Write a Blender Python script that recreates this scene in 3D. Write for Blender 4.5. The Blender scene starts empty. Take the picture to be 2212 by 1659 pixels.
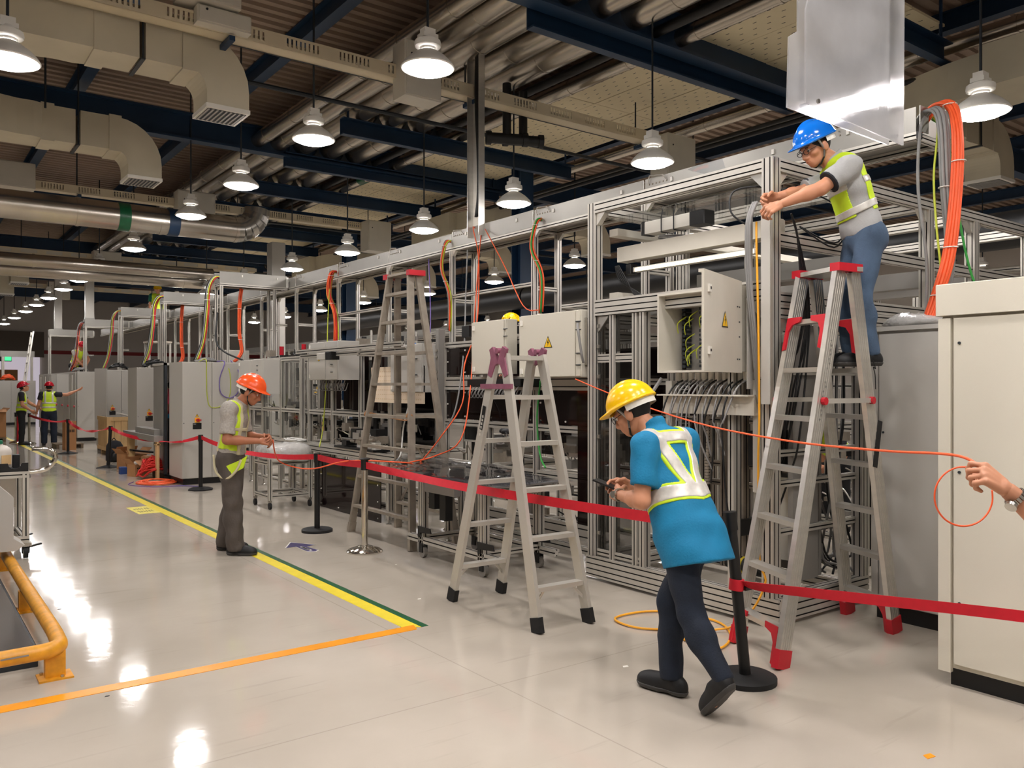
import bpy, math, random
import numpy as np
from mathutils import Vector, Matrix
random.seed(7); np.random.seed(7)
PI = math.pi
SC = bpy.context.scene
COL = SC.collection
# ---------------------------------------------------------------- camera, world, exposure
FPX, CX, HY, CAMH, YAW = 1780.0, 1106.0, 834.0, 1.62, math.radians(36.8)
cd = bpy.data.cameras.new('camera'); cam = bpy.data.objects.new('camera', cd); COL.objects.link(cam)
cam.location = (0, 0, CAMH); cam.rotation_euler = (PI/2, 0, -YAW)
cd.sensor_width = 36; cd.lens = 36*FPX/2212; cd.shift_y = (HY-829.5)/2212; cd.clip_start = .05; cd.clip_end = 200
SC.camera = cam
w = bpy.data.worlds.new('world'); SC.world = w; w.use_nodes = True
w.node_tree.nodes['Background'].inputs[0].default_value = (1, .93, .83, 1)
w.node_tree.nodes['Background'].inputs[1].default_value = .25
LAMP_STRENGTH = 60.0
SC.view_settings.view_transform = 'Standard'; SC.view_settings.look = 'None'
SC.view_settings.exposure = .62; SC.view_settings.gamma = 1; SC.view_settings.use_curve_mapping = False
cy = SC.cycles
cy.max_bounces = 6; cy.diffuse_bounces = 3; cy.glossy_bounces = 3; cy.transmission_bounces = 4; cy.transparent_max_bounces = 8
cy.caustics_reflective = False; cy.caustics_refractive = False; cy.sample_clamp_indirect = 4.0
cy.use_denoising = True; cy.adaptive_threshold = .02
# ---------------------------------------------------------------- photograph pixel -> point in the hall
FW = (math.sin(YAW), math.cos(YAW)); RT = (math.cos(YAW), -math.sin(YAW))
def ray(px, py):
    r = (px-CX)/FPX
    return Vector((FW[0]+RT[0]*r, FW[1]+RT[1]*r, (HY-py)/FPX))
EYE = Vector((0, 0, CAMH))
def onz(px, py, z=0.0):
    d = ray(px, py); return EYE + d*((z-CAMH)/d.z)
def onx(px, py, X):
    d = ray(px, py); return EYE + d*(X/d.x)
def ony(px, py, Y):
    d = ray(px, py); return EYE + d*(Y/d.y)
def ond(px, py, D): return EYE + ray(px, py)*D
# ---------------------------------------------------------------- materials
def srgb(r, g, b):
    f = lambda c: c/12.92 if c <= .04045 else ((c+.055)/1.055)**2.4
    return (f(r/255), f(g/255), f(b/255), 1)
def mat(name, col, rough=.5, metal=0, var=.06, scale=6, bump=0, bscale=60, spec=.5, emit=0, trans=0, alpha=1, stretch=None):
    m = bpy.data.materials.new(name); m.use_nodes = True
    nt = m.node_tree; b = nt.nodes['Principled BSDF']
    c = srgb(*col) if max(col) > 1 else (*col, 1)
    b.inputs['Roughness'].default_value = rough; b.inputs['Metallic'].default_value = metal
    b.inputs['Specular IOR Level'].default_value = spec
    tc = nt.nodes.new('ShaderNodeTexCoord'); src = tc.outputs['Object']
    if stretch:
        mp = nt.nodes.new('ShaderNodeMapping'); mp.inputs['Scale'].default_value = stretch
        nt.links.new(src, mp.inputs[0]); src = mp.outputs[0]
    if var:
        n = nt.nodes.new('ShaderNodeTexNoise'); n.inputs['Scale'].default_value = scale; n.inputs['Detail'].default_value = 4
        nt.links.new(src, n.inputs['Vector'])
        r = nt.nodes.new('ShaderNodeValToRGB'); e = r.color_ramp.elements
        e[0].position = .3; e[1].position = .7
        e[0].color = tuple(x*(1-var*1.6) for x in c[:3])+(1,); e[1].color = tuple(min(1, x*(1+var)) for x in c[:3])+(1,)
        nt.links.new(n.outputs['Fac'], r.inputs[0]); nt.links.new(r.outputs[0], b.inputs['Base Color'])
    else: b.inputs['Base Color'].default_value = c
    if bump:
        n2 = nt.nodes.new('ShaderNodeTexNoise'); n2.inputs['Scale'].default_value = bscale; n2.inputs['Detail'].default_value = 3
        nt.links.new(src, n2.inputs['Vector'])
        bp = nt.nodes.new('ShaderNodeBump'); bp.inputs['Strength'].default_value = bump; bp.inputs['Distance'].default_value = .01
        nt.links.new(n2.outputs['Fac'], bp.inputs['Height']); nt.links.new(bp.outputs[0], b.inputs['Normal'])
    if emit:
        b.inputs['Emission Color'].default_value = c; b.inputs['Emission Strength'].default_value = emit
    b.inputs['Transmission Weight'].default_value = trans; b.inputs['Alpha'].default_value = alpha
    return m
M = {}
def D(n, *a, **k): M[n] = mat(n, *a, **k)
D('alu', (205,200,190), .42, .45, var=.04, scale=3)
D('alu_dull', (168,158,144), .5, .4, var=.12, scale=9)
D('alu_bright', (222,218,210), .28, .75, var=.04, scale=4, stretch=(1,1,6))
D('plate', (160,157,150), .4, .55, var=.05, scale=2)
D('steel', (190,186,178), .25, .9, var=.08, scale=8)
D('chrome', (225,220,210), .12, 1, var=.05, scale=10)
D('cladding', (200,192,180), .27, .97, var=.06, scale=3, bump=.15, bscale=5, stretch=(1,.25,1))
D('blue_steel', (22,52,82), .5, 0, var=.12, scale=2)
D('dark_steel', (34,40,46), .5, 0, var=.1)
D('deck', (158,138,122), .65, 0, var=.05, scale=2)
D('cream', (244,230,194), .6, 0, var=.03, scale=1.5)
D('cream_tray', (222,208,178), .5, 0, var=.04, scale=2)
D('duct', (204,195,172), .75, 0, var=.05, scale=2, bump=.2, bscale=4)
D('box_beige', (212,206,192), .5, 0, var=.02)
D('cabinet', (216,210,194), .42, 0, var=.015, scale=1, bump=.05, bscale=220)
D('cabinet_grey', (192,188,180), .42, 0, var=.02, scale=1)
D('grey_panel', (150,146,140), .45, .2, var=.07, scale=2)
D('black', (14,14,15), .45, 0, var=.1)
D('rubber', (20,20,21), .7, 0, var=.15)
D('slot_cover', (30,29,28), .6, 0, var=0)
D('dark_plate', (96,92,90), .16, .4, var=.1)
D('black_gloss', (8,7,8), .08, 0, var=0)
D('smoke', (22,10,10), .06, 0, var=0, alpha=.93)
D('white', (236,232,222), .4, 0, var=.02)
D('pegboard', (238,218,192), .55, 0, var=.02)
D('red', (205,20,40), .5, 0, var=.05)
D('ribbon', (206,18,40), .6, 0, var=.05, scale=20)
D('red_plastic', (196,28,44), .4, 0, var=.05)
D('purple_steel', (150,92,112), .4, .1, var=.1, scale=20)
D('yellow_paint', (228,158,34), .4, 0, var=.14, scale=14, bump=.1, bscale=40)
D('yellow_line', (246,222,60), .3, 0, var=.05, scale=8)
D('green_line', (24,92,58), .3, 0, var=.1, scale=8)
D('orange_line', (248,160,26), .28, 0, var=.06, scale=8)
D('sticker_yellow', (236,220,92), .35, 0, var=.06, scale=20)
D('sticker_purple', (70,62,110), .35, 0, var=.06, scale=20)
D('sign_yellow', (246,196,20), .4, 0, var=0)
D('orange_cable', (248,98,48), .5, 0, var=.04)
D('red_cable', (214,48,40), .5, 0, var=.06)
D('grey_cable', (140,138,136), .5, 0, var=.04)
D('black_cable', (16,16,17), .5, 0, var=0)
D('green_cable', (60,160,70), .5, 0, var=0)
D('lime_cable', (190,200,60), .5, 0, var=0)
D('yellow_cable', (250,176,40), .5, 0, var=0)
D('purple_cable', (110,90,160), .5, 0, var=0)
D('white_cable', (226,224,218), .5, 0, var=0)
D('cardboard', (178,128,84), .75, 0, var=.06, scale=5)
D('wood', (214,178,126), .65, 0, var=.1, scale=4, stretch=(3,3,.5))
D('pallet', (120,104,84), .8, 0, var=.15)
D('skin', (202,142,110), .5, 0, var=.05, scale=9, spec=.35)
D('skin_tan', (178,116,86), .5, 0, var=.05, scale=9, spec=.35)
D('hair', (22,18,16), .6, 0, var=.1)
D('lips', (170,92,80), .45, 0, var=0)
D('hat_yellow', (252,196,8), .22, 0, var=.01)
D('hat_orange', (250,92,34), .25, 0, var=.01)
D('hat_blue', (14,108,208), .16, 0, var=.01)
D('hat_red', (190,22,40), .25, 0, var=.01)
D('hat_white', (236,236,232), .25, 0, var=.01)
D('shirt_blue', (8,120,164), .8, 0, var=.06, scale=8, bump=.25, bscale=90)
D('shirt_grey', (172,165,156), .85, 0, var=.1, scale=60, bump=.25, bscale=120)
D('shirt_light', (166,166,164), .85, 0, var=.05, scale=10, bump=.2, bscale=90)
D('shirt_dark', (28,28,34), .85, 0, var=.08)
D('shirt_green', (18,96,74), .85, 0, var=.08)
D('shirt_pink', (226,72,100), .85, 0, var=.04)
D('trouser_brown', (84,76,70), .85, 0, var=.07, scale=10, bump=.25, bscale=60)
D('jeans_dark', (22,32,48), .85, 0, var=.2, scale=7, bump=.25, bscale=120)
D('jeans_blue', (70,90,114), .85, 0, var=.2, scale=6, bump=.25, bscale=120)
D('trouser_black', (22,22,24), .85, 0, var=.1)
D('lime', (206,236,44), .65, 0, var=.04, scale=12)
D('reflective', (212,208,200), .35, .2, var=.07, scale=40)
D('harness', (206,196,160), .75, 0, var=.05)
D('shoe', (16,16,18), .6, 0, var=.1)
D('sole', (60,58,56), .6, 0, var=.1)
D('eye_white', (226,220,212), .3, 0, var=0)
D('jug', (236,226,214), .35, 0, var=.02, trans=.25)
D('jug_lid', (20,110,78), .4, 0, var=.05)
D('exit_green', (60,220,120), .4, 0, var=0, emit=1.5)
D('led', (255,240,200), .4, 0, var=0, emit=1.6)
D('lime_bin', (110,220,50), .5, 0, var=.04)
D('screen', (28,32,34), .15, 0, var=0)
D('blue_plastic', (30,60,120), .5, 0, var=.05)
D('plastic_wrap', (228,226,222), .18, 0, var=.1, scale=10, bump=.8, bscale=25, trans=.35)
D('wall_paint', (226,218,208), .8, 0, var=.03, scale=.6)
D('wall_dark', (120,110,100), .8, 0, var=.05, scale=.6)
D('terracotta', (150,40,40), .6, 0, var=.05)
D('reflector', (238,234,224), .35, .2, var=.02)
D('doorway_glow', (236,226,240), .5, 0, var=0, emit=.3)  # emission put into the far doorway panel to brighten it; no window
D('lens', (255,250,248), .4, 0, var=0, emit=LAMP_STRENGTH)
def glassy(name, tint, rough, mixf, frost=0.0):
    m = bpy.data.materials.new(name); m.use_nodes = True; nt = m.node_tree
    nt.nodes.remove(nt.nodes['Principled BSDF']); out = nt.nodes['Material Output']
    tr = nt.nodes.new('ShaderNodeBsdfTransparent'); tr.inputs[0].default_value = (*tint, 1)
    gl = nt.nodes.new('ShaderNodeBsdfGlossy'); gl.inputs['Roughness'].default_value = rough; gl.inputs[0].default_value = (.9, .9, .9, 1)
    mx = nt.nodes.new('ShaderNodeMixShader'); fr = nt.nodes.new('ShaderNodeFresnel'); fr.inputs[0].default_value = 1.45
    ma = nt.nodes.new('ShaderNodeMath'); ma.operation = 'MULTIPLY_ADD'; ma.inputs[1].default_value = 1.0; ma.inputs[2].default_value = mixf
    ge = nt.nodes.new('ShaderNodeNewGeometry'); inv = nt.nodes.new('ShaderNodeMath'); inv.operation = 'SUBTRACT'; inv.inputs[0].default_value = 1
    mu = nt.nodes.new('ShaderNodeMath'); mu.operation = 'MULTIPLY'; nt.links.new(ge.outputs['Backfacing'], inv.inputs[1]); nt.links.new(inv.outputs[0], mu.inputs[0]); nt.links.new(fr.outputs[0], mu.inputs[1])
    nt.links.new(mu.outputs[0], ma.inputs[0]); nt.links.new(ma.outputs[0], mx.inputs[0])
    nt.links.new(tr.outputs[0], mx.inputs[1]); nt.links.new(gl.outputs[0], mx.inputs[2]); last = mx
    if frost:
        tl = nt.nodes.new('ShaderNodeBsdfTranslucent'); tl.inputs[0].default_value = (.95, .95, .97, 1)
        df = nt.nodes.new('ShaderNodeBsdfDiffuse'); df.inputs[0].default_value = (.9, .9, .9, 1)
        m1 = nt.nodes.new('ShaderNodeMixShader'); m1.inputs[0].default_value = .4
        nt.links.new(tl.outputs[0], m1.inputs[1]); nt.links.new(df.outputs[0], m1.inputs[2])
        n = nt.nodes.new('ShaderNodeTexNoise'); n.inputs['Scale'].default_value = 5; n.inputs['Detail'].default_value = 5
        tc = nt.nodes.new('ShaderNodeTexCoord'); nt.links.new(tc.outputs['Object'], n.inputs[0])
        mm = nt.nodes.new('ShaderNodeMath'); mm.operation = 'MULTIPLY'; mm.inputs[1].default_value = frost*2
        nt.links.new(n.outputs['Fac'], mm.inputs[0])
        m2 = nt.nodes.new('ShaderNodeMixShader'); nt.links.new(mm.outputs[0], m2.inputs[0])
        rf = nt.nodes.new('ShaderNodeBsdfRefraction'); rf.inputs['Roughness'].default_value = .38; rf.inputs['IOR'].default_value = 1.03; rf.inputs[0].default_value = (.97, .97, .98, 1)
        m3 = nt.nodes.new('ShaderNodeMixShader'); m3.inputs[0].default_value = .45; nt.links.new(mx.outputs[0], m3.inputs[1]); nt.links.new(rf.outputs[0], m3.inputs[2])
        nt.links.new(m3.outputs[0], m2.inputs[1]); nt.links.new(m1.outputs[0], m2.inputs[2]); last = m2
    nt.links.new(last.outputs[0], out.inputs[0]); M[name] = m
glassy('clear', (.86, .87, .86), .06, .02)
glassy('tinted', (.5, .5, .5), .05, .03)
glassy('clear_sheet', (.86, .87, .9), .05, .08)
glassy('acrylic', (.98, .98, .98), .12, .02, .27)
glassy('specs', (.8, .8, .8), .05, .05)
# glossy epoxy floor
def floor_mat():
    m = bpy.data.materials.new('epoxy_floor'); m.use_nodes = True; nt = m.node_tree; b = nt.nodes['Principled BSDF']
    L = nt.links.new; N = nt.nodes.new
    tc = N('ShaderNodeTexCoord')
    n = N('ShaderNodeTexNoise'); n.inputs['Scale'].default_value = .7; n.inputs['Detail'].default_value = 6; L(tc.outputs['Object'], n.inputs[0])
    r = N('ShaderNodeValToRGB'); e = r.color_ramp.elements; e[0].position = .3; e[1].position = .72
    e[0].color = srgb(178, 168, 154); e[1].color = srgb(198, 188, 174); L(n.outputs[0], r.inputs[0])
    # faint joints cut in the screed
    sx = N('ShaderNodeSeparateXYZ'); L(tc.outputs['Object'], sx.inputs[0])
    def joint(sock, off, per):
        a = N('ShaderNodeMath'); a.operation = 'ADD'; a.inputs[1].default_value = off; L(sx.outputs[sock], a.inputs[0])
        p = N('ShaderNodeMath'); p.operation = 'PINGPONG'; p.inputs[1].default_value = per/2; L(a.outputs[0], p.inputs[0])
        c = N('ShaderNodeMath'); c.operation = 'LESS_THAN'; c.inputs[1].default_value = .004; L(p.outputs[0], c.inputs[0]); return c
    j1, j2 = joint(0, -2.62, 3.6), joint(1, -3.62, 4.8)
    mx = N('ShaderNodeMath'); mx.operation = 'MAXIMUM'; L(j1.outputs[0], mx.inputs[0]); L(j2.outputs[0], mx.inputs[1])
    # long thin scuffs
    mp = N('ShaderNodeMapping'); mp.inputs['Rotation'].default_value = (0, 0, .5); mp.inputs['Scale'].default_value = (1.2, 14, 1); L(tc.outputs['Object'], mp.inputs[0])
    sn = N('ShaderNodeTexNoise'); sn.inputs['Scale'].default_value = 1.1; sn.inputs['Detail'].default_value = 5; L(mp.outputs[0], sn.inputs[0])
    sr = N('ShaderNodeValToRGB'); sr.color_ramp.elements[0].position = .62; sr.color_ramp.elements[1].position = .78; L(sn.outputs[0], sr.inputs[0])
    ms = N('ShaderNodeMath'); ms.operation = 'MULTIPLY'; ms.inputs[1].default_value = .35; L(sr.outputs[0], ms.inputs[0])
    mm = N('ShaderNodeMath'); mm.operation = 'MULTIPLY'; mm.inputs[1].default_value = .4; L(mx.outputs[0], mm.inputs[0])
    ad = N('ShaderNodeMath'); ad.operation = 'MAXIMUM'; L(ms.outputs[0], ad.inputs[0]); L(mm.outputs[0], ad.inputs[1])
    cm = N('ShaderNodeMixRGB'); cm.inputs[2].default_value = srgb(140, 132, 118); L(ad.outputs[0], cm.inputs[0]); L(r.outputs[0], cm.inputs[1])
    L(cm.outputs[0], b.inputs['Base Color'])
    rr = N('ShaderNodeMapRange'); rr.inputs[3].default_value = .05; rr.inputs[4].default_value = .14; L(n.outputs[0], rr.inputs[0]); L(rr.outputs[0], b.inputs['Roughness'])
    b.inputs['Specular IOR Level'].default_value = .42
    bn = N('ShaderNodeTexNoise'); bn.inputs['Scale'].default_value = 5; bn.inputs['Detail'].default_value = 3; L(tc.outputs['Object'], bn.inputs[0])
    bp = N('ShaderNodeBump'); bp.inputs['Strength'].default_value = .1; bp.inputs['Distance'].default_value = .01; L(bn.outputs[0], bp.inputs['Height']); L(bp.outputs[0], b.inputs['Normal'])
    M['floor'] = m
floor_mat()
# ---------------------------------------------------------------- mesh helpers
W = {}                                              # world matrix of every parent made here
def ident(o): return W.get(o.name, Matrix())
class MB:
    def __init__(s): s.v = []; s.f = []; s.dark = []
    def add(s, vs, fs):
        n = len(s.v); s.v += [tuple(v) for v in vs]; s.f += [tuple(i+n for i in f) for f in fs]; return s
    def box(s, x0, x1, y0, y1, z0, z1):
        return s.add([(x0,y0,z0),(x1,y0,z0),(x1,y1,z0),(x0,y1,z0),(x0,y0,z1),(x1,y0,z1),(x1,y1,z1),(x0,y1,z1)],
                     [(0,3,2,1),(4,5,6,7),(0,1,5,4),(1,2,6,5),(2,3,7,6),(3,0,4,7)])
    def rbox(s, x0, x1, y0, y1, z0, z1, b=.006):    # box with chamfered upright edges and top
        p = [(x0+b,y0),(x1-b,y0),(x1,y0+b),(x1,y1-b),(x1-b,y1),(x0+b,y1),(x0,y1-b),(x0,y0+b)]
        q = [(x0+2*b,y0+b),(x1-2*b,y0+b),(x1-b,y0+2*b),(x1-b,y1-2*b),(x1-2*b,y1-b),(x0+2*b,y1-b),(x0+b,y1-2*b),(x0+b,y0+2*b)]
        vs = [(x,y,z0) for x,y in p]+[(x,y,z1-b) for x,y in p]+[(x,y,z1) for x,y in q]
        fs = [tuple(range(7,-1,-1)), tuple(range(16,24))]
        for l in (0,8):
            fs += [(l+i, l+(i+1)%8, l+8+(i+1)%8, l+8+i) for i in range(8)]
        return s.add(vs, fs)
    def obox(s, c, size, R):
        x,y,z = (k/2 for k in size); c = Vector(c); n = len(s.v)
        vs = [c+R@Vector((sx*x,sy*y,sz*z)) for sz in (-1,1) for sx,sy in ((-1,-1),(1,-1),(1,1),(-1,1))]
        return s.add(vs, [(0,3,2,1),(4,5,6,7),(0,1,5,4),(1,2,6,5),(2,3,7,6),(3,0,4,7)])
    def sweep(s, poly, p0, p1, up=(0,0,1), cap=True):   # poly in (side, up) axes swept from p0 to p1
        p0 = Vector(p0); p1 = Vector(p1); d = (p1-p0).normalized(); u = Vector(up)
        if abs(d.dot(u)) > .98: u = Vector((0,1,0)) if abs(d.y) < .9 else Vector((1,0,0))
        a = d.cross(u).normalized(); u = a.cross(d).normalized(); n = len(poly)
        vs = [p+a*x+u*y for p in (p0,p1) for x,y in poly]
        fs = [(i,(i+1)%n,n+(i+1)%n,n+i) for i in range(n)]
        if cap: fs += [tuple(range(n-1,-1,-1)), tuple(range(n,2*n))]
        return s.add(vs, fs)
    def bar(s, p0, p1, w=.045, h=None, nx=1, ny=None, slot=True, up=(0,0,1)):
        h = h or w; ny = ny or max(1, round(h/w*nx))
        if slot:                                     # the groove faces get the dark cover-strip material
            k = len(s.f); i = 0
            for n in (nx, ny, nx, ny):
                for q in range(n): s.dark += [k+i+1+4*q, k+i+2+4*q, k+i+3+4*q]
                i += 1+4*n
        return s.sweep(prof(w, h, nx, ny) if slot else [(-w/2,-h/2),(w/2,-h/2),(w/2,h/2),(-w/2,h/2)], p0, p1, up)
    def cyl(s, p0, p1, r, r2=None, n=12):
        r2 = r if r2 is None else r2
        p0 = Vector(p0); p1 = Vector(p1); d = (p1-p0).normalized()
        a = d.orthogonal().normalized(); b = d.cross(a)
        vs = [p+(a*math.cos(t)+b*math.sin(t))*q for p,q in ((p0,r),(p1,r2)) for t in (2*PI*i/n for i in range(n))]
        fs = [(i,(i+1)%n,n+(i+1)%n,n+i) for i in range(n)]+[tuple(range(n-1,-1,-1)), tuple(range(n,2*n))]
        return s.add(vs, fs)
    def tube(s, pts, r, n=8, closed=False):
        pts = [Vector(p) for p in pts]; m = len(pts); rs = r if hasattr(r, '__len__') else [r]*m
        a = None; base = len(s.v); vs = []
        for i,p in enumerate(pts):
            if closed: t = pts[(i+1)%m]-pts[i-1]
            else: t = pts[min(i+1,m-1)]-pts[max(i-1,0)]
            t = t.normalized() if t.length > 1e-9 else Vector((0,0,1))
            a = (t.orthogonal() if a is None else a-t*a.dot(t)).normalized(); b = t.cross(a)
            vs += [p+(a*math.cos(2*PI*k/n)+b*math.sin(2*PI*k/n))*rs[i] for k in range(n)]
        fs = []
        for i in range(m if closed else m-1):
            j = (i+1)%m
            fs += [(i*n+k,i*n+(k+1)%n,j*n+(k+1)%n,j*n+k) for k in range(n)]
        if not closed: fs += [tuple(range(n-1,-1,-1)), tuple(range((m-1)*n,m*n))]
        return s.add(vs, fs)
    def lathe(s, prof_, c=(0,0,0), n=20):           # prof_: (r, z) from bottom to top
        c = Vector(c); m = len(prof_)
        vs = [c+Vector((r*math.cos(2*PI*k/n), r*math.sin(2*PI*k/n), z)) for r,z in prof_ for k in range(n)]
        fs = [(i*n+k,i*n+(k+1)%n,(i+1)*n+(k+1)%n,(i+1)*n+k) for i in range(m-1) for k in range(n)]
        if prof_[0][0] > 1e-6: fs.append(tuple(range(n-1,-1,-1)))
        if prof_[-1][0] > 1e-6: fs.append(tuple(range((m-1)*n,m*n)))
        return s.add(vs, fs)
    def prism(s, poly, axis, t0, t1):               # polygon in the plane across axis
        f = {'x': lambda u,v,t: (t,u,v), 'y': lambda u,v,t: (u,t,v), 'z': lambda u,v,t: (u,v,t)}[axis]
        n = len(poly); vs = [f(u,v,t) for t in (t0,t1) for u,v in poly]
        return s.add(vs, [(i,(i+1)%n,n+(i+1)%n,n+i) for i in range(n)]+[tuple(range(n-1,-1,-1)), tuple(range(n,2*n))])
    def build(s, name, m, parent=None, smooth=False, local=False, kind=None, label=None):
        me = bpy.data.meshes.new(name)
        v = np.array(s.v, dtype=float).reshape(-1,3)
        if parent is not None and not local:
            Mi = np.array(ident(parent).inverted()); v = v@Mi[:3,:3].T+Mi[:3,3]
        me.from_pydata(v.tolist(), [], s.f)
        me.materials.append(M[m] if isinstance(m, str) else m)
        if s.dark:
            me.materials.append(M['slot_cover'])
            for i in s.dark: me.polygons[i].material_index = 1
        if smooth: me.polygons.foreach_set('use_smooth', [True]*len(me.polygons))
        me.validate(); me.update()
        if not smooth or smooth == 'angle': fixn(me)
        if smooth == 'angle':
            try: me.set_sharp_from_angle(angle=math.radians(40))
            except Exception: pass
        o = bpy.data.objects.new(name, me); COL.objects.link(o)
        if parent is not None: o.parent = parent; W[o.name] = ident(parent)
        if kind: o['kind'] = kind
        if label: o['label'] = label
        return o
def fixn(me):
    import bmesh
    bm = bmesh.new(); bm.from_mesh(me); bmesh.ops.recalc_face_normals(bm, faces=bm.faces[:]); bm.to_mesh(me); bm.free()
def prof(w, h, nx, ny):
    pts = []
    def side(p, q, n, L):
        dx, dy = (q[0]-p[0])/L, (q[1]-p[1])/L; ix, iy = -dy, dx; m = L/n
        sw, sd = min(m*.21, .011), min(m*.24, .012)
        pts.append(p)
        for i in range(n):
            c = m*(i+.5)
            for t, d in ((c-sw/2,0),(c-sw/2,sd),(c+sw/2,sd),(c+sw/2,0)):
                pts.append((p[0]+dx*t+ix*d, p[1]+dy*t+iy*d))
    a, b = w/2, h/2
    side((-a,-b),(a,-b),nx,w); side((a,-b),(a,b),ny,h); side((a,b),(-a,b),nx,w); side((-a,b),(-a,-b),ny,h)
    return pts
def tag(o, label=None, cat=None, group=None, kind=None):
    if label: o['label'] = label
    if cat: o['category'] = cat
    if group: o['group'] = group
    if kind: o['kind'] = kind
    return o
def T(name, label, cat, loc=(0,0,0), rz=0, group=None, R=None):
    o = bpy.data.objects.new(name, None); COL.objects.link(o)
    m = Matrix.Translation(Vector(loc)) @ (R.to_4x4() if R is not None else Matrix.Rotation(rz, 4, 'Z'))
    o.matrix_world = m; W[o.name] = m; o.empty_display_size = .1
    return tag(o, label, cat, group)
def copytree(o, loc, rz=0, label=None, group=None):
    def cp(x, par):
        c = x.copy(); COL.objects.link(c); c.parent = par
        for ch in x.children: cp(ch, c)
        return c
    r = cp(o, None); m = Matrix.Translation(Vector(loc)) @ Matrix.Rotation(rz, 4, 'Z'); r.matrix_world = m; W[r.name] = m
    if label: r['label'] = label
    if group: r['group'] = group
    return r
def B(par, name, p0, p1, w=.045, h=None, nx=1, ny=None, m='alu', slot=True, up=(0,0,1)):
    return MB().bar(p0, p1, w, h, nx, ny, slot, up).build(name, m, par)
def spline(pts, n=6):
    p = [Vector(q) for q in pts]; out = []
    for i in range(len(p)-1):
        a = p[max(i-1,0)]; b = p[i]; c = p[i+1]; d = p[min(i+2,len(p)-1)]
        for k in range(n):
            t = k/n
            out.append(.5*((2*b)+(c-a)*t+(2*a-5*b+4*c-d)*t*t+(3*b-a-3*c+d)*t**3))
    return out+[p[-1]]
def cable(name, pts, r, m, label=None, cat='cable', par=None, n=6, group=None):
    o = MB().tube(spline(pts, 5), r, n).build(name, m, par, smooth=True)
    return o if par is not None else tag(o, label, cat, group)
ORD = 'first second third fourth fifth sixth seventh eighth ninth tenth eleventh twelfth thirteenth fourteenth fifteenth sixteenth seventeenth eighteenth nineteenth twentieth'.split()
def ribbon(name, pts, h, tw, label):                # flat belt standing on edge; tw = twist angle at each point
    P = [Vector(p) for p in pts]; Q = spline(P, 6); n = len(Q); vs = []; fs = []
    for i,q in enumerate(Q):
        t = i/(n-1)*(len(tw)-1); k = min(int(t), len(tw)-2); a = tw[k]+(tw[k+1]-tw[k])*(t-k)
        d = (Q[min(i+1,n-1)]-Q[max(i-1,0)]).normalized(); sdir = d.cross(Vector((0,0,1))).normalized(); u = sdir.cross(d)
        e = u*math.cos(a)+sdir*math.sin(a); nn = (sdir*math.cos(a)-u*math.sin(a))*.0012
        vs += [q-e*h/2-nn, q+e*h/2-nn, q+e*h/2+nn, q-e*h/2+nn]
    for i in range(n-1):
        fs += [(4*i+k,4*i+(k+1)%4,4*i+4+(k+1)%4,4*i+4+k) for k in range(4)]
    fs += [(3,2,1,0),(4*n-4,4*n-3,4*n-2,4*n-1)]
    o = MB().add(vs, fs).build(name, 'ribbon'); return tag(o, label, 'barrier belt')
# ---------------------------------------------------------------- the hall itself
X0, X1, Y0, Y1, ZC = -13.0, 30.0, -7.0, 52.0, 6.5
tag(MB().box(X0,X1,Y0,Y1,-.12,0).build('floor','floor'), kind='structure')
def wall(n, *b, m='wall_paint'): tag(MB().box(*b).build(n, m), kind='structure')
wall('wall_back', X0,X1,Y0-.2,Y0,0,ZC); wall('wall_left', X0-.2,X0,Y0,Y1,0,ZC); wall('wall_right', X1,X1+.2,Y0,Y1,0,ZC)
wall('wall_far', X0,X1,Y1,Y1+.2,0,ZC)
tag(MB().box(X0,X1,Y1-.06,Y1,3.4,3.6).build('trim_1','terracotta'), kind='structure')
# corrugated roof deck, ribs across the hall
pts = []; y = Y0; rib = .21
while y < Y1:
    pts += [(y,ZC),(y+.09,ZC),(y+.105,ZC+.045),(y+.195,ZC+.045)]; y += rib
mb = MB(); n = len(pts)
mb.add([(x,a,b) for x in (X0,X1) for a,b in pts], [(i,n+i,n+i+1,i+1) for i in range(n-1)])
mb.box(X0,X1,Y0,Y1,ZC+.1,ZC+.2)
tag(mb.build('ceiling','deck'), kind='structure')
# rafters along the hall and girders across
def ibeam(p0, p1, w, h, t=.02):
    a, b = w/2, h/2
    poly = [(-a,-b),(a,-b),(a,-b+t),(t/2,-b+t),(t/2,b-t),(a,b-t),(a,b),(-a,b),(-a,b-t),(-t/2,b-t),(-t/2,-b+t),(-a,-b+t)]
    return MB().sweep(poly, p0, p1)
for i,x in enumerate([-10.8,-8.6,-6.4,-4.2,-2.0,.2,2.3,4.4,6.6,8.8,11,13.2,15.4,17.6,19.8,22,24.2,26.4]):
    tag(ibeam((x,Y0,ZC-.14),(x,Y1,ZC-.14),.16,.26).build('roof_rafter','blue_steel'), ORD[i]+' dark blue rafter under the roof deck, counted from the left wall', 'beam', 'rafters under the roof deck')
for i,y in enumerate([6.8,14.0,21.2,28.4,35.6,42.8]):
    tag(ibeam((X0,y,5.86),(X1,y,5.86),.22,.44,.03).build('roof_girder','blue_steel'), ORD[i]+' deep dark blue roof girder spanning the hall, counted from the camera', 'girder', 'roof girders')
# hanger rods and slim bracing under the deck
for i in range(18):
    x = random.uniform(-5,3); y = random.uniform(8,30); z = random.uniform(4.7,5.5)
    tag(MB().cyl((x,y,z),(x,y,ZC),.014,n=5).build('hanger_rod','dark_steel'), 'thin dark hanger rod dropping from the roof deck', 'rod', 'hanger rods under the roof')
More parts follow.
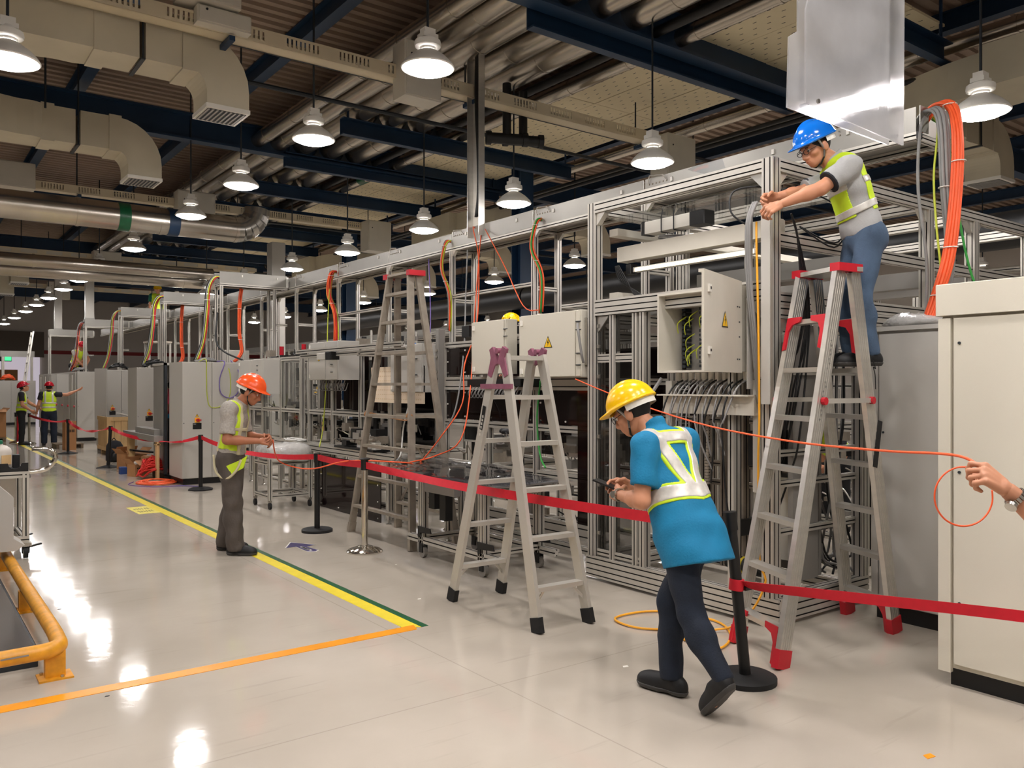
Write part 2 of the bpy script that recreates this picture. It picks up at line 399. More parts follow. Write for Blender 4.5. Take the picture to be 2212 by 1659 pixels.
# dark conduits along the trays
for i,(y,z) in enumerate([(9.35,5.5),(9.9,5.3),(18.6,5.4),(27.2,5.4)]):
    tag(MB().cyl((-9,y,z),(16,y,z),.03,n=8).build('conduit_pipe','dark_steel'), ORD[i]+' slim dark conduit crossing the hall beside a cream tray, from the camera', 'pipe', 'dark conduits')
# pipe rack: blue channel beams, clad pipes on top, perforated cream panels
BY = [3.95,5.75,9.6,11.5,13.4,15.3,17.2,19.1,21.0,22.9,24.8,26.7,28.6]
KR = 1.213                                           # rack measured at one height, set at its true one
BY = [y*KR for y in BY]; rk = lambda z: CAMH+(z-CAMH)*KR
ZB = rk(4.9)
for i,y in enumerate(BY):
    b = T('pipe_rack_beam', ORD[i]+' dark blue channel beam carrying the silver pipes, counted from the camera', 'beam', (6.4*KR,y,ZB), group='beams under the silver pipes')
    MB().sweep([(-.06,-.13),(.06,-.13),(.06,-.112),(-.045,-.112),(-.045,.112),(.06,.112),(.06,.13),(-.06,.13)], (4.5*KR,y,ZB),(8.35*KR,y,ZB)).build('channel','blue_steel',b)
    for x in (5.565,9.95): MB().cyl((x,y,ZB+.13),(x,y,ZC),.02,n=6).build('hanger','blue_steel',b)
    for x in (6.06,6.57,7.09):
        MB().prism([(x-.08,ZB+.13),(x+.08,ZB+.13),(x+.02,ZB+.22),(x+.02,ZB+.28),(x-.02,ZB+.28),(x-.02,ZB+.22)],'y',y-.04,y+.04).build('saddle','dark_steel',b)
def clad(x, z, r, y0, y1, label, seg=1.15, m='cladding'):
    t = T('insulated_pipe', label, 'pipe', (x,(y0+y1)/2,z), group='silver clad pipes on the rack')
    y = y0
    while y < y1-.01:
        e = min(y+seg, y1)
        MB().cyl((x,y,z),(x,e,z),r,n=20).build('cladding_sleeve', m, t, smooth='angle'); 
        MB().cyl((x,e-.02,z),(x,e+.02,z),r+.006,n=20).build('joint_band', m, t, smooth='angle'); y = e
    return t
for x,z,r,y0,y1,lb in [(4.12,5.2,.10,2.0,26,'slim silver pipe outermost on the aisle side of the rack'),
        (4.42,5.22,.13,2.0,27,'silver clad pipe over the aisle-side ends of the blue beams'),
        (4.78,5.19,.16,1.5,29,'fat silver clad pipe next to the beam ends on the rack'),
        (5.2,5.19,.15,1.5,29,'silver clad pipe in the middle of the rack, second fat one from the aisle'),
        (5.62,5.2,.17,1.5,29,'thickest silver clad pipe on the rack, beside the dark gap'),
        (6.28,5.12,.085,4.2,29,'thin bright silver pipe along the edge of the cream panels'),
        (8.62,5.0,.085,3.0,29,'thin silver pipe on the far side of the cream panels')]:
    clad(x*KR,ZB+.13+r*KR+.002,r*KR,y0,y1*1.1,lb)
for x,z,r,lb in [(5.92,5.1,.06,'black pipe in the dark gap between silver pipes'),(8.3,4.72,.035,'black hose line clipped below the rack beam ends'),(8.42,4.76,.045,'thicker black line beside the hose under the rack')]:
    tag(MB().cyl((x*KR,2.5,ZB+.13+r if z > 5 else ZB-.17-r),(x*KR,31,ZB+.13+r if z > 5 else ZB-.17-r),r,n=10).build('black_pipe','black',smooth='angle'), lb, 'pipe')
for i,(x,y) in enumerate([(6.28*KR,4.4),(5.62*KR,3.9),(6.28*KR,15.2)]):
    rr_ = (.085 if x > 7 else .17)*KR; zz_ = ZB+.132+rr_
    tag(MB().cyl((x,y-.14,zz_),(x,y+.14,zz_),rr_+.004,n=20).build('pipe_band','green_line',smooth='angle'), ORD[i]+' green marking band wrapped round a silver pipe, from the camera', 'pipe band', 'green pipe bands')
pc = T('panel_ceiling', 'cream perforated panel ceiling strip hung beside the silver pipes', 'panels', (7.3*KR,12,ZB+.4))
for c in range(3):
    xa = (6.42+c*.63)*KR; xb = xa+.615*KR
    for i,y in enumerate(BY[:-1]):
        ye = BY[i+1]; yl = y
        while yl < ye-.05:
            yn = min(yl+2.34, ye); z = ZB+.33+random.uniform(-.004,.004)
            p = MB().box(xa,xb,yl+.006,yn-.006,z,z+.03).build('ceiling_panel','cream',pc)
            if yl < 23:
                mb = MB()
                for a in range(5):
                    for q in range(int((yn-yl)/.2)):
                        xx = xa+.08+a*.14; yy = yl+.08+q*.2+(a%2)*.1
                        if yy+.035 < yn: mb.box(xx,xx+.009,yy,yy+.05,z-.0015,z+.001)
                mb.build('slot','black',p,kind='stuff')
            yl = yn
vt = T('pipe_valve','pair of black pipe fittings hanging under the rack beside the upright riser','pipe fitting',ond(1110,295,11.2))
for k in (0,1):
    q = ond(1095+k*35,300+k*4,11.2+k*.3); MB().cyl((q.x-.22,q.y+.1,q.z),(q.x+.22,q.y-.1,q.z),.075,n=14).cyl((q.x-.26,q.y+.12,q.z),(q.x-.2,q.y+.09,q.z),.095,n=14).cyl((q.x+.2,q.y-.09,q.z),(q.x+.26,q.y-.12,q.z),.095,n=14).build('fitting','black',vt,smooth='angle'); MB().cyl((q.x,q.y,q.z),(q.x,q.y,ZB+.13),.06,n=12).build('riser_pipe','black',vt,smooth='angle')
# ---------------------------------------------------------------- cream cable trays across the hall, with their boxes
def tray(y, z, x0, x1, label, fine):
    t = T('cable_tray', label, 'cable tray', ((x0+x1)/2,y,z), group='cream cable trays')
    MB().box(x0,x1,y-.1,y+.1,z-.08,z-.065).build('tray_floor','cream_tray',t)
    for s in (-1,1):
        MB().box(x0,x1,y+s*.1-.008,y+s*.1+.008,z-.08,z-.045).build('side_rail','cream_tray',t)
        MB().box(x0,x1,y+s*.1-.006,y+s*.1+.006,z+.05,z+.075).build('side_rail','cream_tray',t)
    step = .62; k = 0; x = x0
    while x < x1:
        for s in ((-1,) if not fine else (-1,1)):
            MB().box(x,x+.22,y+s*.1-.005,y+s*.1+.005,z-.05,z+.06).build('side_plate','cream_tray',t)
        if fine:
            mb = MB()
            for q in range(8): mb.box(x+.22+q*.05,x+.22+q*.05+.03,y-.103,y-.098,z-.05,z+.06)
            for q in range(8): mb.box(x+.22+q*.05,x+.22+q*.05+.03,y+.097,y+.102,z-.05,z+.06)
            mb.build('louvre','cream_tray',t,kind='stuff')
        else: MB().box(x+.22,x+step,y-.09,y-.085,z-.05,z+.06).build('side_plate','box_beige',t)
        x += step
    for x in np.arange(x0+1.5,x1,3.1):
        MB().box(x-.03,x+.03,y-.16,y+.16,z-.15,z-.1).build('bracket','blue_steel',t); MB().cyl((x,y+.15,z-.1),(x,y+.15,ZC),.012,n=5).build('hanger','dark_steel',t)
for i,y in enumerate([8.75,17.6,26.4,35.2]):
    tray(y,5.36,-8,9.3,ORD[i]+' cream louvred cable tray crossing the hall, counted from the camera', i < 2)
def jbox(x, y, z, w, d, h, label):
    t = T('junction_box', label, 'electrical box', (x,y,z))
    MB().rbox(x-w/2,x+w/2,y-d/2,y+d/2,z-h/2,z+h/2,.01).build('body','box_beige',t)
    MB().box(x-w/2+.02,x+w/2-.02,y-d/2-.012,y-d/2,z-h/2+.02,z+h/2-.02).build('cover','box_beige',t)
    MB().cyl((x-w/3,y-d/2-.02,z+h/4),(x-w/3,y-d/2-.01,z+h/4),.012,n=8).build('screw','dark_steel',t)
jbox(2.55,8.6,5.66,.6,.3,.34,'grey box with small vent on the first cream tray, upper of two')
jbox(2.7,8.58,5.38,.55,.14,.18,'shallow grey box hung below the vented box on the first tray')
jbox(5.0,8.58,5.35,.5,.3,.66,'large cream distribution box on the first tray behind the nearest lamp')
jbox(9.5,8.6,5.05,.62,.36,.7,'cream distribution box on the first tray behind a lamp beyond the rack')
jbox(4.9,17.4,5.2,.74,.34,.74,'square cream distribution box on the second tray')
jbox(1.3,17.42,5.45,1.5,.3,.46,'long cream box on the second tray at the walkway side')
jbox(4.9,26.2,5.2,.74,.34,.62,'square cream distribution box on the third tray')
jbox(1.6,26.2,5.4,.8,.34,.4,'cream distribution box on the third tray over the walkway')
jbox(4.9,35.0,5.2,.74,.34,.62,'square cream distribution box on the fourth tray')
jbox(1.2,35.0,5.4,.8,.34,.4,'cream distribution box on the fourth tray over the walkway')
jbox(9.0,17.35,5.1,.6,.4,.7,'cream distribution box hung on the second tray beyond the rack')
# ---------------------------------------------------------------- air ducts: Y-shaped plenum with two elbows
def duct_unit(ox, oy, label, short=False):
    t = T('air_duct', label, 'air duct', (ox,oy,4.95), group='cream air ducts')
    z0, z1 = 4.95, 5.42
    def arc(cx, cy, r, a0, a1, n=8): return [(cx+r*math.cos(math.radians(a0+(a1-a0)*i/n)), cy+r*math.sin(math.radians(a0+(a1-a0)*i/n))) for i in range(n+1)]
    # plan outline of the plenum that widens into two branches
    out = [(-2.6,1.25),(-1.6,1.25),(-1.2,.8),(-.5,.1),(.2,-.24),(1.0,-.26),(1.0,.26)]+arc(.75,1.0,.7,-80,-175,6)[:-1]+[(.02,1.5),(-.05,1.85)]+arc(.75,2.7,.7,175,80,6)+[(1.0,3.44),(1.0,3.96),(.2,3.94),(-.5,3.6),(-1.2,2.9),(-1.6,2.45),(-2.6,2.45)]
    out = [(a+.6 if a > -2 else a,b) for a,b in out]
    if short: out = [(a if a > 0 else a*.12,b) for a,b in out]
    MB().prism([(ox+a,oy+b) for a,b in out],'z',z0,z1).build('plenum','duct',t)
    for k in (0,3.7):
        y = oy+k
        for a,b in ((1.6,1.98),(2.04,2.5)):
            MB().box(ox+a,ox+b,y-.25,y+.25,z0,z1).build('duct_section','duct',t)
        for a in (1.66,2.5): MB().box(ox+a-.1,ox+a+.06,y-.27,y+.27,z0-.02,z1+.02).build('flange','duct',t)
        # elbow turning down
        pr = [(ox+2.5,z0)]+[(ox+2.5+.15*math.sin(u),z0-.2+.2*math.cos(u)) for u in np.linspace(.2,PI/2,7)]+[(ox+2.65,z0-.32),(ox+3.1,z0-.32),(ox+3.1,z0-.15)]
        pr += [(ox+2.5+.6*math.sin(u),z1-.6+.6*math.cos(u)) for u in np.linspace(PI/2,0,8)]
        MB().prism(pr,'y',y-.25,y+.25).build('elbow','duct',t)
        g = MB().box(ox+2.64,ox+3.11,y-.26,y+.26,z0-.36,z0-.315).build('grille_frame','white',t)
        mb = MB()
        for q in range(9): mb.box(ox+2.67+q*.047,ox+2.69+q*.047,y-.22,y+.22,z0-.37,z0-.34)
        mb.build('grille','grey_panel',g,kind='stuff')
        MB().box(ox+2.67,ox+3.08,y-.22,y+.22,z0-.365,z0-.355).build('grille_back','dark_steel',g)
        for a in (2.01,): MB().cyl((ox+a,y-.27,z0),(ox+a,y-.27,ZC),.012,n=5).build('hanger','dark_steel',t)
        MB().box(ox+1.99,ox+2.03,y-.28,y+.28,z0-.02,z0-.005).build('strap','dark_steel',t)
duct_unit(0.0,9.2,'nearest cream forked air duct with two down-turned grilles over the walkway')
duct_unit(0.0,27.8,'distant cream forked air duct over the far end of the walkway')
duct_unit(10.0,1.8,'cream forked air duct beyond the machine frame near the orange cable bundle',True)
duct_unit(10.0,14.0,'cream forked air duct far behind the machines, second beyond the rack',True)
duct_unit(10.0,21.6,'cream forked air duct farthest behind the machines',True)
# round ducts crossing at the second tray
def xpipe(y, z, r, x0, x1, label, elbow=False):
    t = T('round_duct', label, 'round duct', ((x0+x1)/2,y,z), group='silver round ducts across the hall')
    x = x0
    while x < x1-.01:
        e = min(x+1.3,x1); MB().cyl((x,y,z),(e,y,z),r,n=20).build('duct_section','cladding',t,smooth='angle'); MB().cyl((e-.025,y,z),(e+.025,y,z),r+.008,n=20).build('joint_band','cladding',t,smooth='angle'); x = e
    if elbow:
        for k in range(6):
            a0, a1 = k*PI/12, (k+1)*PI/12; R = .42
            P = lambda a: (x1+R*math.sin(a), y, z+R-R*math.cos(a))
            MB().cyl(P(a0),P(a1),r+.004,n=18).build('elbow_segment','steel',t,smooth='angle')
xpipe(15.2,4.5,.23,-8,5.0,'fat silver round duct ending in a segmented elbow beyond the second tray',True)
xpipe(20.6,4.35,.14,-8,6.2,'long slim silver round duct in the distance',False)
xpipe(23.4,4.5,.2,-8,7.2,'silver round duct farthest along the hall',False)
for y,x in ((15.2,3.1),(15.2,3.9)):
    MB().cyl((x-.09,y,4.5),(x+.09,y,4.5),.24,n=20).build('duct_band','green_line' if x<3.5 else 'blue_steel',smooth='angle')
    o = bpy.context.scene.collection.objects[-1]; tag(o, ('green' if x<3.5 else 'dark blue')+' band round the fat silver duct', 'duct band')
# ---------------------------------------------------------------- high-bay lamps
def lamp_proto():
    t = T('bay_lamp','', 'lamp', (0,0,0))
    # origin at the rim of the reflector
    MB().lathe([(.238,0),(.245,.01),(.225,.045),(.17,.10),(.10,.15),(.07,.165),(.062,.165),(.095,.14),(.16,.095),(.21,.045),(.23,.012)],n=24).build('reflector','reflector',t,smooth='angle',local=True)
    MB().lathe([(.0,-.05),(.09,-.044),(.17,-.025),(.232,.006),(.2,.03),(0,.06)],n=24).build('lens','lens',t,smooth=True,local=True)
    MB().lathe([(.06,.165),(.075,.19),(.118,.2),(.122,.225),(.118,.25),(.075,.26),(.065,.29)],n=14).build('ballast_housing','white',t,smooth='angle',local=True)
    MB().box(-.075,.075,-.06,.06,.27,.31).box(-.055,.055,-.045,.045,.31,.36).build('bracket','white',t,local=True)
    s_ = MB().cyl((0,0,0),(0,0,1),.012,n=6).build('stem','dark_steel',t,local=True); s_.location = (0,0,.355)
    return t
LP = lamp_proto(); used = [0]
def lamp(x, y, z, label, group, top=None):
    if not used[0]: used[0] = 1; LP.matrix_world = Matrix.Translation((x,y,z)); tag(LP,label,None,group); r = LP
    else: r = copytree(LP,(x,y,z),0,label,group)
    for c in r.children:
        if c.name.startswith('stem'): c.scale = (1,1,(ZC if not top else top)-z-.355)
g = 'bay lamps over the walkway'
ys = [6.45,9.0,11.5,13.95,18.0,21.5,24.2,26.7,29.6,32.4,35.4,39,43]
for i,y in enumerate(ys): lamp(3.87,y,[4.5,4.46,4.42,4.4][min(i,3)],ORD[i]+' lit bay lamp from the camera in the row over the yellow floor line',g)
for i,y in enumerate([7.94,11.4,14.8]): lamp(.74 if i==0 else .5,y,4.3,ORD[i]+' lit bay lamp from the camera over the left side of the walkway','bay lamps on the far left')
for i,y in enumerate([4.0,6.46,9.05,11.45,14.25,16.95,20,23,26,29]): lamp(6.8,y,4.12,ORD[i]+' lit bay lamp from the camera in the row above the machine line','bay lamps above the machines')
lamp(7.77,3.39,4.06,'lit bay lamp beside the hanging acrylic plate, above the orange cables','bay lamps above the machines')
for r,(x,z) in enumerate([(11.5,4.15),(15.5,4.15),(19.5,4.15)]):
    for i,y in enumerate(np.arange(3.5,34,3.2)): lamp(x+random.uniform(-.2,.2),float(y)+r*.9,z,ORD[i]+' lit bay lamp from the camera in the '+ORD[r]+' row behind the machines','bay lamps behind the machines')
for i,(x,y) in enumerate([(3.87,1.5),(3.87,4.0),(.74,1.2),(.74,4.6),(6.8,1.2),(-2.8,2),(-2.8,6),(-2.8,10),(-2.8,14),(-2.8,18),(3.87,-1.5),(.74,-2),(2.3,1.3),(2.2,-.6),(1.9,3.0)]):  # unseen lamps; the last ones, off the rows, added to brighten the near cabinet
    lamp(x,y,4.5 if x<6 else 4.3,'unseen lit bay lamp outside the picture, '+['over the aisle near the camera','over the nearest floor bay','behind the walkway on the left'][i%3]+', number '+str(i+1),'unseen bay lamps outside the picture')
# ---------------------------------------------------------------- painted floor lines and stickers
def floorquad(name, pts, m, label, cat='floor marking', z=.002):
    return tag(MB().prism(pts,'z',.0002,z).build(name,m), label, cat)
floorquad('floor_line',[(2.72,4.86),(2.83,4.80),(2.83,44),(2.72,44)],'yellow_line','long yellow floor line running along the walkway')
floorquad('floor_line',[(2.832,4.80),(2.885,4.80),(2.885,44),(2.832,44)],'green_line','dark green floor line beside the long yellow one')
floorquad('floor_line',[(-9,4.84),(2.78,4.77),(2.81,4.87),(-9,4.94)],'orange_line','orange floor line crossing the walkway in front of the yellow pipe rail',z=.0025)
s = T('floor_sticker','yellow notice sticker on the floor beside the long yellow line','sticker',(2.35,12.15,0))
SQ = [onz(*p) for p in ((272,1097),(300,1111),(347,1107),(318,1093))]
MB().prism([(p.x,p.y) for p in SQ],'z',.0001,.0012).build('sheet','sticker_yellow',s)
mb = MB()
for r in range(2):
    for i in range(6):
        a = .12+i*.075; b = .18+r*.28
        for k in range(3):
            u = .15+i*.12+random.uniform(0,.03); v = .25+r*.35+k*.07; q = SQ[0]+(SQ[3]-SQ[0])*u+(SQ[1]-SQ[0])*v; e1 = (SQ[3]-SQ[0])*.07; e2 = (SQ[1]-SQ[0])*.035
            mb.prism([(q.x,q.y),((q+e2).x,(q+e2).y),((q+e1+e2).x,(q+e1+e2).y),((q+e1).x,(q+e1).y)],'z',.0012,.0018)
mb.build('lettering','black',s,kind='stuff')
s = T('floor_sticker','purple arrow sticker on the floor between the two near stanchions','sticker',onz(655,1183))
A = [onz(*p) for p in [(628,1172),(680,1177),(662,1181),(687,1188),(682,1191),(664,1191.5),(639,1181),(618,1184)]]
cx_ = sum((p.x for p in A))/8; cy_ = sum((p.y for p in A))/8
MB().prism([(cx_+(p.x-cx_)*1.07,cy_+(p.y-cy_)*1.07) for p in A],'z',.0002,.0012).build('white_border','white',s)
MB().prism([(p.x,p.y) for p in A],'z',.0012,.0018).build('arrow','sticker_purple',s)
mb = MB()
for i in range(5):
    q = onz(652+i*4,1182+i*1.4); mb.box(q.x-.012,q.x+.012,q.y-.05,q.y+.03,.0018,.0022); mb.box(q.x-.02,q.x+.02,q.y-.01,q.y+.004,.0018,.0022)
mb.build('lettering','white',s,kind='stuff')
for i,(px,py,sz,m) in enumerate([(2005,1634,.03,'orange_line'),(128,1316,.012,'black'),(231,1504,.012,'black'),(905,1294,.015,'white'),(855,1220,.012,'white'),(1350,1440,.02,'white')]):
    p = onz(px,py); tag(MB().prism([(p.x-sz,p.y-sz*.4),(p.x+sz*.8,p.y-sz*.7),(p.x+sz*1.2,p.y+.3*sz),(p.x-.3*sz,p.y+.6*sz)],'z',.0002,.002).build('floor_scrap',m),
        ['orange paint chip on the floor at the near right','dark speck on the floor by the yellow rail post','dark scrap on the floor beside the orange line','pale scrap on the floor by the end of the yellow line','pale scrap of tape near the purple arrow','pale scrap on the floor behind the walking man'][i],'scrap')
# ---------------------------------------------------------------- profile frames
def gusset(par, x, y, z, dx, dz, axis, s=.1, th=.05, name='corner_bracket'):
    tri = lambda u: [(u,z),(u+dx*s,z),(u+dx*s*.95,z+dz*s*.12),(u+dx*s*.12,z+dz*s*.95),(u,z+dz*s)]
    if axis == 'x': MB().prism(tri(x),'y',y-th/2,y+th/2).build(name,'alu_bright',par)
    else: MB().prism([(a,b) for a,b in tri(y)],'x',x-th/2,x+th/2).build(name,'alu_bright',par)
def foot(par, x, y, z=.1): MB().cyl((x,y,.012),(x,y,z),.008,n=6).lathe([(.035,0),(.035,.008),(.012,.018)],(x,y,0),10).build('levelling_foot','steel',par,smooth='angle')
# nearest machine: heavy double-slot profile frame
P9 = .088
nf = T('profile_machine','nearest tall aluminium profile machine frame, behind the walking man','machine frame',(4.71,3.39,0))
def nb(name, p0, p1, w=P9, h=P9, n=2, m='alu'): return B(nf,name,p0,p1,w,h,n,max(1,round(h/w*n)),m)
ZT = 3.15
for x,y,z0 in [(4.71,3.39,.2),(4.71,5.13,.2),(5.8,3.39,.2),(5.8,5.13,.2),(6.8,3.39,.2),(7.6,3.39,.2),(8.75,3.39,.1),(8.75,5.13,.1),(6.8,5.13,.2)]:
    nb('post',(x,y,z0),(x,y,ZT if (x,y) in ((4.71,3.39),(4.71,5.13)) else ZT-P9))
e = P9/2
nb('top_beam',(4.71,3.39+e,ZT-e),(4.71,5.13-e,ZT-e)); nb('top_beam',(4.71+e,3.39,ZT-e),(9.6,3.39,ZT-e)); nb('top_beam',(4.71+e,5.13,ZT-e),(9.6,5.13,ZT-e))
for x in (5.8,6.8,7.6,8.75): nb('top_beam',(x,3.39+e,ZT-e),(x,5.13-e,ZT-e))
nb('mid_beam',(4.71,3.39+e,2.27),(4.71,5.13-e,2.27),P9,.13)
for z in (2.12,2.21): nb('mid_beam',(4.71+e,3.39,z),(8.75,3.39,z))
nb('mid_beam',(4.71+e,3.39,2.62),(8.75,3.39,2.62),.045,.09,1); nb('mid_beam',(4.71+e,5.13,2.2),(8.75,5.13,2.2))
for z in (.07,.158):
    nb('base_beam',(4.71,3.3,z),(4.71,5.2,z)); nb('base_beam',(4.8,3.39,z),(5.85,3.39,z))
nb('base_beam',(5.8,3.44,.1),(5.8,5.1,.1)); nb('base_beam',(5.0,5.13,.1),(5.8,5.13,.1))
for z in (1.72,.95,1.16,.62): nb('cross_rail',(4.76,3.42,z),(5.76,3.42,z),.045,.045,1)
for x,y,dx,ax in [(4.71,3.44,1,'y'),(4.71,5.085,-1,'y')]:
    gusset(nf,x,y,ZT-P9,dx,-1,ax); gusset(nf,x,y,2.2,dx,-1,ax,.13,.03)
gusset(nf,4.755,3.39,ZT-P9,1,-1,'x'); gusset(nf,4.755,3.39,2.075,1,-1,'x',.13)
for x in (6.8,7.6):
    gusset(nf,x-e,3.39,ZT-P9,-1,-1,'x'); gusset(nf,x+e,3.39,ZT-P9,1,-1,'x'); gusset(nf,x+e,3.39,2.255,1,1,'x')
for y in (4.9,4.64,4.56,3.7): nb('door_post',(4.715,y,.2),(4.715,y,2.2),.075,.05,1)
for y in (1.0,): nb('door_rail',(4.715,4.93,1.85),(4.715,5.085,1.85),.04,.07,1); nb('door_rail',(4.715,4.68,1.85),(4.715,4.87,1.85),.04,.07,1)
nb('door_rail',(4.715,4.6,.24),(4.715,5.085,.24),.05,.05,1)
for y0,y1,z0,z1 in [(4.93,5.08,1.9,2.2),(4.93,5.08,.27,1.81),(4.67,4.87,1.9,2.2),(4.67,4.87,.27,1.81)]:
    MB().box(4.70,4.706,y0,y1,z0,z1).build('clear_pane','tinted',nf)
for z in (1.95,2.12,1.7,1.2,.8,.4):
    MB().box(4.685,4.7,5.05,5.08,z-.015,z+.015).build('pane_clip','steel',nf)
# inner row of verticals and a grey sheet behind
for i,y in enumerate([5.0,4.78,4.45,4.36,4.22,4.05,3.95,3.75]):
    x = 5.15+.12*(i%3); nb('inner_post',(x,y,.2),(x,y,2.15),.07,.045,1,'alu' if i%2 else 'alu_dull')
for z in (.45,.85,1.0,1.35): nb('inner_rail',(5.3,3.5,z),(5.3,5.05,z),.045,.045,1,'alu_dull')
MB().box(5.36,5.39,3.45,3.95,.25,1.95).build('grey_sheet','grey_panel',nf)
MB().box(5.0,5.3,3.42,3.46,.25,2.05).build('grey_sheet','grey_panel',nf)
MB().box(5.2,5.23,3.5,3.9,.35,.95).build('white_cover','box_beige',nf)
MB().box(4.9,5.2,3.6,3.72,1.05,1.3).box(4.95,5.25,3.9,4.1,.5,.62).box(5.0,5.3,4.5,4.9,.7,.8).build('black_unit','black',nf,kind='stuff')
# drag-chain strip and motor inside
mb = MB()
for i in range(70): mb.box(4.86,4.9,4.28,4.33,.4+i*.026,.4+i*.026+.02)
mb.build('cable_chain','black',nf,kind='stuff')
mb = MB()
for i in range(60): mb.box(4.78,4.8,3.98,4.02,.9+i*.022,.9+i*.022+.015)
mb.build('cable_chain','alu_dull',nf,kind='stuff')
MB().cyl((4.9,3.55,.33),(4.9,3.85,.33),.06,n=14).cyl((4.9,3.85,.33),(4.9,3.9,.33),.04,n=12).build('motor','black',nf,smooth='angle'); MB().cyl((4.9,3.74,.33),(4.9,3.76,.33),.062,n=14).build('motor_band','yellow_line',nf)
# long grey wire duct with light bar and the small controller strapped above
wd = T('wire_duct','long pale grey wire duct slung under the top of the nearest machine frame','wire duct',(4.95,4.3,2.72))
MB().box(4.86,4.98,3.47,5.02,2.66,2.78).build('body','box_beige',wd); MB().box(4.875,4.965,3.47,5.02,2.78,2.785).build('lid','white',wd)
lb = T('light_bar','slim lit white light bar under the grey wire duct','light bar',(4.9,4.3,2.58))
MB().rbox(4.87,4.93,3.62,4.85,2.56,2.6,.004).build('housing','alu_bright',lb); MB().box(4.865,4.872,3.65,4.82,2.562,2.59).build('tube','led',lb)
for y in (3.56,4.86): MB().rbox(4.86,4.94,y,y+.06,2.55,2.63,.004).build('end_cap','black',lb)
ct = T('controller_box','white controller box with black end strapped under the top beam of the nearest frame','controller',(4.95,4.5,2.9))
MB().rbox(4.9,5.02,4.25,4.75,2.86,2.96,.005).build('body','white',ct); MB().rbox(4.895,5.025,4.12,4.27,2.855,2.965,.008).build('end_cap','black',ct); MB().rbox(4.895,5.025,4.74,4.78,2.855,2.965,.006).build('end_cap','black',ct)
for y in (4.42,4.55): MB().tube([(4.89,y,2.85),(4.89,y,2.97),(4.93,y+.01,3.06),(5.03,y,3.06),(5.03,y,2.85),(4.89,y,2.85)],.005,n=5).build('cable_tie','black',ct)
MB().tube(spline([(4.95+.06*math.cos(a*1.3),4.5+.09*math.sin(a),2.83-.003*a) for a in np.arange(0,25,.8)],3),.006,n=5).build('cable_coil','grey_cable',ct)
# cross ducts in the roof of the near frame
for i,(x,y,z,w) in enumerate([(5.9,4.2,2.5,.14),(6.9,4.2,2.45,.14),(8.0,4.2,2.5,.14)]):
    MB().box(x,x+.12,3.5,5.05,z,z+w).build('cross_duct','grey_panel',nf)
for x0,z in ((4.8,2.93),(4.8,2.4)): MB().box(x0,8.6,4.95,5.05,z-.06,z).build('long_duct','box_beige',nf)
MB().box(4.8,5.7,3.5,5.05,3.02,3.026).build('clear_roof','clear',nf)
# open switch box with its door swung out
eb = T('switch_box','open beige switch box with its door swung out, on the nearest machine frame','switch box',(4.62,3.9,1.72))
bx = (4.6,4.9,3.56,4.32,1.72,2.31)
MB().box(4.88,4.9,*bx[2:]).build('back_plate','grey_panel',eb)
MB().box(4.6,4.9,3.56,3.575,1.72,2.31).box(4.6,4.9,4.305,4.32,1.72,2.31).box(4.6,4.9,3.575,4.305,1.72,1.735).box(4.6,4.9,3.575,4.305,2.295,2.31).build('shell','box_beige',eb)
mb = MB()
for y in (3.78,4.05,4.22):
    for i in range(16): mb.box(4.8,4.87,y,y+.035,1.76+i*.033,1.76+i*.033+.02)
mb.build('wire_trunking','dark_steel',eb,kind='stuff')
mb = MB()
for r in range(3):
    for i in range(7): mb.box(4.77,4.87,3.84+i*.03,3.84+i*.03+.026,1.8+r*.17,1.8+r*.17+.1)
mb.build('terminal_block','grey_panel',eb,kind='stuff')
mb = MB()
for i in range(14): y = 3.82+random.uniform(0,.4); z = random.uniform(1.8,2.2); mb.tube(spline([(4.8,y,z),(4.74,y+.03,z-.05),(4.78,y+.06,z-.12)],4),.004,n=4)
mb.build('wire','lime_cable',eb,kind='stuff')
mb = MB()
for i in range(11): mb.cyl((4.75,3.62+i*.062,1.72),(4.75,3.62+i*.062,1.66),.022,n=8)
mb.build('cable_gland','white',eb,kind='stuff')
hinge = Vector((4.59,3.555,0)); ang = math.atan2(-.26,-.70)
dv = Vector((math.cos(ang),math.sin(ang),0)); dn = Vector((dv.y,-dv.x,0))
if dn.y > 0: dn = -dn
def onpanel(u, z, off): p = hinge+dv*u+dn*off; return (p.x,p.y,z)
def dbox(mb, u0,u1,z0,z1,o0,o1):
    vs = [onpanel(u,z,o) for o in (o0,o1) for u,z in ((u0,z0),(u1,z0),(u1,z1),(u0,z1))]
    return mb.add(vs,[(0,1,2,3),(7,6,5,4),(0,4,5,1),(1,5,6,2),(2,6,7,3),(3,7,4,0)])
door = dbox(dbox(MB(),0,.74,1.71,2.33,0,.016),.0,.74,2.31,2.33,-.02,.0).build('door','box_beige',eb)
dbox(MB(),.0,.02,1.71,2.33,-.03,.0).build('door_edge','box_beige',eb)
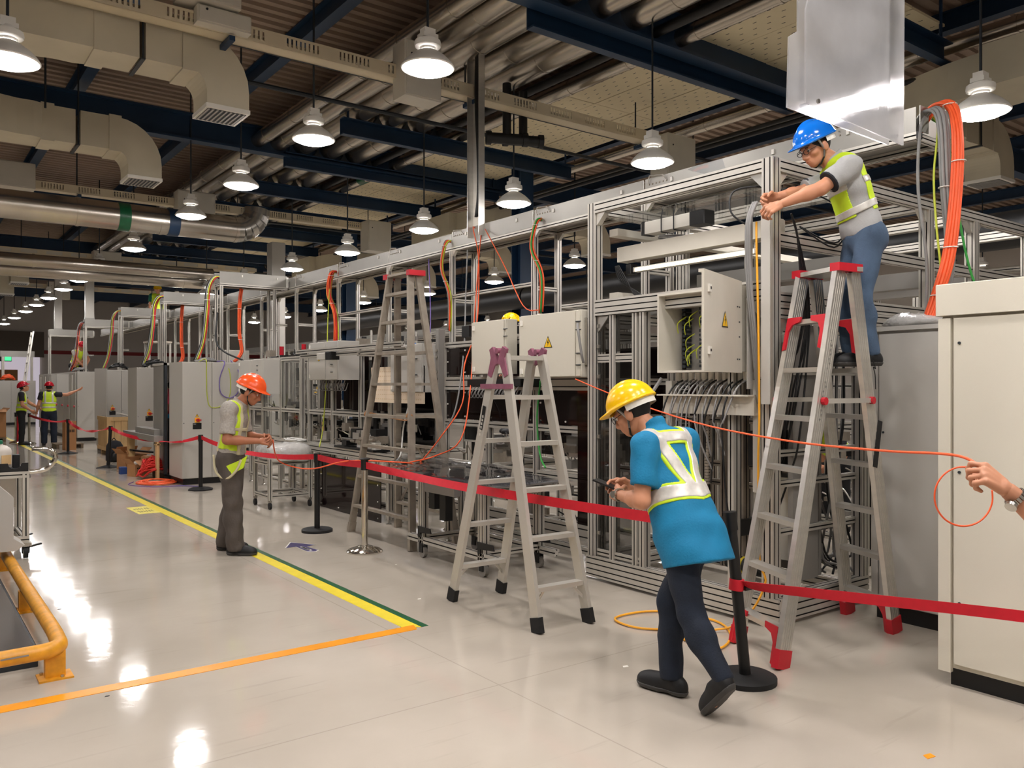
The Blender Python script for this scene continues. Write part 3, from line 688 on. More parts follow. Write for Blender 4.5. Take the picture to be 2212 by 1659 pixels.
def warn(par, o, ux, uy, s):                         # yellow triangle with a black bolt on plane at o
    o = Vector(o); ux = Vector(ux).normalized(); uy = Vector(uy).normalized(); n = ux.cross(uy)
    def pl(poly, a, b, m, nm):
        k = len(poly); vs = [o+ux*(x*s)+uy*(y*s)+n*t for t in (a,b) for x,y in poly]
        return MB().add(vs,[(i,(i+1)%k,k+(i+1)%k,k+i) for i in range(k)]+[tuple(range(k-1,-1,-1)),tuple(range(k,2*k))]).build(nm,m,par)
    pl([(-.58,-.5),(.58,-.5),(0,.5)],.0005,.001,'black','warning_border'); pl([(-.46,-.43),(.46,-.43),(0,.37)],.001,.0016,'sign_yellow','warning_sign')
    pl([(.03,.2),(-.12,-.1),(0,-.08),(-.05,-.36),(.14,.0),(.03,-.02),(.1,.18)],.0016,.0022,'black','lightning_bolt')
o = hinge+dv*.36+dn*.018; warn(door,(o.x,o.y,2.05),(-dv.x,-dv.y,0),(0,0,1),.105)
for u,z in ((.66,2.22),(.66,1.84)): dbox(MB(),u-.018,u+.018,z-.024,z+.024,.016,.03).build('latch','white',door); dbox(MB(),u-.006,u+.006,z-.008,z+.008,.03,.034).build('keyhole','black',door)
for u,z in ((.06,2.15),(.06,2.05),(.06,1.95),(.06,1.8),(.1,2.15),(.1,1.8)): dbox(MB(),u-.008,u+.008,z-.004,z+.004,.016,.02).build('hinge_screw','dark_steel',door)
# shelf bracket and cables under the switch box
sb = T('shelf_bracket','beige channel bracket below the open switch box with cables over it','bracket',(4.66,3.9,1.45))
MB().box(4.62,4.66,3.46,4.28,1.42,1.55).build('web','box_beige',sb); MB().box(4.55,4.66,3.46,4.28,1.55,1.56).build('flange','box_beige',sb)
for y in (3.47,4.26): MB().box(4.66,4.7,y-.03,y+.03,.9,1.66).build('upright','alu',sb)
k = 0
for i in range(14):
    y = 3.6+i*.045; z1 = random.uniform(.5,1.2); d = random.uniform(-.1,.1)
    cable('cable',[(4.75,y,1.67),(4.6,y-.01,1.6),(4.52,y+d*.3,1.4),(4.54+random.uniform(-.03,.05),y+d,.5*(1.4+z1)),(4.6,y+d*1.5,z1)],.0065,random.choice(['grey_cable','grey_cable','grey_cable','black_cable']),par=sb)
for z in (1.66,): MB().cyl((4.66,4.33,1.68),(4.56,4.4,1.5),.014,n=7).build('conduit','grey_cable',sb)
# ---------------------------------------------------------------- warm grey cabinets at the near right
def scr(par, x, y, z, r=.008): MB().cyl((x-.006,y,z),(x,y,z),r,n=8).build('lock_screw','dark_steel',par)
ca = T('cabinet','large pale grey control cabinet with black plinth at the near right','cabinet',(4.85,1.4,0))
MB().box(4.57,5.3,.6,2.19,.1,2.0).build('body','cabinet',ca); MB().box(4.6,5.3,.6,2.16,0,.1).build('plinth','black',ca)
MB().rbox(4.53,5.32,.58,2.21,2.0,2.17,.004).build('top_cover','cabinet',ca)
d = MB().box(4.545,4.57,.62,2.12,.13,1.985).build('door','cabinet',ca)
MB().box(4.54,4.57,2.135,2.2,.08,1.985).build('side_strip','cabinet',ca)
for z in (1.85,1.16,.46): scr(d,4.545,2.09,z)
cb = T('cabinet','dull grey cabinet behind the bright ladder with orange cables entering its top','cabinet',(5.85,2.7,0))
MB().box(5.5,6.3,2.24,3.12,.11,2.0).build('body','cabinet_grey',cb); MB().box(5.52,6.3,2.24,3.1,0,.11).build('plinth','black',cb)
d = MB().box(5.48,5.5,2.26,3.06,.12,1.98).build('door','cabinet_grey',cb); MB().box(5.485,5.5,3.075,3.12,.12,1.98).build('side_strip','cabinet_grey',cb); MB().box(5.47,6.3,2.24,3.13,2.0,2.03).build('top_plate','cabinet_grey',cb)
for z in (1.3,.5): scr(d,5.48,3.03,z)
# crumpled clear bag on the cabinet
mb = MB(); N_ = 14
for j in range(5):
    for i in range(N_):
        a = 2*PI*i/N_; r = (.16,.2,.17,.1,.03)[j]*random.uniform(.8,1.2); mb.v.append((5.66+r*.8*math.cos(a),2.9+r*1.1*math.sin(a),2.032+(0,.025,.06,.085,.09)[j]*random.uniform(.8,1.15)))
mb.f = [(j*N_+i,j*N_+(i+1)%N_,(j+1)*N_+(i+1)%N_,(j+1)*N_+i) for j in range(4) for i in range(N_)]
tag(mb.build('plastic_bag','plastic_wrap',smooth=True),'crumpled clear plastic bag on top of the dull grey cabinet','bag')
# ---------------------------------------------------------------- cable trunk on stilts with plates, rails, posts
TX = 5.9
tk = T('cable_raceway','long raised aluminium cable trunk of sheet plates running above the machine line','cable trunk',(TX,3,3.4))
ys_t = [3.0,3.9,5.7,7.45,9.2,10.95,12.7,14.5,16.3,18.4,20.5,22.7,25,27.5,30,32.5]
for i in range(len(ys_t)-1):
    a, b = ys_t[i]+.012, ys_t[i+1]-.012; dz = random.uniform(-.012,.012); q = random.uniform(0,.015)
    p = MB().box(TX-.004-q,TX+.004-q,a,b,3.455,3.64+dz).build('side_plate','plate',tk)
    MB().box(TX+.346,TX+.354,a,b,3.455,3.64+dz).build('side_plate','plate',tk)
    MB().box(TX,TX+.35,a,b,3.452,3.456).build('floor_plate','plate',tk)
    for y in (a+.3,b-.35):
        if a < 16: MB().box(TX-.018-q,TX-.004-q,y-.012,y+.012,3.56,3.6).build('clip','white',p)
    if a < 14:
        mb = MB()
        for r in range(6): mb.cyl((TX-.012-q,b-.28+r*.045,3.58+dz),(TX-.004-q,b-.28+r*.045,3.58+dz),.008,n=6)
        mb.build('stud','alu_dull',p,kind='stuff')
        MB().tube([(TX-.02-q,b-.28,3.6),(TX-.03-q,b-.25,3.64),(TX-.03-q,b-.08,3.66),(TX-.02-q,b-.05,3.6)],.006,n=5).build('wire_loop','alu',p)
for x in (TX+.0,TX+.35): 
    for a,b in ((3.0,9.2),(9.2,16.3),(16.3,32.5)): B(tk,'rail',(x,a,3.425),(x,b,3.425),.05,.05)
for i,y in enumerate(ys_t[1:]+[3.03]): B(tk,'cross_bar',(TX+.03,y,3.425),(TX+.32,y,3.425),.045)
for y in ys_t[1:12]:
    zb = 3.15 if y < 5.2 else 2.12
    for x in (TX+.0,TX+.35):
        B(tk,'post',(x,y,zb),(x,y,3.4),.06 if y < 12 else .05,.06 if y<12 else .05)
        gusset(tk,x,y-.03,3.4,-1,-1,'y',.07,.04)
    if 5.2 < y: B(tk,'tie_bar',(TX+.03,y,2.75),(TX+.32,y,2.75),.045)
for a,b in ((7.45,9.2),(10.95,12.7)): B(tk,'tie_bar',(TX,a,2.8),(TX,b,2.8),.045)
MB().box(TX+.0,TX+.12,2.985,2.993,3.456,3.64).build('end_plate','plate',tk); MB().prism([(TX+.3,3.456),(TX+.46,3.456),(TX+.46,3.62),(TX+.3,3.66)],'y',2.95,2.957).build('end_plate','plate',tk)
MB().box(TX-.03,TX+.03,2.985,3.0,3.4,3.45).build('end_cap','black',tk)
for z in (3.58,3.51): MB().cyl((TX-.016,3.14,z),(TX-.004,3.14,z),.012,n=8).build('bolt','alu_dull',tk)
tag(MB().prism([(4.52,3.16),(4.98,3.16),(4.9,3.3),(4.72,3.27)],'y',3.95,3.956).build('acrylic_scrap','clear_sheet'),'bent offcut of clear sheet lying on top of the nearest frame','sheet')
# vertical cable riser on the trunk
rs = T('cable_riser','tall upright aluminium cable riser standing on the trunk with dark cables inside','cable riser',(TX,8.55,3.6))
ry = onx(1036,500,TX).y
MB().box(TX-.012,TX-.006,ry-.02,ry+.13,3.5,6.0).build('front_plate','alu_bright',rs); MB().box(TX-.1,TX-.012,ry+.128,ry+.134,3.5,6.0).build('side_plate','alu_bright',rs); MB().box(TX-.1,TX-.012,ry-.126,ry-.12,3.5,6.0).build('side_plate','alu_bright',rs); MB().box(TX-.012,TX-.006,ry-.12,ry-.02,3.5,6.0).build('back_plate','grey_panel',rs)
for i,(a,b) in enumerate(((0,-.04),(-.03,-.06),(.02,-.05))): cable('cable',[(TX-.04,ry+a+.01,3.75),(TX-.05,ry+b,4.2),(TX-.045,ry+a,5.2),(TX-.04,ry+a-.02,6.05)],.016,'black_cable',par=rs)
# branches from the trunk to the cabinets on the aisle
def branch(y, xe, zc, i):
    t = T('raceway_branch',ORD[i]+' aluminium trunk branch on posts reaching out over the aisle-side cabinets','cable trunk',(xe,y,3.4),group='trunk branches')
    L = TX-.06
    for s in (0,.3):
        MB().box(xe,L,y+s-.004,y+s+.004,3.456,3.66).build('side_plate','plate',t); B(t,'rail',(xe,y+s,3.425),(L,y+s,3.425),.05)
    MB().box(xe,L,y,y+.3,3.452,3.456).build('floor_plate','plate',t); MB().box(L-.02,L+.02,y-.02,y-.004,3.45,3.64).build('joint_plate','white',t)
    B(t,'cross_bar',(xe+.02,y+.03,3.425),(xe+.02,y+.27,3.425),.045)
    for x in (xe+.03,xe+1.0) if xe < 4.9 else (xe+.03,):
        for s in (0,.3): B(t,'post',(x,y+s,zc if x < 4.75 else 2.0),(x,y+s,3.4),.05)
    B(t,'tie_bar',(xe+1.03,y,2.75),(L,y,2.75),.045)
    if i < 3:
        for x in (xe+.4,xe+1.05): MB().box(x-.01,x+.01,y-.016,y-.004,3.58,3.62).build('clip','white',t)
BR = [(14.8,4.6),(18.7,4.62),(23.0,4.64),(27.8,4.6),(33.5,4.4)]
for i,(y,x) in enumerate(BR): branch(y,x,2.05,i)
# ---------------------------------------------------------------- aisle-side cabinets far along the line
def cab(x0, x1, y0, y1, h, label, doors=2, sw=True, front='y'):
    t = T('cabinet',label,'cabinet',((x0+x1)/2,(y0+y1)/2,0)); m = 'cabinet_grey'
    MB().box(x0+.01,x1,y0+.01,y1,.1,h).build('body',m,t); MB().box(x0+.03,x1,y0+.03,y1,0,.1).build('plinth','black',t)
    xs = np.linspace(x0,x1,doors+1) if doors > 1 else [x0,x1]
    for i in range(len(xs)-1):
        d = MB().rbox(xs[i]+.006,xs[i+1]-.006,y0-.015,y0+.01,.11,h-.01,.003).build('door',m,t)
        MB().cyl((xs[i]+.03,y0-.02,h*.5),(xs[i]+.03,y0-.014,h*.5),.008,n=6).build('lock_screw','dark_steel',d)
        if sw and i == 0:
            u = (xs[0]+xs[1])/2; z = 1.02
            s_ = MB().rbox(u-.04,u+.04,y0-.04,y0-.015,z,z+.08,.004).build('switch_plate','yellow_cable',d); MB().cyl((u,y0-.075,z+.04),(u,y0-.04,z+.04),.026,n=10).box(u-.008,u+.05,y0-.085,y0-.07,z+.03,z+.05).build('rotary_handle','red_plastic',d)
            MB().box(u-.07,u+.07,y0-.02,y0-.015,z-.11,z-.01).build('black_plate','black',d)
            MB().box(u-.06,u-.02,y0-.022,y0-.02,z-.035,z-.02).build('plate_lettering','grey_cable',d)
            warn(d,(u,y0-.016,z+.12),(1,0,0),(0,0,1),.05)
    return t
c1 = cab(3.74,4.7,14.0,14.8,2.02,'wide grey double-door cabinet with yellow and red switch behind the orange-helmeted man')
od = T('open_cabinet','open dark-edged cabinet standing between two pale cabinets beyond the orange-helmeted man','cabinet',(3.78,15.2,0))
MB().box(3.72,3.76,14.95,15.75,.1,2.0).box(3.74,4.3,15.72,15.75,.1,2.0).build('side_wall','grey_panel',od); MB().box(3.7,3.74,14.9,14.98,.08,2.02).build('edge','dark_steel',od); MB().box(3.7,4.3,14.9,15.75,0,.1).build('plinth','black',od); MB().box(3.7,4.3,14.9,15.75,1.98,2.02).build('top','cabinet_grey',od)
cab(3.9,4.86,17.9,18.7,2.0,'pale grey double-door cabinet behind the red cable heap and cardboard boxes')
c3 = cab(4.08,4.9,22.2,23.1,2.02,'pale grey cabinet with two half-open narrow doors behind the wooden crate')
for x,yy,a in ((4.02,22.5,-.5),(4.0,22.05,.5)): MB().obox((x,yy,1.2),(.03,.4,1.7),Matrix.Rotation(a,3,'Z')).build('open_door','cabinet_grey',c3)
c4 = cab(4.26,4.86,27.0,35.0,2.05,'long bank of grey cabinets beside the two red-helmeted men',1,False)
for i,y in enumerate(np.arange(27.1,34.8,1.1)):
    d = MB().rbox(4.235,4.262,y,y+1.05,.12,2.02,.004).build('door','cabinet_grey',c4); MB().cyl((4.2,y+.12,1.02),(4.235,y+.12,1.02),.03,n=8).build('red_knob','red_plastic',d)
    if i in (1,2): MB().box(3.9,4.23,y+.02,y+.06,1.35,1.98).build('open_door','cabinet_grey',c4)
    MB().box(4.222,4.236,y+.5,y+.56,1.5,1.95).build('vent_strip','white',d)
cab(3.4,4.75,40.0,40.8,1.85,'far pale cabinet at the end of the walkway under a trunk frame',3,False)
cab(6.3,7.0,20.2,20.9,2.5,'tall pale cabinet standing behind the trunk branches',1,False)
# red lamps on top of far cabinets, posts for far trunk frame
ft = T('raceway_gateway','far aluminium trunk gateway standing on the end cabinet of the walkway','cable trunk',(4.1,40.4,1.85))
for x in (3.6,4.65): B(ft,'post',(x,40.4,1.85),(x,40.4,2.85),.1)
MB().box(3.5,4.75,40.35,40.45,2.85,3.1).build('side_plate','plate',ft)
# ---------------------------------------------------------------- middle stations of the line
def grid_frame(label, xs, ys, zs, w=.06, name='profile_machine', top=True, m='alu', zbase=.1, grp=None):
    t = T(name,label,'machine frame',((xs[0]+xs[-1])/2,(ys[0]+ys[-1])/2,0),group=grp)
    for x in xs:
        for y in ys: B(t,'post',(x,y,zbase),(x,y,zs[-1]+w/2),w,w,1,1,m)
    for z in zs:
        for x in xs:
            for a,b in zip(ys[:-1],ys[1:]): B(t,'rail',(x,a+w/2,z),(x,b-w/2,z),w,w,1,1,m)
        for y in ys[::2] if len(ys) > 3 else ys:
            for a,b in zip(xs[:-1],xs[1:]): B(t,'cross_rail',(a+w/2,y,z),(b-w/2,y,z),w,w,1,1,m)
    for x in xs:
        for y in ys: foot(t,x,y,zbase+.01)
    return t
def panel(t, name, m, x, y0, y1, z0, z1, th=.006):
    p = MB().box(x-th/2,x+th/2,y0,y1,z0,z1).build(name,m,t)
    return p
def bolts(p, x, y0, y1, z0, z1, n=3):
    mb = MB()
    for i in range(n):
        f = i/(n-1)
        for y,z in ((y0+(y1-y0)*f,z0),(y0+(y1-y0)*f,z1),(y0,z0+(z1-z0)*f),(y1,z0+(z1-z0)*f)): mb.cyl((x-.012,y,z),(x-.003,y,z),.009,n=6)
    mb.build('panel_screw','white',p,kind='stuff')
def innards(t, x0,x1,y0,y1,z0,z1, n, seed):
    r = random.Random(seed); mbs = {'black':MB(),'grey_panel':MB(),'alu_dull':MB(),'alu_bright':MB()}
    for i in range(n):
        k = r.choice(list(mbs)+['black']); x = r.uniform(x0,x1); y = r.uniform(y0,y1); z = r.uniform(z0,z1); q = r.random()
        if q < .45: mbs[k].box(x,x+r.uniform(.03,.18),y,y+r.uniform(.03,.2),z,z+r.uniform(.03,.14))
        elif q < .7: mbs[k].cyl((x,y,z),(x,y,z+r.uniform(.05,.25)),r.uniform(.012,.04),n=8)
        elif q < .85: mbs[k].cyl((x,y,z),(x,y+r.uniform(.1,.4),z),r.uniform(.01,.03),n=8)
        else: mbs[k].tube(spline([(x,y,z),(x,y+.1,z+.12),(x+.05,y+.2,z+.02),(x,y+.3,z+.06)],4),.007,n=5)
    for k,mb in mbs.items():
        if mb.f: mb.build('mechanism',k,t,kind='stuff')
s2 = grid_frame('aluminium machine frame with dark windows behind the middle ladder',(4.98,5.95),(5.35,6.25,7.05,7.9),(.14,.78,1.22,1.66,2.08))
B(s2,'wide_rail',(4.96,5.4,1.65),(4.96,7.85,1.65),.05,.14,1,2); B(s2,'wide_rail',(4.96,5.4,.3),(4.96,9.0,.3),.05,.14,1,2)
for y0,y1,z0,z1 in [(7.1,7.86,1.74,2.04),(6.3,7.02,1.74,2.04),(7.1,7.86,1.26,1.58),(6.3,7.02,1.26,1.58),(5.4,6.2,1.26,1.66)]:
    p = panel(s2,'dark_window','smoke',4.965,y0,y1,z0,z1); bolts(p,4.965,y0+.03,y1-.03,z0+.03,z1-.03)
panel(s2,'dark_window','smoke',5.9,5.4,7.86,.85,2.0); panel(s2,'dark_window','smoke',4.95,5.3,5.62,.35,1.6)
innards(s2,5.1,5.7,5.5,7.7,.82,1.15,46,1); innards(s2,5.0,5.6,5.5,7.8,.2,.6,16,2); innards(s2,5.0,5.9,5.5,7.8,2.1,2.2,22,9)
s3 = grid_frame('aluminium machine frame with black back panels beyond the dull ladder',(4.85,5.95),(8.95,9.75,10.6,11.4),(.14,.78,1.25,2.08))
for y0,y1,z0,z1 in [(9.0,9.7,1.3,2.02),(9.8,10.55,1.3,2.02),(10.65,11.35,1.3,2.02)]:
    p = panel(s3,'dark_window','smoke',4.98,y0,y1,z0,z1)
panel(s3,'back_panel','black_gloss',5.5,9.0,11.35,.8,2.0)
innards(s3,4.9,5.4,9.0,11.2,.82,1.12,60,3); innards(s3,4.9,5.9,9.0,11.3,2.1,2.22,20,8)
s4 = grid_frame('aluminium machine enclosure with clear panes beside the orange-helmeted man',(4.85,5.95),(11.7,12.5,13.3,13.9),(.14,.78,1.25,2.04))
for y0,y1,z0,z1 in [(11.74,12.46,1.3,2.0),(12.54,13.26,1.3,2.0),(11.74,12.46,.82,1.2),(12.54,13.26,.82,1.2)]:
    panel(s4,'clear_pane','clear',4.83,y0,y1,z0,z1)
for y in (11.95,12.1,12.3,12.75,12.9,13.1): B(s4,'inner_post',(5.2+.1*(int(y*10)%3),y,.8),(5.2+.1*(int(y*10)%3),y,2.0),.05)
innards(s4,4.95,5.6,11.8,13.6,.82,1.3,70,4); innards(s4,5.3,5.9,11.8,13.6,1.3,1.9,40,14); innards(s4,4.95,5.9,11.8,13.8,2.06,2.16,24,5)
for i,(y,c) in enumerate([(12.9,'hat_red'),(12.0,'hat_red')]):
    l = T('signal_lamp',['first','second'][1-i]+' red stack light on top of the clear-paned enclosure','signal lamp',(5.0,y,2.07)); MB().cyl((5.0,y,2.07),(5.0,y,2.12),.03,n=10).build('base','black',l); MB().cyl((5.0,y,2.12),(5.0,y,2.26),.035,n=12).build('red_lens',c,l,smooth='angle')
# wall-hung switch boxes along the front
def swbox(y0, y1, x0, x1, z0, z1, label, warn_=True, split=.7, m='cabinet'):
    t = T('switch_box',label,'switch box',((x0+x1)/2,(y0+y1)/2,z0))
    MB().rbox(x0,x1,y0,y1,z0,z1,.005).build('body',m,t); ys = y1-(y1-y0)*split
    d = MB().box(x0-.014,x0,ys+.004,y1-.004,z0+.006,z1-.006).build('door',m,t); MB().box(x0-.01,x0,y0+.004,ys-.004,z0+.006,z1-.006).build('side_panel',m,t)
    for z in (z0+.1*(z1-z0),z1-.12*(z1-z0)): MB().box(x0-.026,x0-.014,y1-.06,y1-.03,z-.025,z+.025).build('latch','white',d)
    mb = MB()
    for z in (z1-.1,z1-.17,z0+.2,z0+.1): mb.box(x0-.02,x0-.01,(y0+ys)/2-.04,(y0+ys)/2+.02,z-.004,z+.004)
    mb.build('panel_screw','dark_steel',t,kind='stuff')
    if warn_: warn(d,(x0-.015,y0+(y1-y0)*.62 if split<.9 else (y0+y1)/2,z0+.55*(z1-z0)),(0,-1,0),(0,0,1),warn_)
    return t
ba = swbox(5.25,6.1,4.66,4.9,1.7,2.27,'large pale switch box with yellow triangle behind the near step ladder',.105,.93)
MB().box(4.7,4.9,5.22,5.25,1.8,2.2).build('side_bracket','steel',ba)
h = MB().tube(spline([(4.64,5.27,2.15),(4.58,5.2,2.1),(4.6,5.18,1.9),(4.64,5.2,1.82)],5),.012,n=6).build('cable_elbow','grey_cable',ba,smooth=True)
swbox(6.5,7.1,4.8,4.93,1.74,2.28,'narrow pale switch box beside the large one with the triangle',0,.95)
mb = MB().box(4.7,4.95,6.15,7.05,1.62,1.69)
o = tag(mb.build('cable_comb','black'),'black cable entry bar under the narrow pale switch box','cable entry')
mb = MB()
for i in range(14): y = 6.2+i*.06; mb.tube(spline([(4.72,y,1.62),(4.68,y+.02,1.55),(4.74,y+.05,1.5),(4.78,y+.03,1.58)],4),.006,n=4)
mb.build('cable_loop','grey_cable',o,kind='stuff')
swbox(7.98,8.7,4.72,4.92,1.55,2.1,'grey switch box seen through the dull ladder',0,.62,'cabinet_grey')
bd = swbox(9.7,10.6,4.5,4.8,1.7,2.2,'grey switch box with wires hanging beneath, beyond the pegboard',.05,.6,'cabinet_grey')
mb = MB()
for i in range(10): y = 9.75+i*.08; mb.tube(spline([(4.62,y,1.7),(4.6,y+.03,1.6),(4.66,y+.08,1.56),(4.68,y+.04,1.66)],4),.006,n=4)
mb.build('cable_loop','grey_cable',bd,kind='stuff')
swbox(12.5,13.6,4.55,4.82,1.5,2.04,'grey switch box behind the orange helmet',.05,.55,'cabinet_grey')
pg = T('pegboard','cream pegboard sheet hung on the frame behind the dull ladder','board',(4.74,8.6,1.42))
MB().box(4.735,4.75,7.98,9.25,1.42,1.85).build('sheet','pegboard',pg)
mb = MB()
for r in range(7):
    for i in range(25): mb.box(4.7325,4.736,8.04+i*.048,8.05+i*.048,1.46+r*.055,1.468+r*.055)
mb.build('peg_hole','wood',pg,kind='stuff')
cp = T('button_post','grey sheet-metal post with round buttons between dark windows','post',(4.95,7.98,.8))
MB().rbox(4.88,4.97,7.9,7.965,.8,2.26,.004).build('body','grey_panel',cp)
for z in (1.62,1.7,1.78,1.95,2.02): MB().cyl((4.87,7.93,z),(4.882,7.93,z),.016,n=10).build('button','steel',cp,smooth='angle')
for i,y in enumerate([7.62,6.72]):
    mo = T('monitor',['white-rimmed small screen left of','white-rimmed small screen behind the rails of'][i]+' the near step ladder','screen',(5.15,y,.95))
    MB().rbox(5.13,5.18,y-.15,y+.15,1.0,1.19,.01).build('rim','white',mo); MB().box(5.126,5.131,y-.12,y+.12,1.025,1.165).build('screen','screen',mo); MB().cyl((5.16,y,.8),(5.16,y,1.0),.02,n=8).build('stand','black',mo)
ax = T('linear_axis','pair of aluminium rails with a black end block in front of the grey switch box','linear axis',(4.45,9.0,2.1))
for z,x in ((2.08,4.36),(2.02,4.42)): B(ax,'rail',(x,7.8,z),(x,10.7,z),.04,.05)
MB().rbox(4.33,4.45,9.55,9.72,1.95,2.05,.004).build('end_block','black',ax); MB().rbox(4.34,4.44,9.72,10.0,1.96,2.04,.004).build('housing','cabinet_grey',ax)
for y in (8.9,): B(ax,'support',(4.38,y,2.0),(4.9,y,2.0),.05)
# ---------------------------------------------------------------- conveyor, smoked panel, tables
cv = T('conveyor','long low aluminium conveyor running in front of the middle stations','conveyor',(4.5,9.5,0))
for x in (4.63,4.79): B(cv,'side_rail',(x,7.2,.77),(x,12.2,.77),.05,.1,1,2)
MB().box(4.65,4.77,7.2,12.2,.79,.80).build('belt','grey_panel',cv)
for y in (7.3,8.6,10.6,12.0):
    for x in (4.63,4.79): B(cv,'leg',(x,y,.05),(x,y,.72),.05); foot(cv,x,y,.06)
    B(cv,'cross_bar',(4.65,y,.68),(4.77,y,.68),.045)
for y0,y1 in ((8.9,10.0),): MB().box(4.58,4.81,y0,y1,.825,.85).build('black_pallet','black',cv)
innards(cv,4.6,4.72,8.9,9.9,.86,.98,26,6)
fx = T('fixture','pale clamping fixture with an orange hose on the conveyor','fixture',(4.5,9.3,.85))
MB().prism([(9.1,.85),(9.5,.85),(9.46,.98),(9.38,1.02),(9.3,1.0),(9.22,1.08),(9.15,1.0)],'x',4.66,4.72).build('arm','white',fx); MB().tube(spline([(4.64,9.25,.86),(4.62,9.22,.96),(4.62,9.12,.97)],5),.014,n=7).build('hose','orange_cable',fx,smooth=True); MB().rbox(4.62,4.70,8.92,9.02,.85,.94,.004).build('block','white',fx)
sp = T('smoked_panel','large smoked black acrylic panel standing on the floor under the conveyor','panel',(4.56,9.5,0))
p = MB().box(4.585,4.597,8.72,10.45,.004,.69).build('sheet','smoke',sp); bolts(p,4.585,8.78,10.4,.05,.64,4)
# sheet table
tb = T('work_table','aluminium frame table carrying stacked clear sheets behind the near ladder','table',(4.2,6.2,0))
for x in (4.0,4.6):
    for y in (5.75,6.75):
        B(tb,'leg',(x,y,.14),(x,y,.74),.06,.09,1,2); c = MB().cyl((x-.018,y,.055),(x+.018,y,.055),.055,n=14).build('caster','grey_panel',tb,smooth='angle'); MB().box(x-.03,x-.02,y-.03,y+.03,.05,.14).box(x+.02,x+.03,y-.03,y+.03,.05,.14).build('fork','black',c)
        MB().prism([(y-.02,.2),(y+.02,.2),(y+.02,.3),(y-.2,.3),(y-.22,.255),(y-.02,.24)],'x',x-.05,x-.04).build('brake_lever','black',tb)
    B(tb,'foot_rail',(x,5.5,.17),(x,7.0,.17),.06); B(tb,'top_rail',(x,5.55,.745),(x,6.95,.745),.06)
for y in (5.75,6.75): B(tb,'cross_rail',(4.0,y,.7),(4.6,y,.7),.06); B(tb,'cross_rail',(4.0,y,.19),(4.6,y,.19),.05)
MB().box(3.95,4.7,5.5,7.0,.775,.79).build('top_plate','grey_panel',tb); MB().rbox(3.86,3.94,6.0,6.5,.66,.78,.005).build('side_plate','grey_panel',tb)
MB().rbox(3.9,3.98,6.2,6.3,.42,.74,.004).rbox(3.92,4.0,6.42,6.52,.5,.74,.004).build('clamp_unit','black',tb)
def sheet(x0,x1,y0,y1,z,lift,label,seed):
    n = 12; r = random.Random(seed); vs = []; fs = []
    for k in (0,.006):
        for j in range(n+1):
            for i in range(n+1):
                u, v = i/n, j/n; e = max(abs(u-.5),abs(v-.5))*2
                vs.append((x0+(x1-x0)*u, y0+(y1-y0)*v, z+k+lift*(e**6)*math.sin(u*9+v*5+seed)*.5+lift*.3*e**2))
    m = (n+1)**2
    for j in range(n):
        for i in range(n):
            a = j*(n+1)+i; fs += [(a,a+n+1,a+n+2,a+1),(m+a,m+a+1,m+a+n+2,m+a+n+1)]
    for i in range(n):
        for a,b in ((i,i+1),(n*(n+1)+i,n*(n+1)+i+1),(i*(n+1),(i+1)*(n+1)),(i*(n+1)+n,(i+1)*(n+1)+n)): fs.append((a,b,m+b,m+a))
    tag(MB().add(vs,fs).build('clear_sheet','clear_sheet'),label,'sheet')
sheet(3.74,4.72,5.42,6.95,.795,.02,'lowest large clear plastic sheet on the aluminium table',1)
sheet(3.72,4.6,5.6,7.15,.825,.05,'upper clear plastic sheet with curled edges on the aluminium table',2)
sheet(3.85,4.5,6.9,7.6,.84,.06,'small crumpled clear sheet at the far end of the aluminium table',3)
# wrapped-load trolley
wt = T('trolley','small aluminium trolley carrying a plastic-wrapped load behind the black stanchion','trolley',(4.2,10.85,0))
for x in (3.93,4.48):
    for y in (10.55,11.1):
        B(wt,'leg',(x,y,.12),(x,y,.66),.05); c = MB().cyl((x-.014,y,.045),(x+.014,y,.045),.045,n=12).build('caster','rubber',wt,smooth='angle'); MB().box(x-.02,x+.02,y-.02,y+.02,.09,.125).build('caster_plate','steel',c)
    for z in (.17,.6): B(wt,'rail',(x,10.57,z),(x,11.08,z),.045)
for y in (10.55,11.1):
    for z in (.17,.6): B(wt,'rail',(3.95,y,z),(4.46,y,z),.045)
mb = MB(); n_ = 18
for j,(z,s) in enumerate([(.63,.86),(.66,.92),(.74,.95),(.81,.92),(.84,.75),(.85,.35)]):
    for i in range(n_):
        a = 2*PI*i/n_; ca_, sa_ = math.cos(a), math.sin(a); q = 1/max(abs(ca_),abs(sa_))**.95
        mb.v.append((4.2+.3*s*ca_*q*random.uniform(.93,1.07),10.75+.36*s*sa_*q*random.uniform(.93,1.07),z+random.uniform(-.012,.012)))
mb.f = [(j*n_+i,j*n_+(i+1)%n_,(j+1)*n_+(i+1)%n_,(j+1)*n_+i) for j in range(5) for i in range(n_)]+[tuple(range(5*n_,6*n_))]
tag(mb.build('wrapped_load','plastic_wrap',smooth=True),'bulky load wrapped in clear plastic on the small trolley','wrapped load')
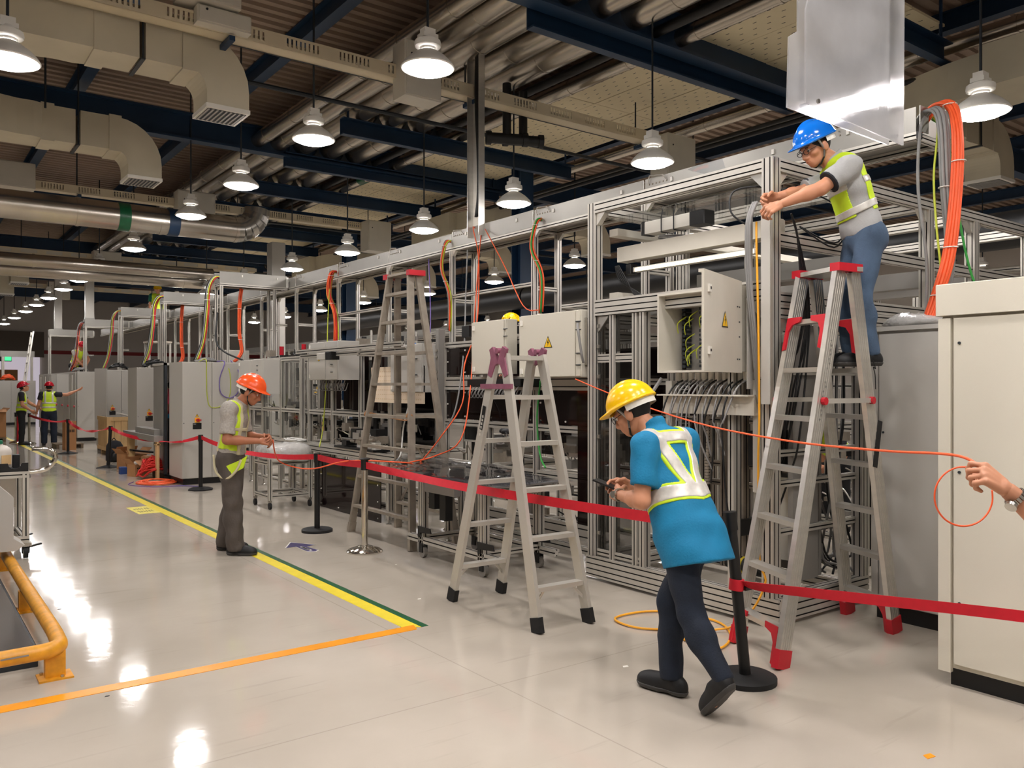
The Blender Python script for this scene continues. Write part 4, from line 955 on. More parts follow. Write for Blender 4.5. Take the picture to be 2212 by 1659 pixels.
# ---------------------------------------------------------------- more frames behind and further along
for i,(xs,ysq,zs,lb) in enumerate([
   ((7.6,8.8),(6.2,7.6,9.0),(.14,.9,1.7,2.75),'open aluminium frame behind the first station, nearer the rack lamps'),
   ((8.0,9.4),(10.2,11.8,13.2),(.14,1.0,1.9,2.6),'open aluminium frame behind the second station'),
   ((7.6,9.0),(14.5,16,17.5),(.14,1.0,1.8,2.5),'open aluminium frame behind the clear-paned enclosure'),
   ((4.95,5.9),(15.9,16.8,17.6),(.14,.8,1.25,2.0),'low aluminium frame between the first and second aisle cabinets'),
   ((4.95,5.9),(19.1,20.4,21.7),(.14,.8,1.25,2.0),'low aluminium frame between the second and third aisle cabinets'),
   ((4.95,5.9),(23.6,25.2,26.8),(.14,.8,1.3,2.0),'low aluminium frame beyond the wooden crate'),
   ((9.8,11.4),(3.6,5.0,6.4),(.14,1.0,1.9,2.5,2.9),'aluminium frame seen behind the worker on the ladder'),
   ((12.0,13.4),(4.2,5.8,7.4),(.14,1.0,2.2,2.7),'farther aluminium frame behind the orange cable bundle'),
   ((6.6,7.5),(3.75,4.4,4.95),(.3,1.25,1.62),'compact inner aluminium frame inside the nearest machine')]):
    f = grid_frame(lb,xs,ysq,zs,.05 if i not in (6,7) else .07)
    if i in (3,4,5,8): innards(f,xs[0]+.05,xs[1]-.1,ysq[0],ysq[-1]-.2,.82 if i < 8 else .35,1.2,30,20+i)
    if i in (0,1): panel(f,'dark_window','smoke',xs[0]+.1,ysq[0]+.1,ysq[1],1.0,1.7)
for i,(y,z) in enumerate([(6.9,2.78),(15.95,2.63)]):
    tag(MB().cyl((9.3,y-4,3.25),(9.3,y+5,3.25),.2,n=16).build('black_duct','black',smooth='angle'),['nearer length of fat black duct behind the machine line','farther length of fat black duct behind the machine line'][i],'duct')
t2 = T('cable_raceway','second aluminium cable trunk far behind the main one, lower','cable trunk',(11.2,20,2.9))
for a in np.arange(9,34,2.4):
    MB().box(11.2,11.21,a,a+2.36,2.92,3.12).build('side_plate','plate',t2); B(t2,'post',(11.2,a,.05),(11.2,a,2.9),.06)
B(t2,'rail',(11.2,9,2.88),(11.2,33,2.88),.06)
for i,(x,y,h) in enumerate([(7.0,18.4,4.9)]):
    tag(MB().rbox(x-.16,x+.16,y-.16,y+.16,0,h,.01).build('duct_column','cabinet_grey'),['pale square column behind the machine line','grey square column near the end of the walkway','grey square column beyond the trunk branches'][i],'column')
for i,(x,y) in enumerate([(4.75,27.95),(4.7,33.65)]):
    r_ = T('cable_riser',['nearer','farther'][i]+' grey upright cable riser standing on a far trunk branch above the long cabinet bank','cable riser',(x,y,3.66)); MB().rbox(x-.12,x+.12,y-.1,y+.1,3.66,5.5,.008).build('duct','cabinet_grey',r_); MB().box(x-.13,x+.13,y-.11,y+.11,3.66,3.7).build('base_flange','plate',r_)
for i,(x,y,z0,z1) in enumerate([(9.6,12.5,0,ZC),(9.6,20,0,ZC)]):
    tag(ibeam((x,y,0),(x,y,ZC),.3,.3,.02).build('steel_stanchion','blue_steel'),ORD[i]+' blue steel hall column behind the machines','column')
# ---------------------------------------------------------------- ladders
def ladder(label, A, Bp, Cp, Dp, tA, tB, tC, tD, rz, m, rw=.03, rd=.07, shoes='rubber', slotm=True, gw=.055):
    c = sum((Vector(p) for p in (A,Bp,Cp,Dp)),Vector())/4
    t = T('step_ladder',label,'ladder',(c.x,c.y,0)); sd = (Vector(Cp)-Vector(A)).normalized()
    for f,tp,k in ((A,tA,0),(Bp,tB,0),(Cp,tC,1),(Dp,tD,1)):
        f = Vector(f); tp = Vector(tp); b = f+(tp-f)*(.07/(tp.z-f.z))
        MB().bar(b,tp,rw,rd,1,3 if slotm else 1,False,sd).build('rail',m,t)
        if slotm:
            mb = MB(); ax_ = (tp-b).normalized(); a = ax_.cross(sd).normalized()
            for q in (-.03,-.01,.01,.03): mb.bar(b+sd*q-a*(rw/2),tp+sd*q-a*(rw/2),.004,.004,1,1,False,sd).bar(b+sd*q+a*(rw/2),tp+sd*q+a*(rw/2),.004,.004,1,1,False,sd)
            mb.build('rail_rib',m,t,kind='stuff')
        MB().bar(f,b+(tp-f)*.015,rw*1.3,rd*1.15,1,1,False,sd).build('rubber_foot',shoes,t)
    for (p,q,tp,tq) in ((A,Bp,tA,tB),(Cp,Dp,tC,tD)):
        for z in rz:
            u = Vector(p)+(Vector(tp)-Vector(p))*(z/tp[2]); v = Vector(q)+(Vector(tq)-Vector(q))*(z/tq[2])
            MB().bar(u,v,gw,.03,1,1,False).build('rung',m,t)
    return t
# bright ladder with red fittings
l1 = dict(A=(4.06,2.86,0),Bp=(4.26,3.32,0),Cp=(5.26,2.83,0),Dp=(5.44,3.27,0),tA=(4.66,2.86,2.33),tB=(4.78,3.2,2.33),tC=(4.78,2.84,2.33),tD=(4.9,3.18,2.33))
L1 = ladder('tall bright aluminium step ladder with red fittings holding the blue-helmeted man',rz=(.2,.5,.8,1.11,1.42,1.72,2.03),m='alu_bright',shoes='red_plastic',rw=.034,rd=.1,gw=.08,**l1)
MB().obox((4.78,3.02,2.345),(.2,.42,.028),Matrix.Rotation(-.32,3,'Z')).build('top_plate','alu_bright',L1)
for q_ in ((4.715,2.845,2.352),(4.84,3.2,2.352)): MB().obox(q_,(.22,.07,.05),Matrix.Rotation(-.12,3,'Z')).build('red_cap','red_plastic',L1)
def rail_at(p, tp, z): return Vector(p)+(Vector(tp)-Vector(p))*(z/tp[2])
a = rail_at(l1['A'],l1['tA'],1.53); c = rail_at(l1['Cp'],l1['tC'],1.53); a2 = rail_at(l1['Bp'],l1['tB'],1.53); c2 = rail_at(l1['Dp'],l1['tD'],1.53)
for p,q in ((a,c),(a2,c2)):
    o_ = Vector((0,-.03,0)) if p is a else Vector((0,.03,0))
    MB().bar(p+o_,q+o_,.008,.03,1,1,False).build('spreader_bar','alu',L1); MB().cyl(p+o_*1.4,p+o_*.6,.024,n=10).cyl(q+o_*1.4,q+o_*.6,.024,n=10).build('spreader_knob','red_plastic',L1)
for z,s in ((2.03,-1),(.2,-1)):
    for p,tp,oth,tot in ((l1['A'],l1['tA'],l1['Bp'],l1['tB']),(l1['Bp'],l1['tB'],l1['A'],l1['tA']),(l1['Cp'],l1['tC'],l1['Dp'],l1['tD'])):
        u = rail_at(p,tp,z); v = rail_at(oth,tot,z); k = (v-u).normalized(); dn_ = (Vector(p)-Vector(tp)).normalized(); nrm = k.cross(dn_).normalized()*.058
        P_ = [u-dn_*.02, u+k*.14-dn_*.02, u+k*.135+dn_*.012, u+k*.06+dn_*.03, u+k*.03+dn_*.075, u+k*.03+dn_*.19, u+dn_*.2]
        n = len(P_); sg = 1 if nrm.x < 0 else -1; nr = nrm*sg
        MB().add([q+nr*f for f in (.75,.95) for q in P_],[(i,(i+1)%n,n+(i+1)%n,n+i) for i in range(n)]+[tuple(range(n-1,-1,-1)),tuple(range(n,2*n))]).build('red_corner_brace','red_plastic',L1)
u = rail_at(l1['Cp'],l1['tC'],1.25)
MB().obox(u+Vector((.02,-.02,0)),(.05,.004,.3),Matrix.Rotation(.21,3,'Y')).build('black_label','black',L1)
MB().tube(spline([(u.x-.06,2.8,1.78),(u.x-.05,2.79,1.73),(u.x-.075,2.79,1.74),(u.x-.055,2.79,1.69),(u.x-.03,2.8,1.6)],5),.003,n=5).build('wire_hook','black',L1)
mb = MB(); rr = random.Random(3)
for z in np.arange(1.42,1.9,.028):
    if 1.66 < z < 1.72: continue
    q = rail_at(l1['A'],l1['tA'],z)+Vector((rr.uniform(-.012,.012),-.0195,0)); mb.box(q.x-.008,q.x+.008,q.y-.0018,q.y,q.z-.002,q.z+.002).box(q.x-.002,q.x+.001,q.y-.0018,q.y,q.z-.01,q.z+.008)
mb.build('marker_scribble','grey_panel',L1,kind='stuff')
# near grey ladder with purple hinges
l2 = dict(A=(3.37,4.22,0),Bp=(3.80,4.20,0),Cp=(3.36,5.25,0),Dp=(3.80,5.23,0),tA=(3.44,4.68,1.84),tB=(3.76,4.67,1.84),tC=(3.44,4.79,1.84),tD=(3.76,4.78,1.84))
L2 = ladder('grey aluminium step ladder with purple hinges and black shoes in the middle of the floor',rz=(.27,.59,.91,1.22,1.54,1.82),m='alu_dull' if False else 'alu',shoes='rubber',rw=.03,rd=.08,gw=.07,slotm=False,**l2)
for x in (3.425,3.775):
    for k in (-1,1):
        MB().prism([(4.735,1.78),(4.735+k*.02,1.84),(4.735+k*.06,1.9),(4.735+k*.1,1.88),(4.735+k*.08,1.82),(4.735+k*.12,1.7),(4.735+k*.08,1.68),(4.735+k*.03,1.77)],'x',x-.013,x+.013).build('hinge_plate','purple_steel',L2)
    MB().cyl((x-.022,4.735,1.87),(x+.022,4.735,1.87),.02,n=12).build('hinge_pin','purple_steel',L2)
MB().box(3.4,3.42,4.56,4.93,1.6,1.635).build('locking_bar','purple_steel',L2)
q = rail_at(l2['Cp'],l2['tC'],1.36); MB().obox(q+Vector((-.0165,0,0)),(.002,.036,.24),Matrix.Rotation(.245,3,'X')).build('black_label','black',L2)
mb = MB()
for i in range(8):
    q = rail_at(l2['Cp'],l2['tC'],1.27+i*.026)+Vector((-.0185,0,0))
    for k in (-1,0,1): mb.box(q.x-.001,q.x+.0005,q.y-.011,q.y+.011,q.z+k*.007-.0015,q.z+k*.007+.0015)
    mb.box(q.x-.001,q.x+.0005,q.y-.003,q.y+.001,q.z-.009,q.z+.009)
mb.build('label_lettering','white',L2,kind='stuff')
for p,tp,o_,to_ in ((l2['Cp'],l2['tC'],l2['Dp'],l2['tD']),(l2['Dp'],l2['tD'],l2['Cp'],l2['tC']),(l2['A'],l2['tA'],l2['Bp'],l2['tB']),(l2['Bp'],l2['tB'],l2['A'],l2['tA'])):
    MB().bar(rail_at(p,tp,.16),rail_at(p,tp,.27)+(rail_at(o_,to_,.27)-rail_at(p,tp,.27))*.24,.006,.02,1,1,False).build('brace','alu_bright',L2)
# dull tall ladder
l3 = dict(A=(4.06,7.06,0),Bp=(4.06,8.42,0),Cp=(4.62,7.12,0),Dp=(4.62,8.36,0),tA=(4.29,7.5,2.8),tB=(4.29,7.94,2.8),tC=(4.38,7.5,2.8),tD=(4.38,7.94,2.8))
L3 = ladder('tall dull aluminium step ladder with small red top ends beside the sheet table',rz=(.3,.63,.97,1.3,1.64,1.97,2.3,2.6),m='alu_dull',shoes='alu_dull',rw=.03,rd=.075,gw=.065,slotm=False,**l3)
MB().box(4.25,4.42,7.46,7.98,2.79,2.815).build('top_plate','alu_dull',L3); [MB().box(4.24,4.43,q_,q_+.07,2.77,2.825).build('red_cap','red_plastic',L3) for q_ in (7.43,7.94)]
for p,tp,o_,to_ in ((l3['Cp'],l3['tC'],l3['Dp'],l3['tD']),(l3['Dp'],l3['tD'],l3['Cp'],l3['tC'])): MB().bar(rail_at(p,tp,.3)+Vector((.03,0,0)),rail_at(p,tp,.97)+(rail_at(o_,to_,.97)-rail_at(p,tp,.97))*.62+Vector((.03,0,0)),.01,.035,1,1,False).build('diagonal_brace','alu_dull',L3)
MB().tube(spline([rail_at(l3['A'],l3['tA'],1.34),(4.3,7.6,1.26),(4.3,8.0,1.28),rail_at(l3['Bp'],l3['tB'],1.33)],6),.008,n=6).build('tied_cord','cardboard',L3)
for k in ((l3['A'],l3['tA'],.25),(l3['Bp'],l3['tB'],.1)):
    q = rail_at(k[0],k[1],1.32); MB().tube([q+Vector((.03*math.cos(a),.035*math.sin(a)+.03,.02*math.sin(2*a))) for a in np.linspace(0,6,9)],.016,n=6).build('cord_knot','cardboard',L3)
fl = T('step_ladder','white ladder leaning on the far grey cabinet bank','ladder',(4.15,36.2,0))
for y in (36.0,36.6): B(fl,'rail',(3.7,y,0),(4.2,y,3.7),.05,.05,slot=False,m='white')
for z in np.arange(.4,3.6,.35): B(fl,'rung',(3.7+.5*z/3.7,36.0,z),(3.7+.5*z/3.7,36.6,z),.04,.03,slot=False,m='white')
# ---------------------------------------------------------------- barrier posts and belt
def stanchion(loc, label, kind='disc', m='black', tilt=(0,0), h=.9, rz=0):
    t = T('barrier_post',label,'barrier post',loc)
    if kind == 'dome': MB().lathe([(.175,0),(.175,.012),(.15,.03),(.08,.055),(.03,.07),(.0,.07)],n=28).build('base','chrome',t,smooth='angle',local=True)
    elif kind == 'disc': MB().lathe([(.17,0),(.17,.028),(.155,.036),(.03,.04),(0,.04)],n=28).build('base','rubber',t,smooth='angle',local=True)
    elif kind == 'octagon': MB().lathe([(.19,0),(.19,.02),(.12,.045),(.03,.05),(0,.05)],n=8).build('base','rubber',t,local=True)
    else: MB().lathe([(.22,0),(.22,.012),(.03,.06),(0,.06)],n=4).build('base','rubber',t,local=True)
    top = Vector((tilt[0],tilt[1],h)); b = Vector((0,0,.04)); u = (top-b).normalized()
    MB().cyl(b,top-u*.06,.031,n=16).build('tube','chrome' if kind == 'dome' else m,t,smooth='angle',local=True)
    MB().cyl(top-u*.1,top,.037,n=16).build('belt_head','black',t,smooth='angle',local=True)
    if kind == 'dome': MB().lathe([(.05,0),(.055,.01),(.03,.02),(0,.022)],(top.x,top.y,top.z),14).build('top_cap','black',t,smooth='angle',local=True)
    return t
P8 = (3.74,2.86,0)
s8 = stanchion(P8,'black barrier post right behind the walking man, leaning a little','disc',tilt=(-.07,.05),h=.93)
MB().cyl((3.70,2.89,.5),(3.705,2.887,.56),.04,n=14).build('tied_belt','ribbon',s8,smooth='angle'); MB().box(3.72,3.78,2.84,2.87,.5,.52).build('clip','black',s8)
stanchion((3.76,8.65,0),'black barrier post with round base beside the small trolley','disc',h=.87)
stanchion((3.67,7.31,0),'chrome barrier post with domed base between trolley and near step ladder','dome',h=.9)
stanchion((3.81,13.2,0),'black barrier post with octagonal base in front of the double-door cabinet','octagon',h=.86)
stanchion((3.38,17.9,0),'leaning black barrier post near the wooden crate','square',tilt=(.04,-.03),h=.83)
stanchion((3.31,22.2,0),'upright black barrier post between the crate and the red-helmeted men','square',h=.83)
stanchion((3.0,26.6,0),'chrome barrier post between the two red-helmeted men','dome',h=.85)
t = stanchion((2.75,27.3,0),'chrome barrier post with red belt hanging down beside it, far along the walkway','dome',h=.85); MB().box(2.78,2.82,27.25,27.3,.05,.8).build('hanging_belt','ribbon',t)
stanchion((1.85,27.6,0),'black barrier post far left beside the cardboard carton','disc',h=.95)
ribbon('barrier_belt',[(3.68,2.95,.84),(3.63,3.6,.83),(3.6,4.7,.825),(3.62,5.8,.82),(3.66,7.26,.85)],.065,[0,.1,0,.25,.5,0],'red barrier belt from the leaning black post to the chrome one, behind the near ladder')
ribbon('barrier_belt',[(3.67,7.35,.85),(3.71,8.0,.825),(3.75,8.61,.83)],.065,[0,.2,0],'short red barrier belt between the chrome and the round-based black post')
ribbon('barrier_belt',[(3.76,8.69,.83),(3.72,9.6,.77),(3.72,10.9,.74),(3.76,12.2,.77),(3.81,13.16,.82)],.06,[0,.2,.5,1.0,.3,0],'red barrier belt passing behind the orange-helmeted man')
ribbon('barrier_belt',[(3.81,13.24,.82),(3.72,14.2,.7),(3.6,15.6,.66),(3.48,16.9,.7),(3.42,17.86,.79)],.06,[0,.6,1.5,.7,.3,1.0,0],'twisted red barrier belt in front of the cardboard boxes')
ribbon('barrier_belt',[(3.41,17.94,.79),(3.37,19,.68),(3.34,20.3,.64),(3.32,21.4,.7),(3.31,22.16,.79)],.06,[0,1.4,.4,1.7,.3,1,0],'twisted red barrier belt in front of the wooden crate')
ribbon('barrier_belt',[(3.31,22.24,.79),(3.22,23.6,.72),(3.1,25.2,.74),(3.0,26.55,.8)],.06,[0,1.2,.3,0],'farthest red barrier belt behind the red-helmeted man seen from the back')
ribbon('barrier_belt',[(3.71,2.86,.54),(3.75,2.72,.535),(3.93,2.3,.54),(4.2,1.646,.548),(4.3,1.1,.56),(4.31,.62,.6)],.055,[.9,.4,.1,0,0,0],'dark red barrier belt running past the pale cabinet at the near right')
stanchion((4.32,.58,0),'black barrier post outside the picture holding the dark red belt','disc',h=.9)
# ---------------------------------------------------------------- yellow pipe rail and what stands inside it
yr = T('guard_rail','low yellow pipe guard rail bolted to the floor at the near left','guard rail',(.73,5.2,0))
R_ = .043
MB().tube([(-2.2,5.0,.17),(.45,5.12,.17)]+[(.62+.12*math.sin(a),5.25-.12*math.cos(a),.17) for a in np.linspace(.1,PI/2,6)]+[(.75,5.5,.17),(.76,8.7,.17)],R_,n=16).build('pipe','yellow_paint',yr,smooth='angle')
for x,y in ((.71,5.2),(.755,6.85),(.76,8.5),(-1.6,5.02)):
    MB().box(x-.05,x+.05,y-.03,y+.03,.01,.15).build('post','yellow_paint',yr); b = MB().box(x-.085,x+.085,y-.075,y+.075,0,.01).build('base_plate','yellow_paint',yr)
    MB().cyl((x+.03,y-.055,.01),(x+.03,y-.055,.022),.01,n=6).cyl((x-.06,y+.05,.01),(x-.06,y+.05,.022),.01,n=6).build('anchor_bolt','steel',b)
mb = MB(); rr = random.Random(5)
for i in range(22): x = rr.uniform(-.3,.55); mb.obox((x,5.0+.0453*(x+2.2)-.037,.178),(rr.uniform(.02,.08),.014,.008),Matrix.Rotation(.06,3,'Z'))
mb.build('chipped_paint','grey_panel',yr,kind='stuff')
pf = T('machine_base','dark glossy machine base plate on the floor inside the yellow rail','machine base',(-.2,6.9,0))
MB().rbox(-1.6,.66,5.45,7.8,.0,.11,.006).build('plinth','dark_steel',pf); MB().box(-1.58,.64,5.47,7.78,.11,.118).build('top_plate','dark_plate',pf)
GX, GY = -.02, -.35
gm = T('control_unit','grey sheet-metal control unit with slanted panel inside the yellow rail','control unit',(.2,6.4,.12))
MB().prism([(y+GY,z) for y,z in ((6.3,.118),(7.6,.118),(7.6,.62),(7.2,.66),(6.4,.2))],'x',-.7+GX,.42+GX).build('body','grey_panel',gm)
MB().obox((.1+GX,6.78+GY,.425),(.66,.62,.012),Matrix.Rotation(.52,3,'X')).build('slanted_panel','grey_panel',gm)
mb = MB()
for i in range(9): mb.obox((-.05+.0*i+GX,6.95+.03*i-.12+GY,.53+.0172*i-.068),(.5,.012,.012),Matrix.Rotation(.52,3,'X'))
mb.build('cooling_rib','black',gm,kind='stuff')
MB().obox((.26+GX,6.6+GY,.33),(.18,.14,.03),Matrix.Rotation(.52,3,'X')).build('connector','black',gm); MB().obox((.26+GX,6.6+GY,.35),(.09,.03,.02),Matrix.Rotation(.52,3,'X')).obox((.26+GX,6.61+GY,.36),(.03,.08,.02),Matrix.Rotation(.52,3,'X')).build('lever','white',gm)
MB().cyl((.05+GX,6.68+GY,.385),(.05+GX,6.67+GY,.40),.03,n=14).build('dial','grey_panel',gm,smooth='angle')
gs = T('sheet_hood','pale grey sheet-metal hood standing beside the jug cart','machine hood',(.3,8.0,0))
MB().prism([(-.7,.26),(.8,.26),(.86,.3),(.78,.36),(.78,.7),(.62,.86),(-.7,.86)],'y',7.9,8.25).build('hood','cabinet_grey',gs); MB().box(-.6,.6,7.95,8.2,0,.26).build('foot_box','black',gs)
for i in range(5): MB().cyl((.2+i*.1,8.0,.86),(.2+i*.1,8.0,.88),.03,n=10).build('cap','steel',gs,smooth='angle')
# jug cart
jc = T('cart','aluminium cart with black tray top, chrome push handle and casters at the left','cart',(.5,9.3,0))
for x in (-.25,.98):
    for y in (8.95,9.6):
        B(jc,'leg',(x,y,.2),(x,y,.8),.055); MB().box(x-.045,x+.045,y-.045,y+.045,.115,.15).build('caster_plate','steel',jc)
        MB().cyl((x-.018,y,.06),(x+.018,y,.06),.058,n=16).build('caster','rubber',jc,smooth='angle'); MB().cyl((x-.02,y,.06),(x+.02,y,.06),.03,n=12).build('caster_hub','white',jc,smooth='angle'); MB().prism([(y-.05,.12),(y+.05,.12),(y+.02,.05),(y-.02,.05)],'x',x-.03,x-.022).prism([(y-.05,.12),(y+.05,.12),(y+.02,.05),(y-.02,.05)],'x',x+.022,x+.03).build('fork','black',jc); MB().obox((x+.08,y-.02,.12),(.1,.04,.012),Matrix.Rotation(-.2,3,'Y')).build('brake_pedal','black',jc)
for y in (8.95,9.6):
    for z in (.18,.79): B(jc,'rail',(-.28,y,z),(1.01,y,z),.05,.06)
for x in (-.25,.98):
    for z in (.18,.79): B(jc,'rail',(x,8.98,z),(x,9.57,z),.05,.06)
tr = MB().box(-.28,1.0,8.93,9.62,.82,.835).build('tray','black',jc)
sc = []
for i in range(6):
    x = -.28+i*.213
    sc += [(x,.9),(x+.05,.9)]+[(x+.105+.055*math.cos(a),.9-.055*math.sin(a)) for a in np.linspace(PI,0,7)]+[(x+.165,.9)]
for y in (8.93,9.61): MB().prism([(-.28,.835)]+sc+[(1.0,.9),(1.0,.835)],'y',y,y+.012).build('scalloped_side','black',jc)
MB().tube(spline([(1.0,9.05,.80),(1.16,9.05,.82),(1.24,9.05,.92),(1.2,9.05,1.0),(1.05,9.1,1.02)],6),.022,n=12).build('push_handle','chrome',jc,smooth=True); MB().cyl((.98,9.05,.78),(1.02,9.05,.79),.045,n=10).build('handle_mount','black',jc)
MB().box(.45,.92,9.15,9.2,.46,.74).build('back_sheet','steel',jc); MB().box(.4,.45,9.1,9.2,.44,.76).build('sheet_frame','alu',jc)
def jug(x,y,label,rz=0):
    t = T('jug',label,'jug',(x,y,.836),rz,'white jugs on the cart')
    def ring(sx,sy,z,n=16): return [(sx*abs(math.cos(a))**.5*(1 if math.cos(a)>0 else -1), sy*abs(math.sin(a))**.5*(1 if math.sin(a)>0 else -1), z) for a in (2*PI*i/n for i in range(n))]
    L_ = [(.1,.08,0),(.108,.088,.02),(.108,.088,.16),(.1,.08,.19),(.07,.055,.215),(.035,.035,.225),(.03,.03,.24)]
    mb = MB(); n = 16
    for a,b,z in L_: mb.v += ring(a,b,z)
    mb.f = [(j*n+i,j*n+(i+1)%n,(j+1)*n+(i+1)%n,(j+1)*n+i) for j in range(len(L_)-1) for i in range(n)]+[tuple(range(n-1,-1,-1)),tuple(range((len(L_)-1)*n,len(L_)*n))]
    mb.build('body','jug',t,smooth=True,local=True)
    MB().lathe([(.04,.235),(.04,.262),(.03,.268),(0,.268)],n=12).build('green_lid','jug_lid',t,local=True)
    MB().tube(spline([(-.085,0,.19),(-.08,0,.23),(-.02,0,.25),(.0,0,.23)],5),.012,n=8).build('grip','jug',t,smooth=True,local=True)
    MB().box(.109,.111,-.05,.05,.04,.13).build('paper_label','wood',t,local=True)
jug(.78,9.2,'white jug with green lid nearest the chrome handle of the cart',-1.0); jug(.52,9.2,'white jug with green lid, second from the chrome handle',-1.0); jug(.66,9.45,'white jug with green lid in the back row of the cart',-1.0); jug(.26,9.25,'white jug with green lid, third from the chrome handle',-1.0)
tag(MB().rbox(.9,.96,9.2,9.3,.836,.96,.004).build('black_canister','black'),'small black canister beside the white jugs on the cart','canister')
# ---------------------------------------------------------------- crate, boxes, bag, cable heaps by the far cabinets
cr = T('wooden_crate','pale wooden slatted crate on feet behind the leaning barrier post','crate',(4.25,21.5,0))
cx0,cx1,cy0,cy1,cz0,cz1 = 3.94,4.78,20.9,22.05,.11,.9
for i in range(6):
    a = cx0+(cx1-cx0)*i/6; MB().box(a+.004,a+(cx1-cx0)/6-.004,cy0,cy0+.018,cz0,cz1-.005*(i%2)).build('plank','wood',cr)
for i in range(6):
    a = cy0+(cy1-cy0)*i/6; MB().box(cx0,cx0+.018,a+.004,a+(cy1-cy0)/6-.004,cz0,cz1-.005*(i%2)).build('plank','wood',cr)
MB().box(cx0+.02,cx1,cy0+.02,cy1,cz0,cz1-.06).build('lining','pallet',cr)
for z0,z1 in ((cz0,cz0+.09),(cz1-.09,cz1)):
    MB().box(cx0-.02,cx1+.02,cy0-.02,cy0,z0,z1).build('batten','wood',cr); MB().box(cx0-.02,cx0,cy0-.02,cy1,z0,z1).build('batten','wood',cr)
MB().box(cx0-.025,cx0+.06,cy0-.025,cy0-.0,cz0,cz1).build('batten','wood',cr)
for x in (cx0+.06,cx1-.1):
    for y in (cy0+.02,cy1-.12): MB().box(x,x+.09,y,y+.1,0,cz0).build('foot','wood',cr)
tag(MB().obox((4.4,21.4,.93),(.3,.4,.03),Matrix.Rotation(.3,3,'Y')).build('packing_sheet','white'),'white packing sheet sticking out of the wooden crate','sheet')
bp_ = MB()
bk = T('backpack','black backpack standing on the floor against the wooden crate','backpack',(3.78,19.3,0),.3)
def blob(rings, n=16):
    mb = MB()
    for z,sx,sy,ox,oy in rings:
        for i in range(n):
            a = 2*PI*i/n; c, s_ = math.cos(a), math.sin(a); mb.v.append((ox+sx*abs(c)**.7*(1 if c>0 else -1), oy+sy*abs(s_)**.7*(1 if s_>0 else -1), z))
    m = len(rings); mb.f = [(j*n+i,j*n+(i+1)%n,(j+1)*n+(i+1)%n,(j+1)*n+i) for j in range(m-1) for i in range(n)]+[tuple(range(n-1,-1,-1)),tuple(range((m-1)*n,m*n))]
    return mb
blob([(0,.15,.1,0,0),(.03,.18,.13,0,0),(.2,.18,.13,0,0),(.34,.165,.11,0,.02),(.42,.12,.08,0,.03),(.45,.05,.04,0,.03)]).build('body','shirt_dark',bk,smooth=True,local=True)
blob([(.02,.13,.05,0,-.12),(.06,.14,.06,0,-.12),(.17,.14,.06,0,-.12),(.22,.1,.04,0,-.11)]).build('front_pocket','black',bk,smooth=True,local=True)
MB().tube(spline([(-.05,.05,.44),(0,.05,.5),(.05,.05,.44)],5),.01,n=6).build('carry_loop','black',bk,local=True)
def carton(x,y,w,d,h,rz,label,open_=True,z=0):
    t = T('carton',label,'cardboard box',(x,y,z),rz); th = .006; a,b = w/2,d/2
    MB().box(-a,a,-b,-b+th,0,h).box(-a,a,b-th,b,0,h).box(-a,-a+th,-b+th,b-th,0,h).box(a-th,a,-b+th,b-th,0,h).box(-a+th,a-th,-b+th,b-th,0,th).build('walls','cardboard',t,local=True)
    if open_:
        for i,(c,sz,ax_,an) in enumerate([((0,-b-.06,h+.03),(w,.16,.004),'X',.5),((-a-.05,0,h+.05),(.15,d,.004),'Y',.8),((a+.05,0,h+.05),(.15,d,.004),'Y',-.8),((0,b+.04,h+.06),(w,.16,.004),'X',-1.0)]):
            MB().obox(c,sz,Matrix.Rotation(an,3,ax_)).build('flap','cardboard',t,local=True)
    else: MB().box(-a,a,-b,b,h,h+th).box(-.03,.03,-b,b,h+th,h+th+.001).build('lid','cardboard',t,local=True)
    mb = MB()
    for i in range(5): mb.box(a*.0-.09+i*.036,a*.0-.065+i*.036,-b-.001,-b,h*.62,h*.72)
    mb.build('printed_mark','hair',t,local=True,kind='stuff'); return t
carton(3.72,17.45,.42,.36,.3,.25,'larger open cardboard box beside the black backpack'); carton(3.5,15.95,.26,.24,.22,.35,'smaller open cardboard box in front of the larger one')
carton(3.85,16.5,.3,.26,.3,-.4,'tilted cardboard box behind the red cable heap',False); carton(2.1,28.6,.9,.9,.75,.1,'large brown carton behind the red-helmeted men',True,.12); carton(3.55,23.6,.25,.3,.72,.1,'tall narrow carton next to the wooden crate',False)
tag(MB().obox((3.85,17.0,.36),(.5,.36,.03),Matrix.Rotation(.15,3,'Y')).build('folded_case','black'),'flat black case lying on the cardboard boxes','case')
tag(MB().rbox(3.3,3.42,16.4,16.55,0,.13,.01).build('blue_tub','blue_plastic'),'small blue tub on the floor behind the smaller carton','tub')
tag(MB().rbox(3.44,3.56,15.9,16.0,.2,.26,.01).build('white_packet','white'),'white packet inside the smaller open carton','packet')
def heap(name, x, y, rx, ry, h, n, r, m, label, seed):
    g_ = random.Random(seed); mb = MB()
    for i in range(n):
        a0 = g_.uniform(0,6.3); k = g_.uniform(.5,1); tl = g_.uniform(-.5,.5)
        mb.tube(spline([(x+rx*k*math.cos(a)+g_.uniform(-.03,.03), y+ry*k*math.sin(a)+g_.uniform(-.03,.03), max(r,r+h*(1-k)*g_.uniform(.6,1.2)+h*.4*abs(math.sin(a+tl)))) for a in np.linspace(a0,a0+g_.uniform(4,6.3),8)],3),r,n=5)
    return tag(mb.build(name,m,smooth=True,kind='stuff'),label,'cables')
heap('cable_heap',3.62,15.35,.24,.3,.42,36,.011,'red_cable','tall heap of red cables beside the cardboard boxes',3)
heap('cable_heap',3.5,14.55,.3,.42,.05,12,.01,'orange_cable','flat coil of orange cables on the floor before the open cabinet',4)
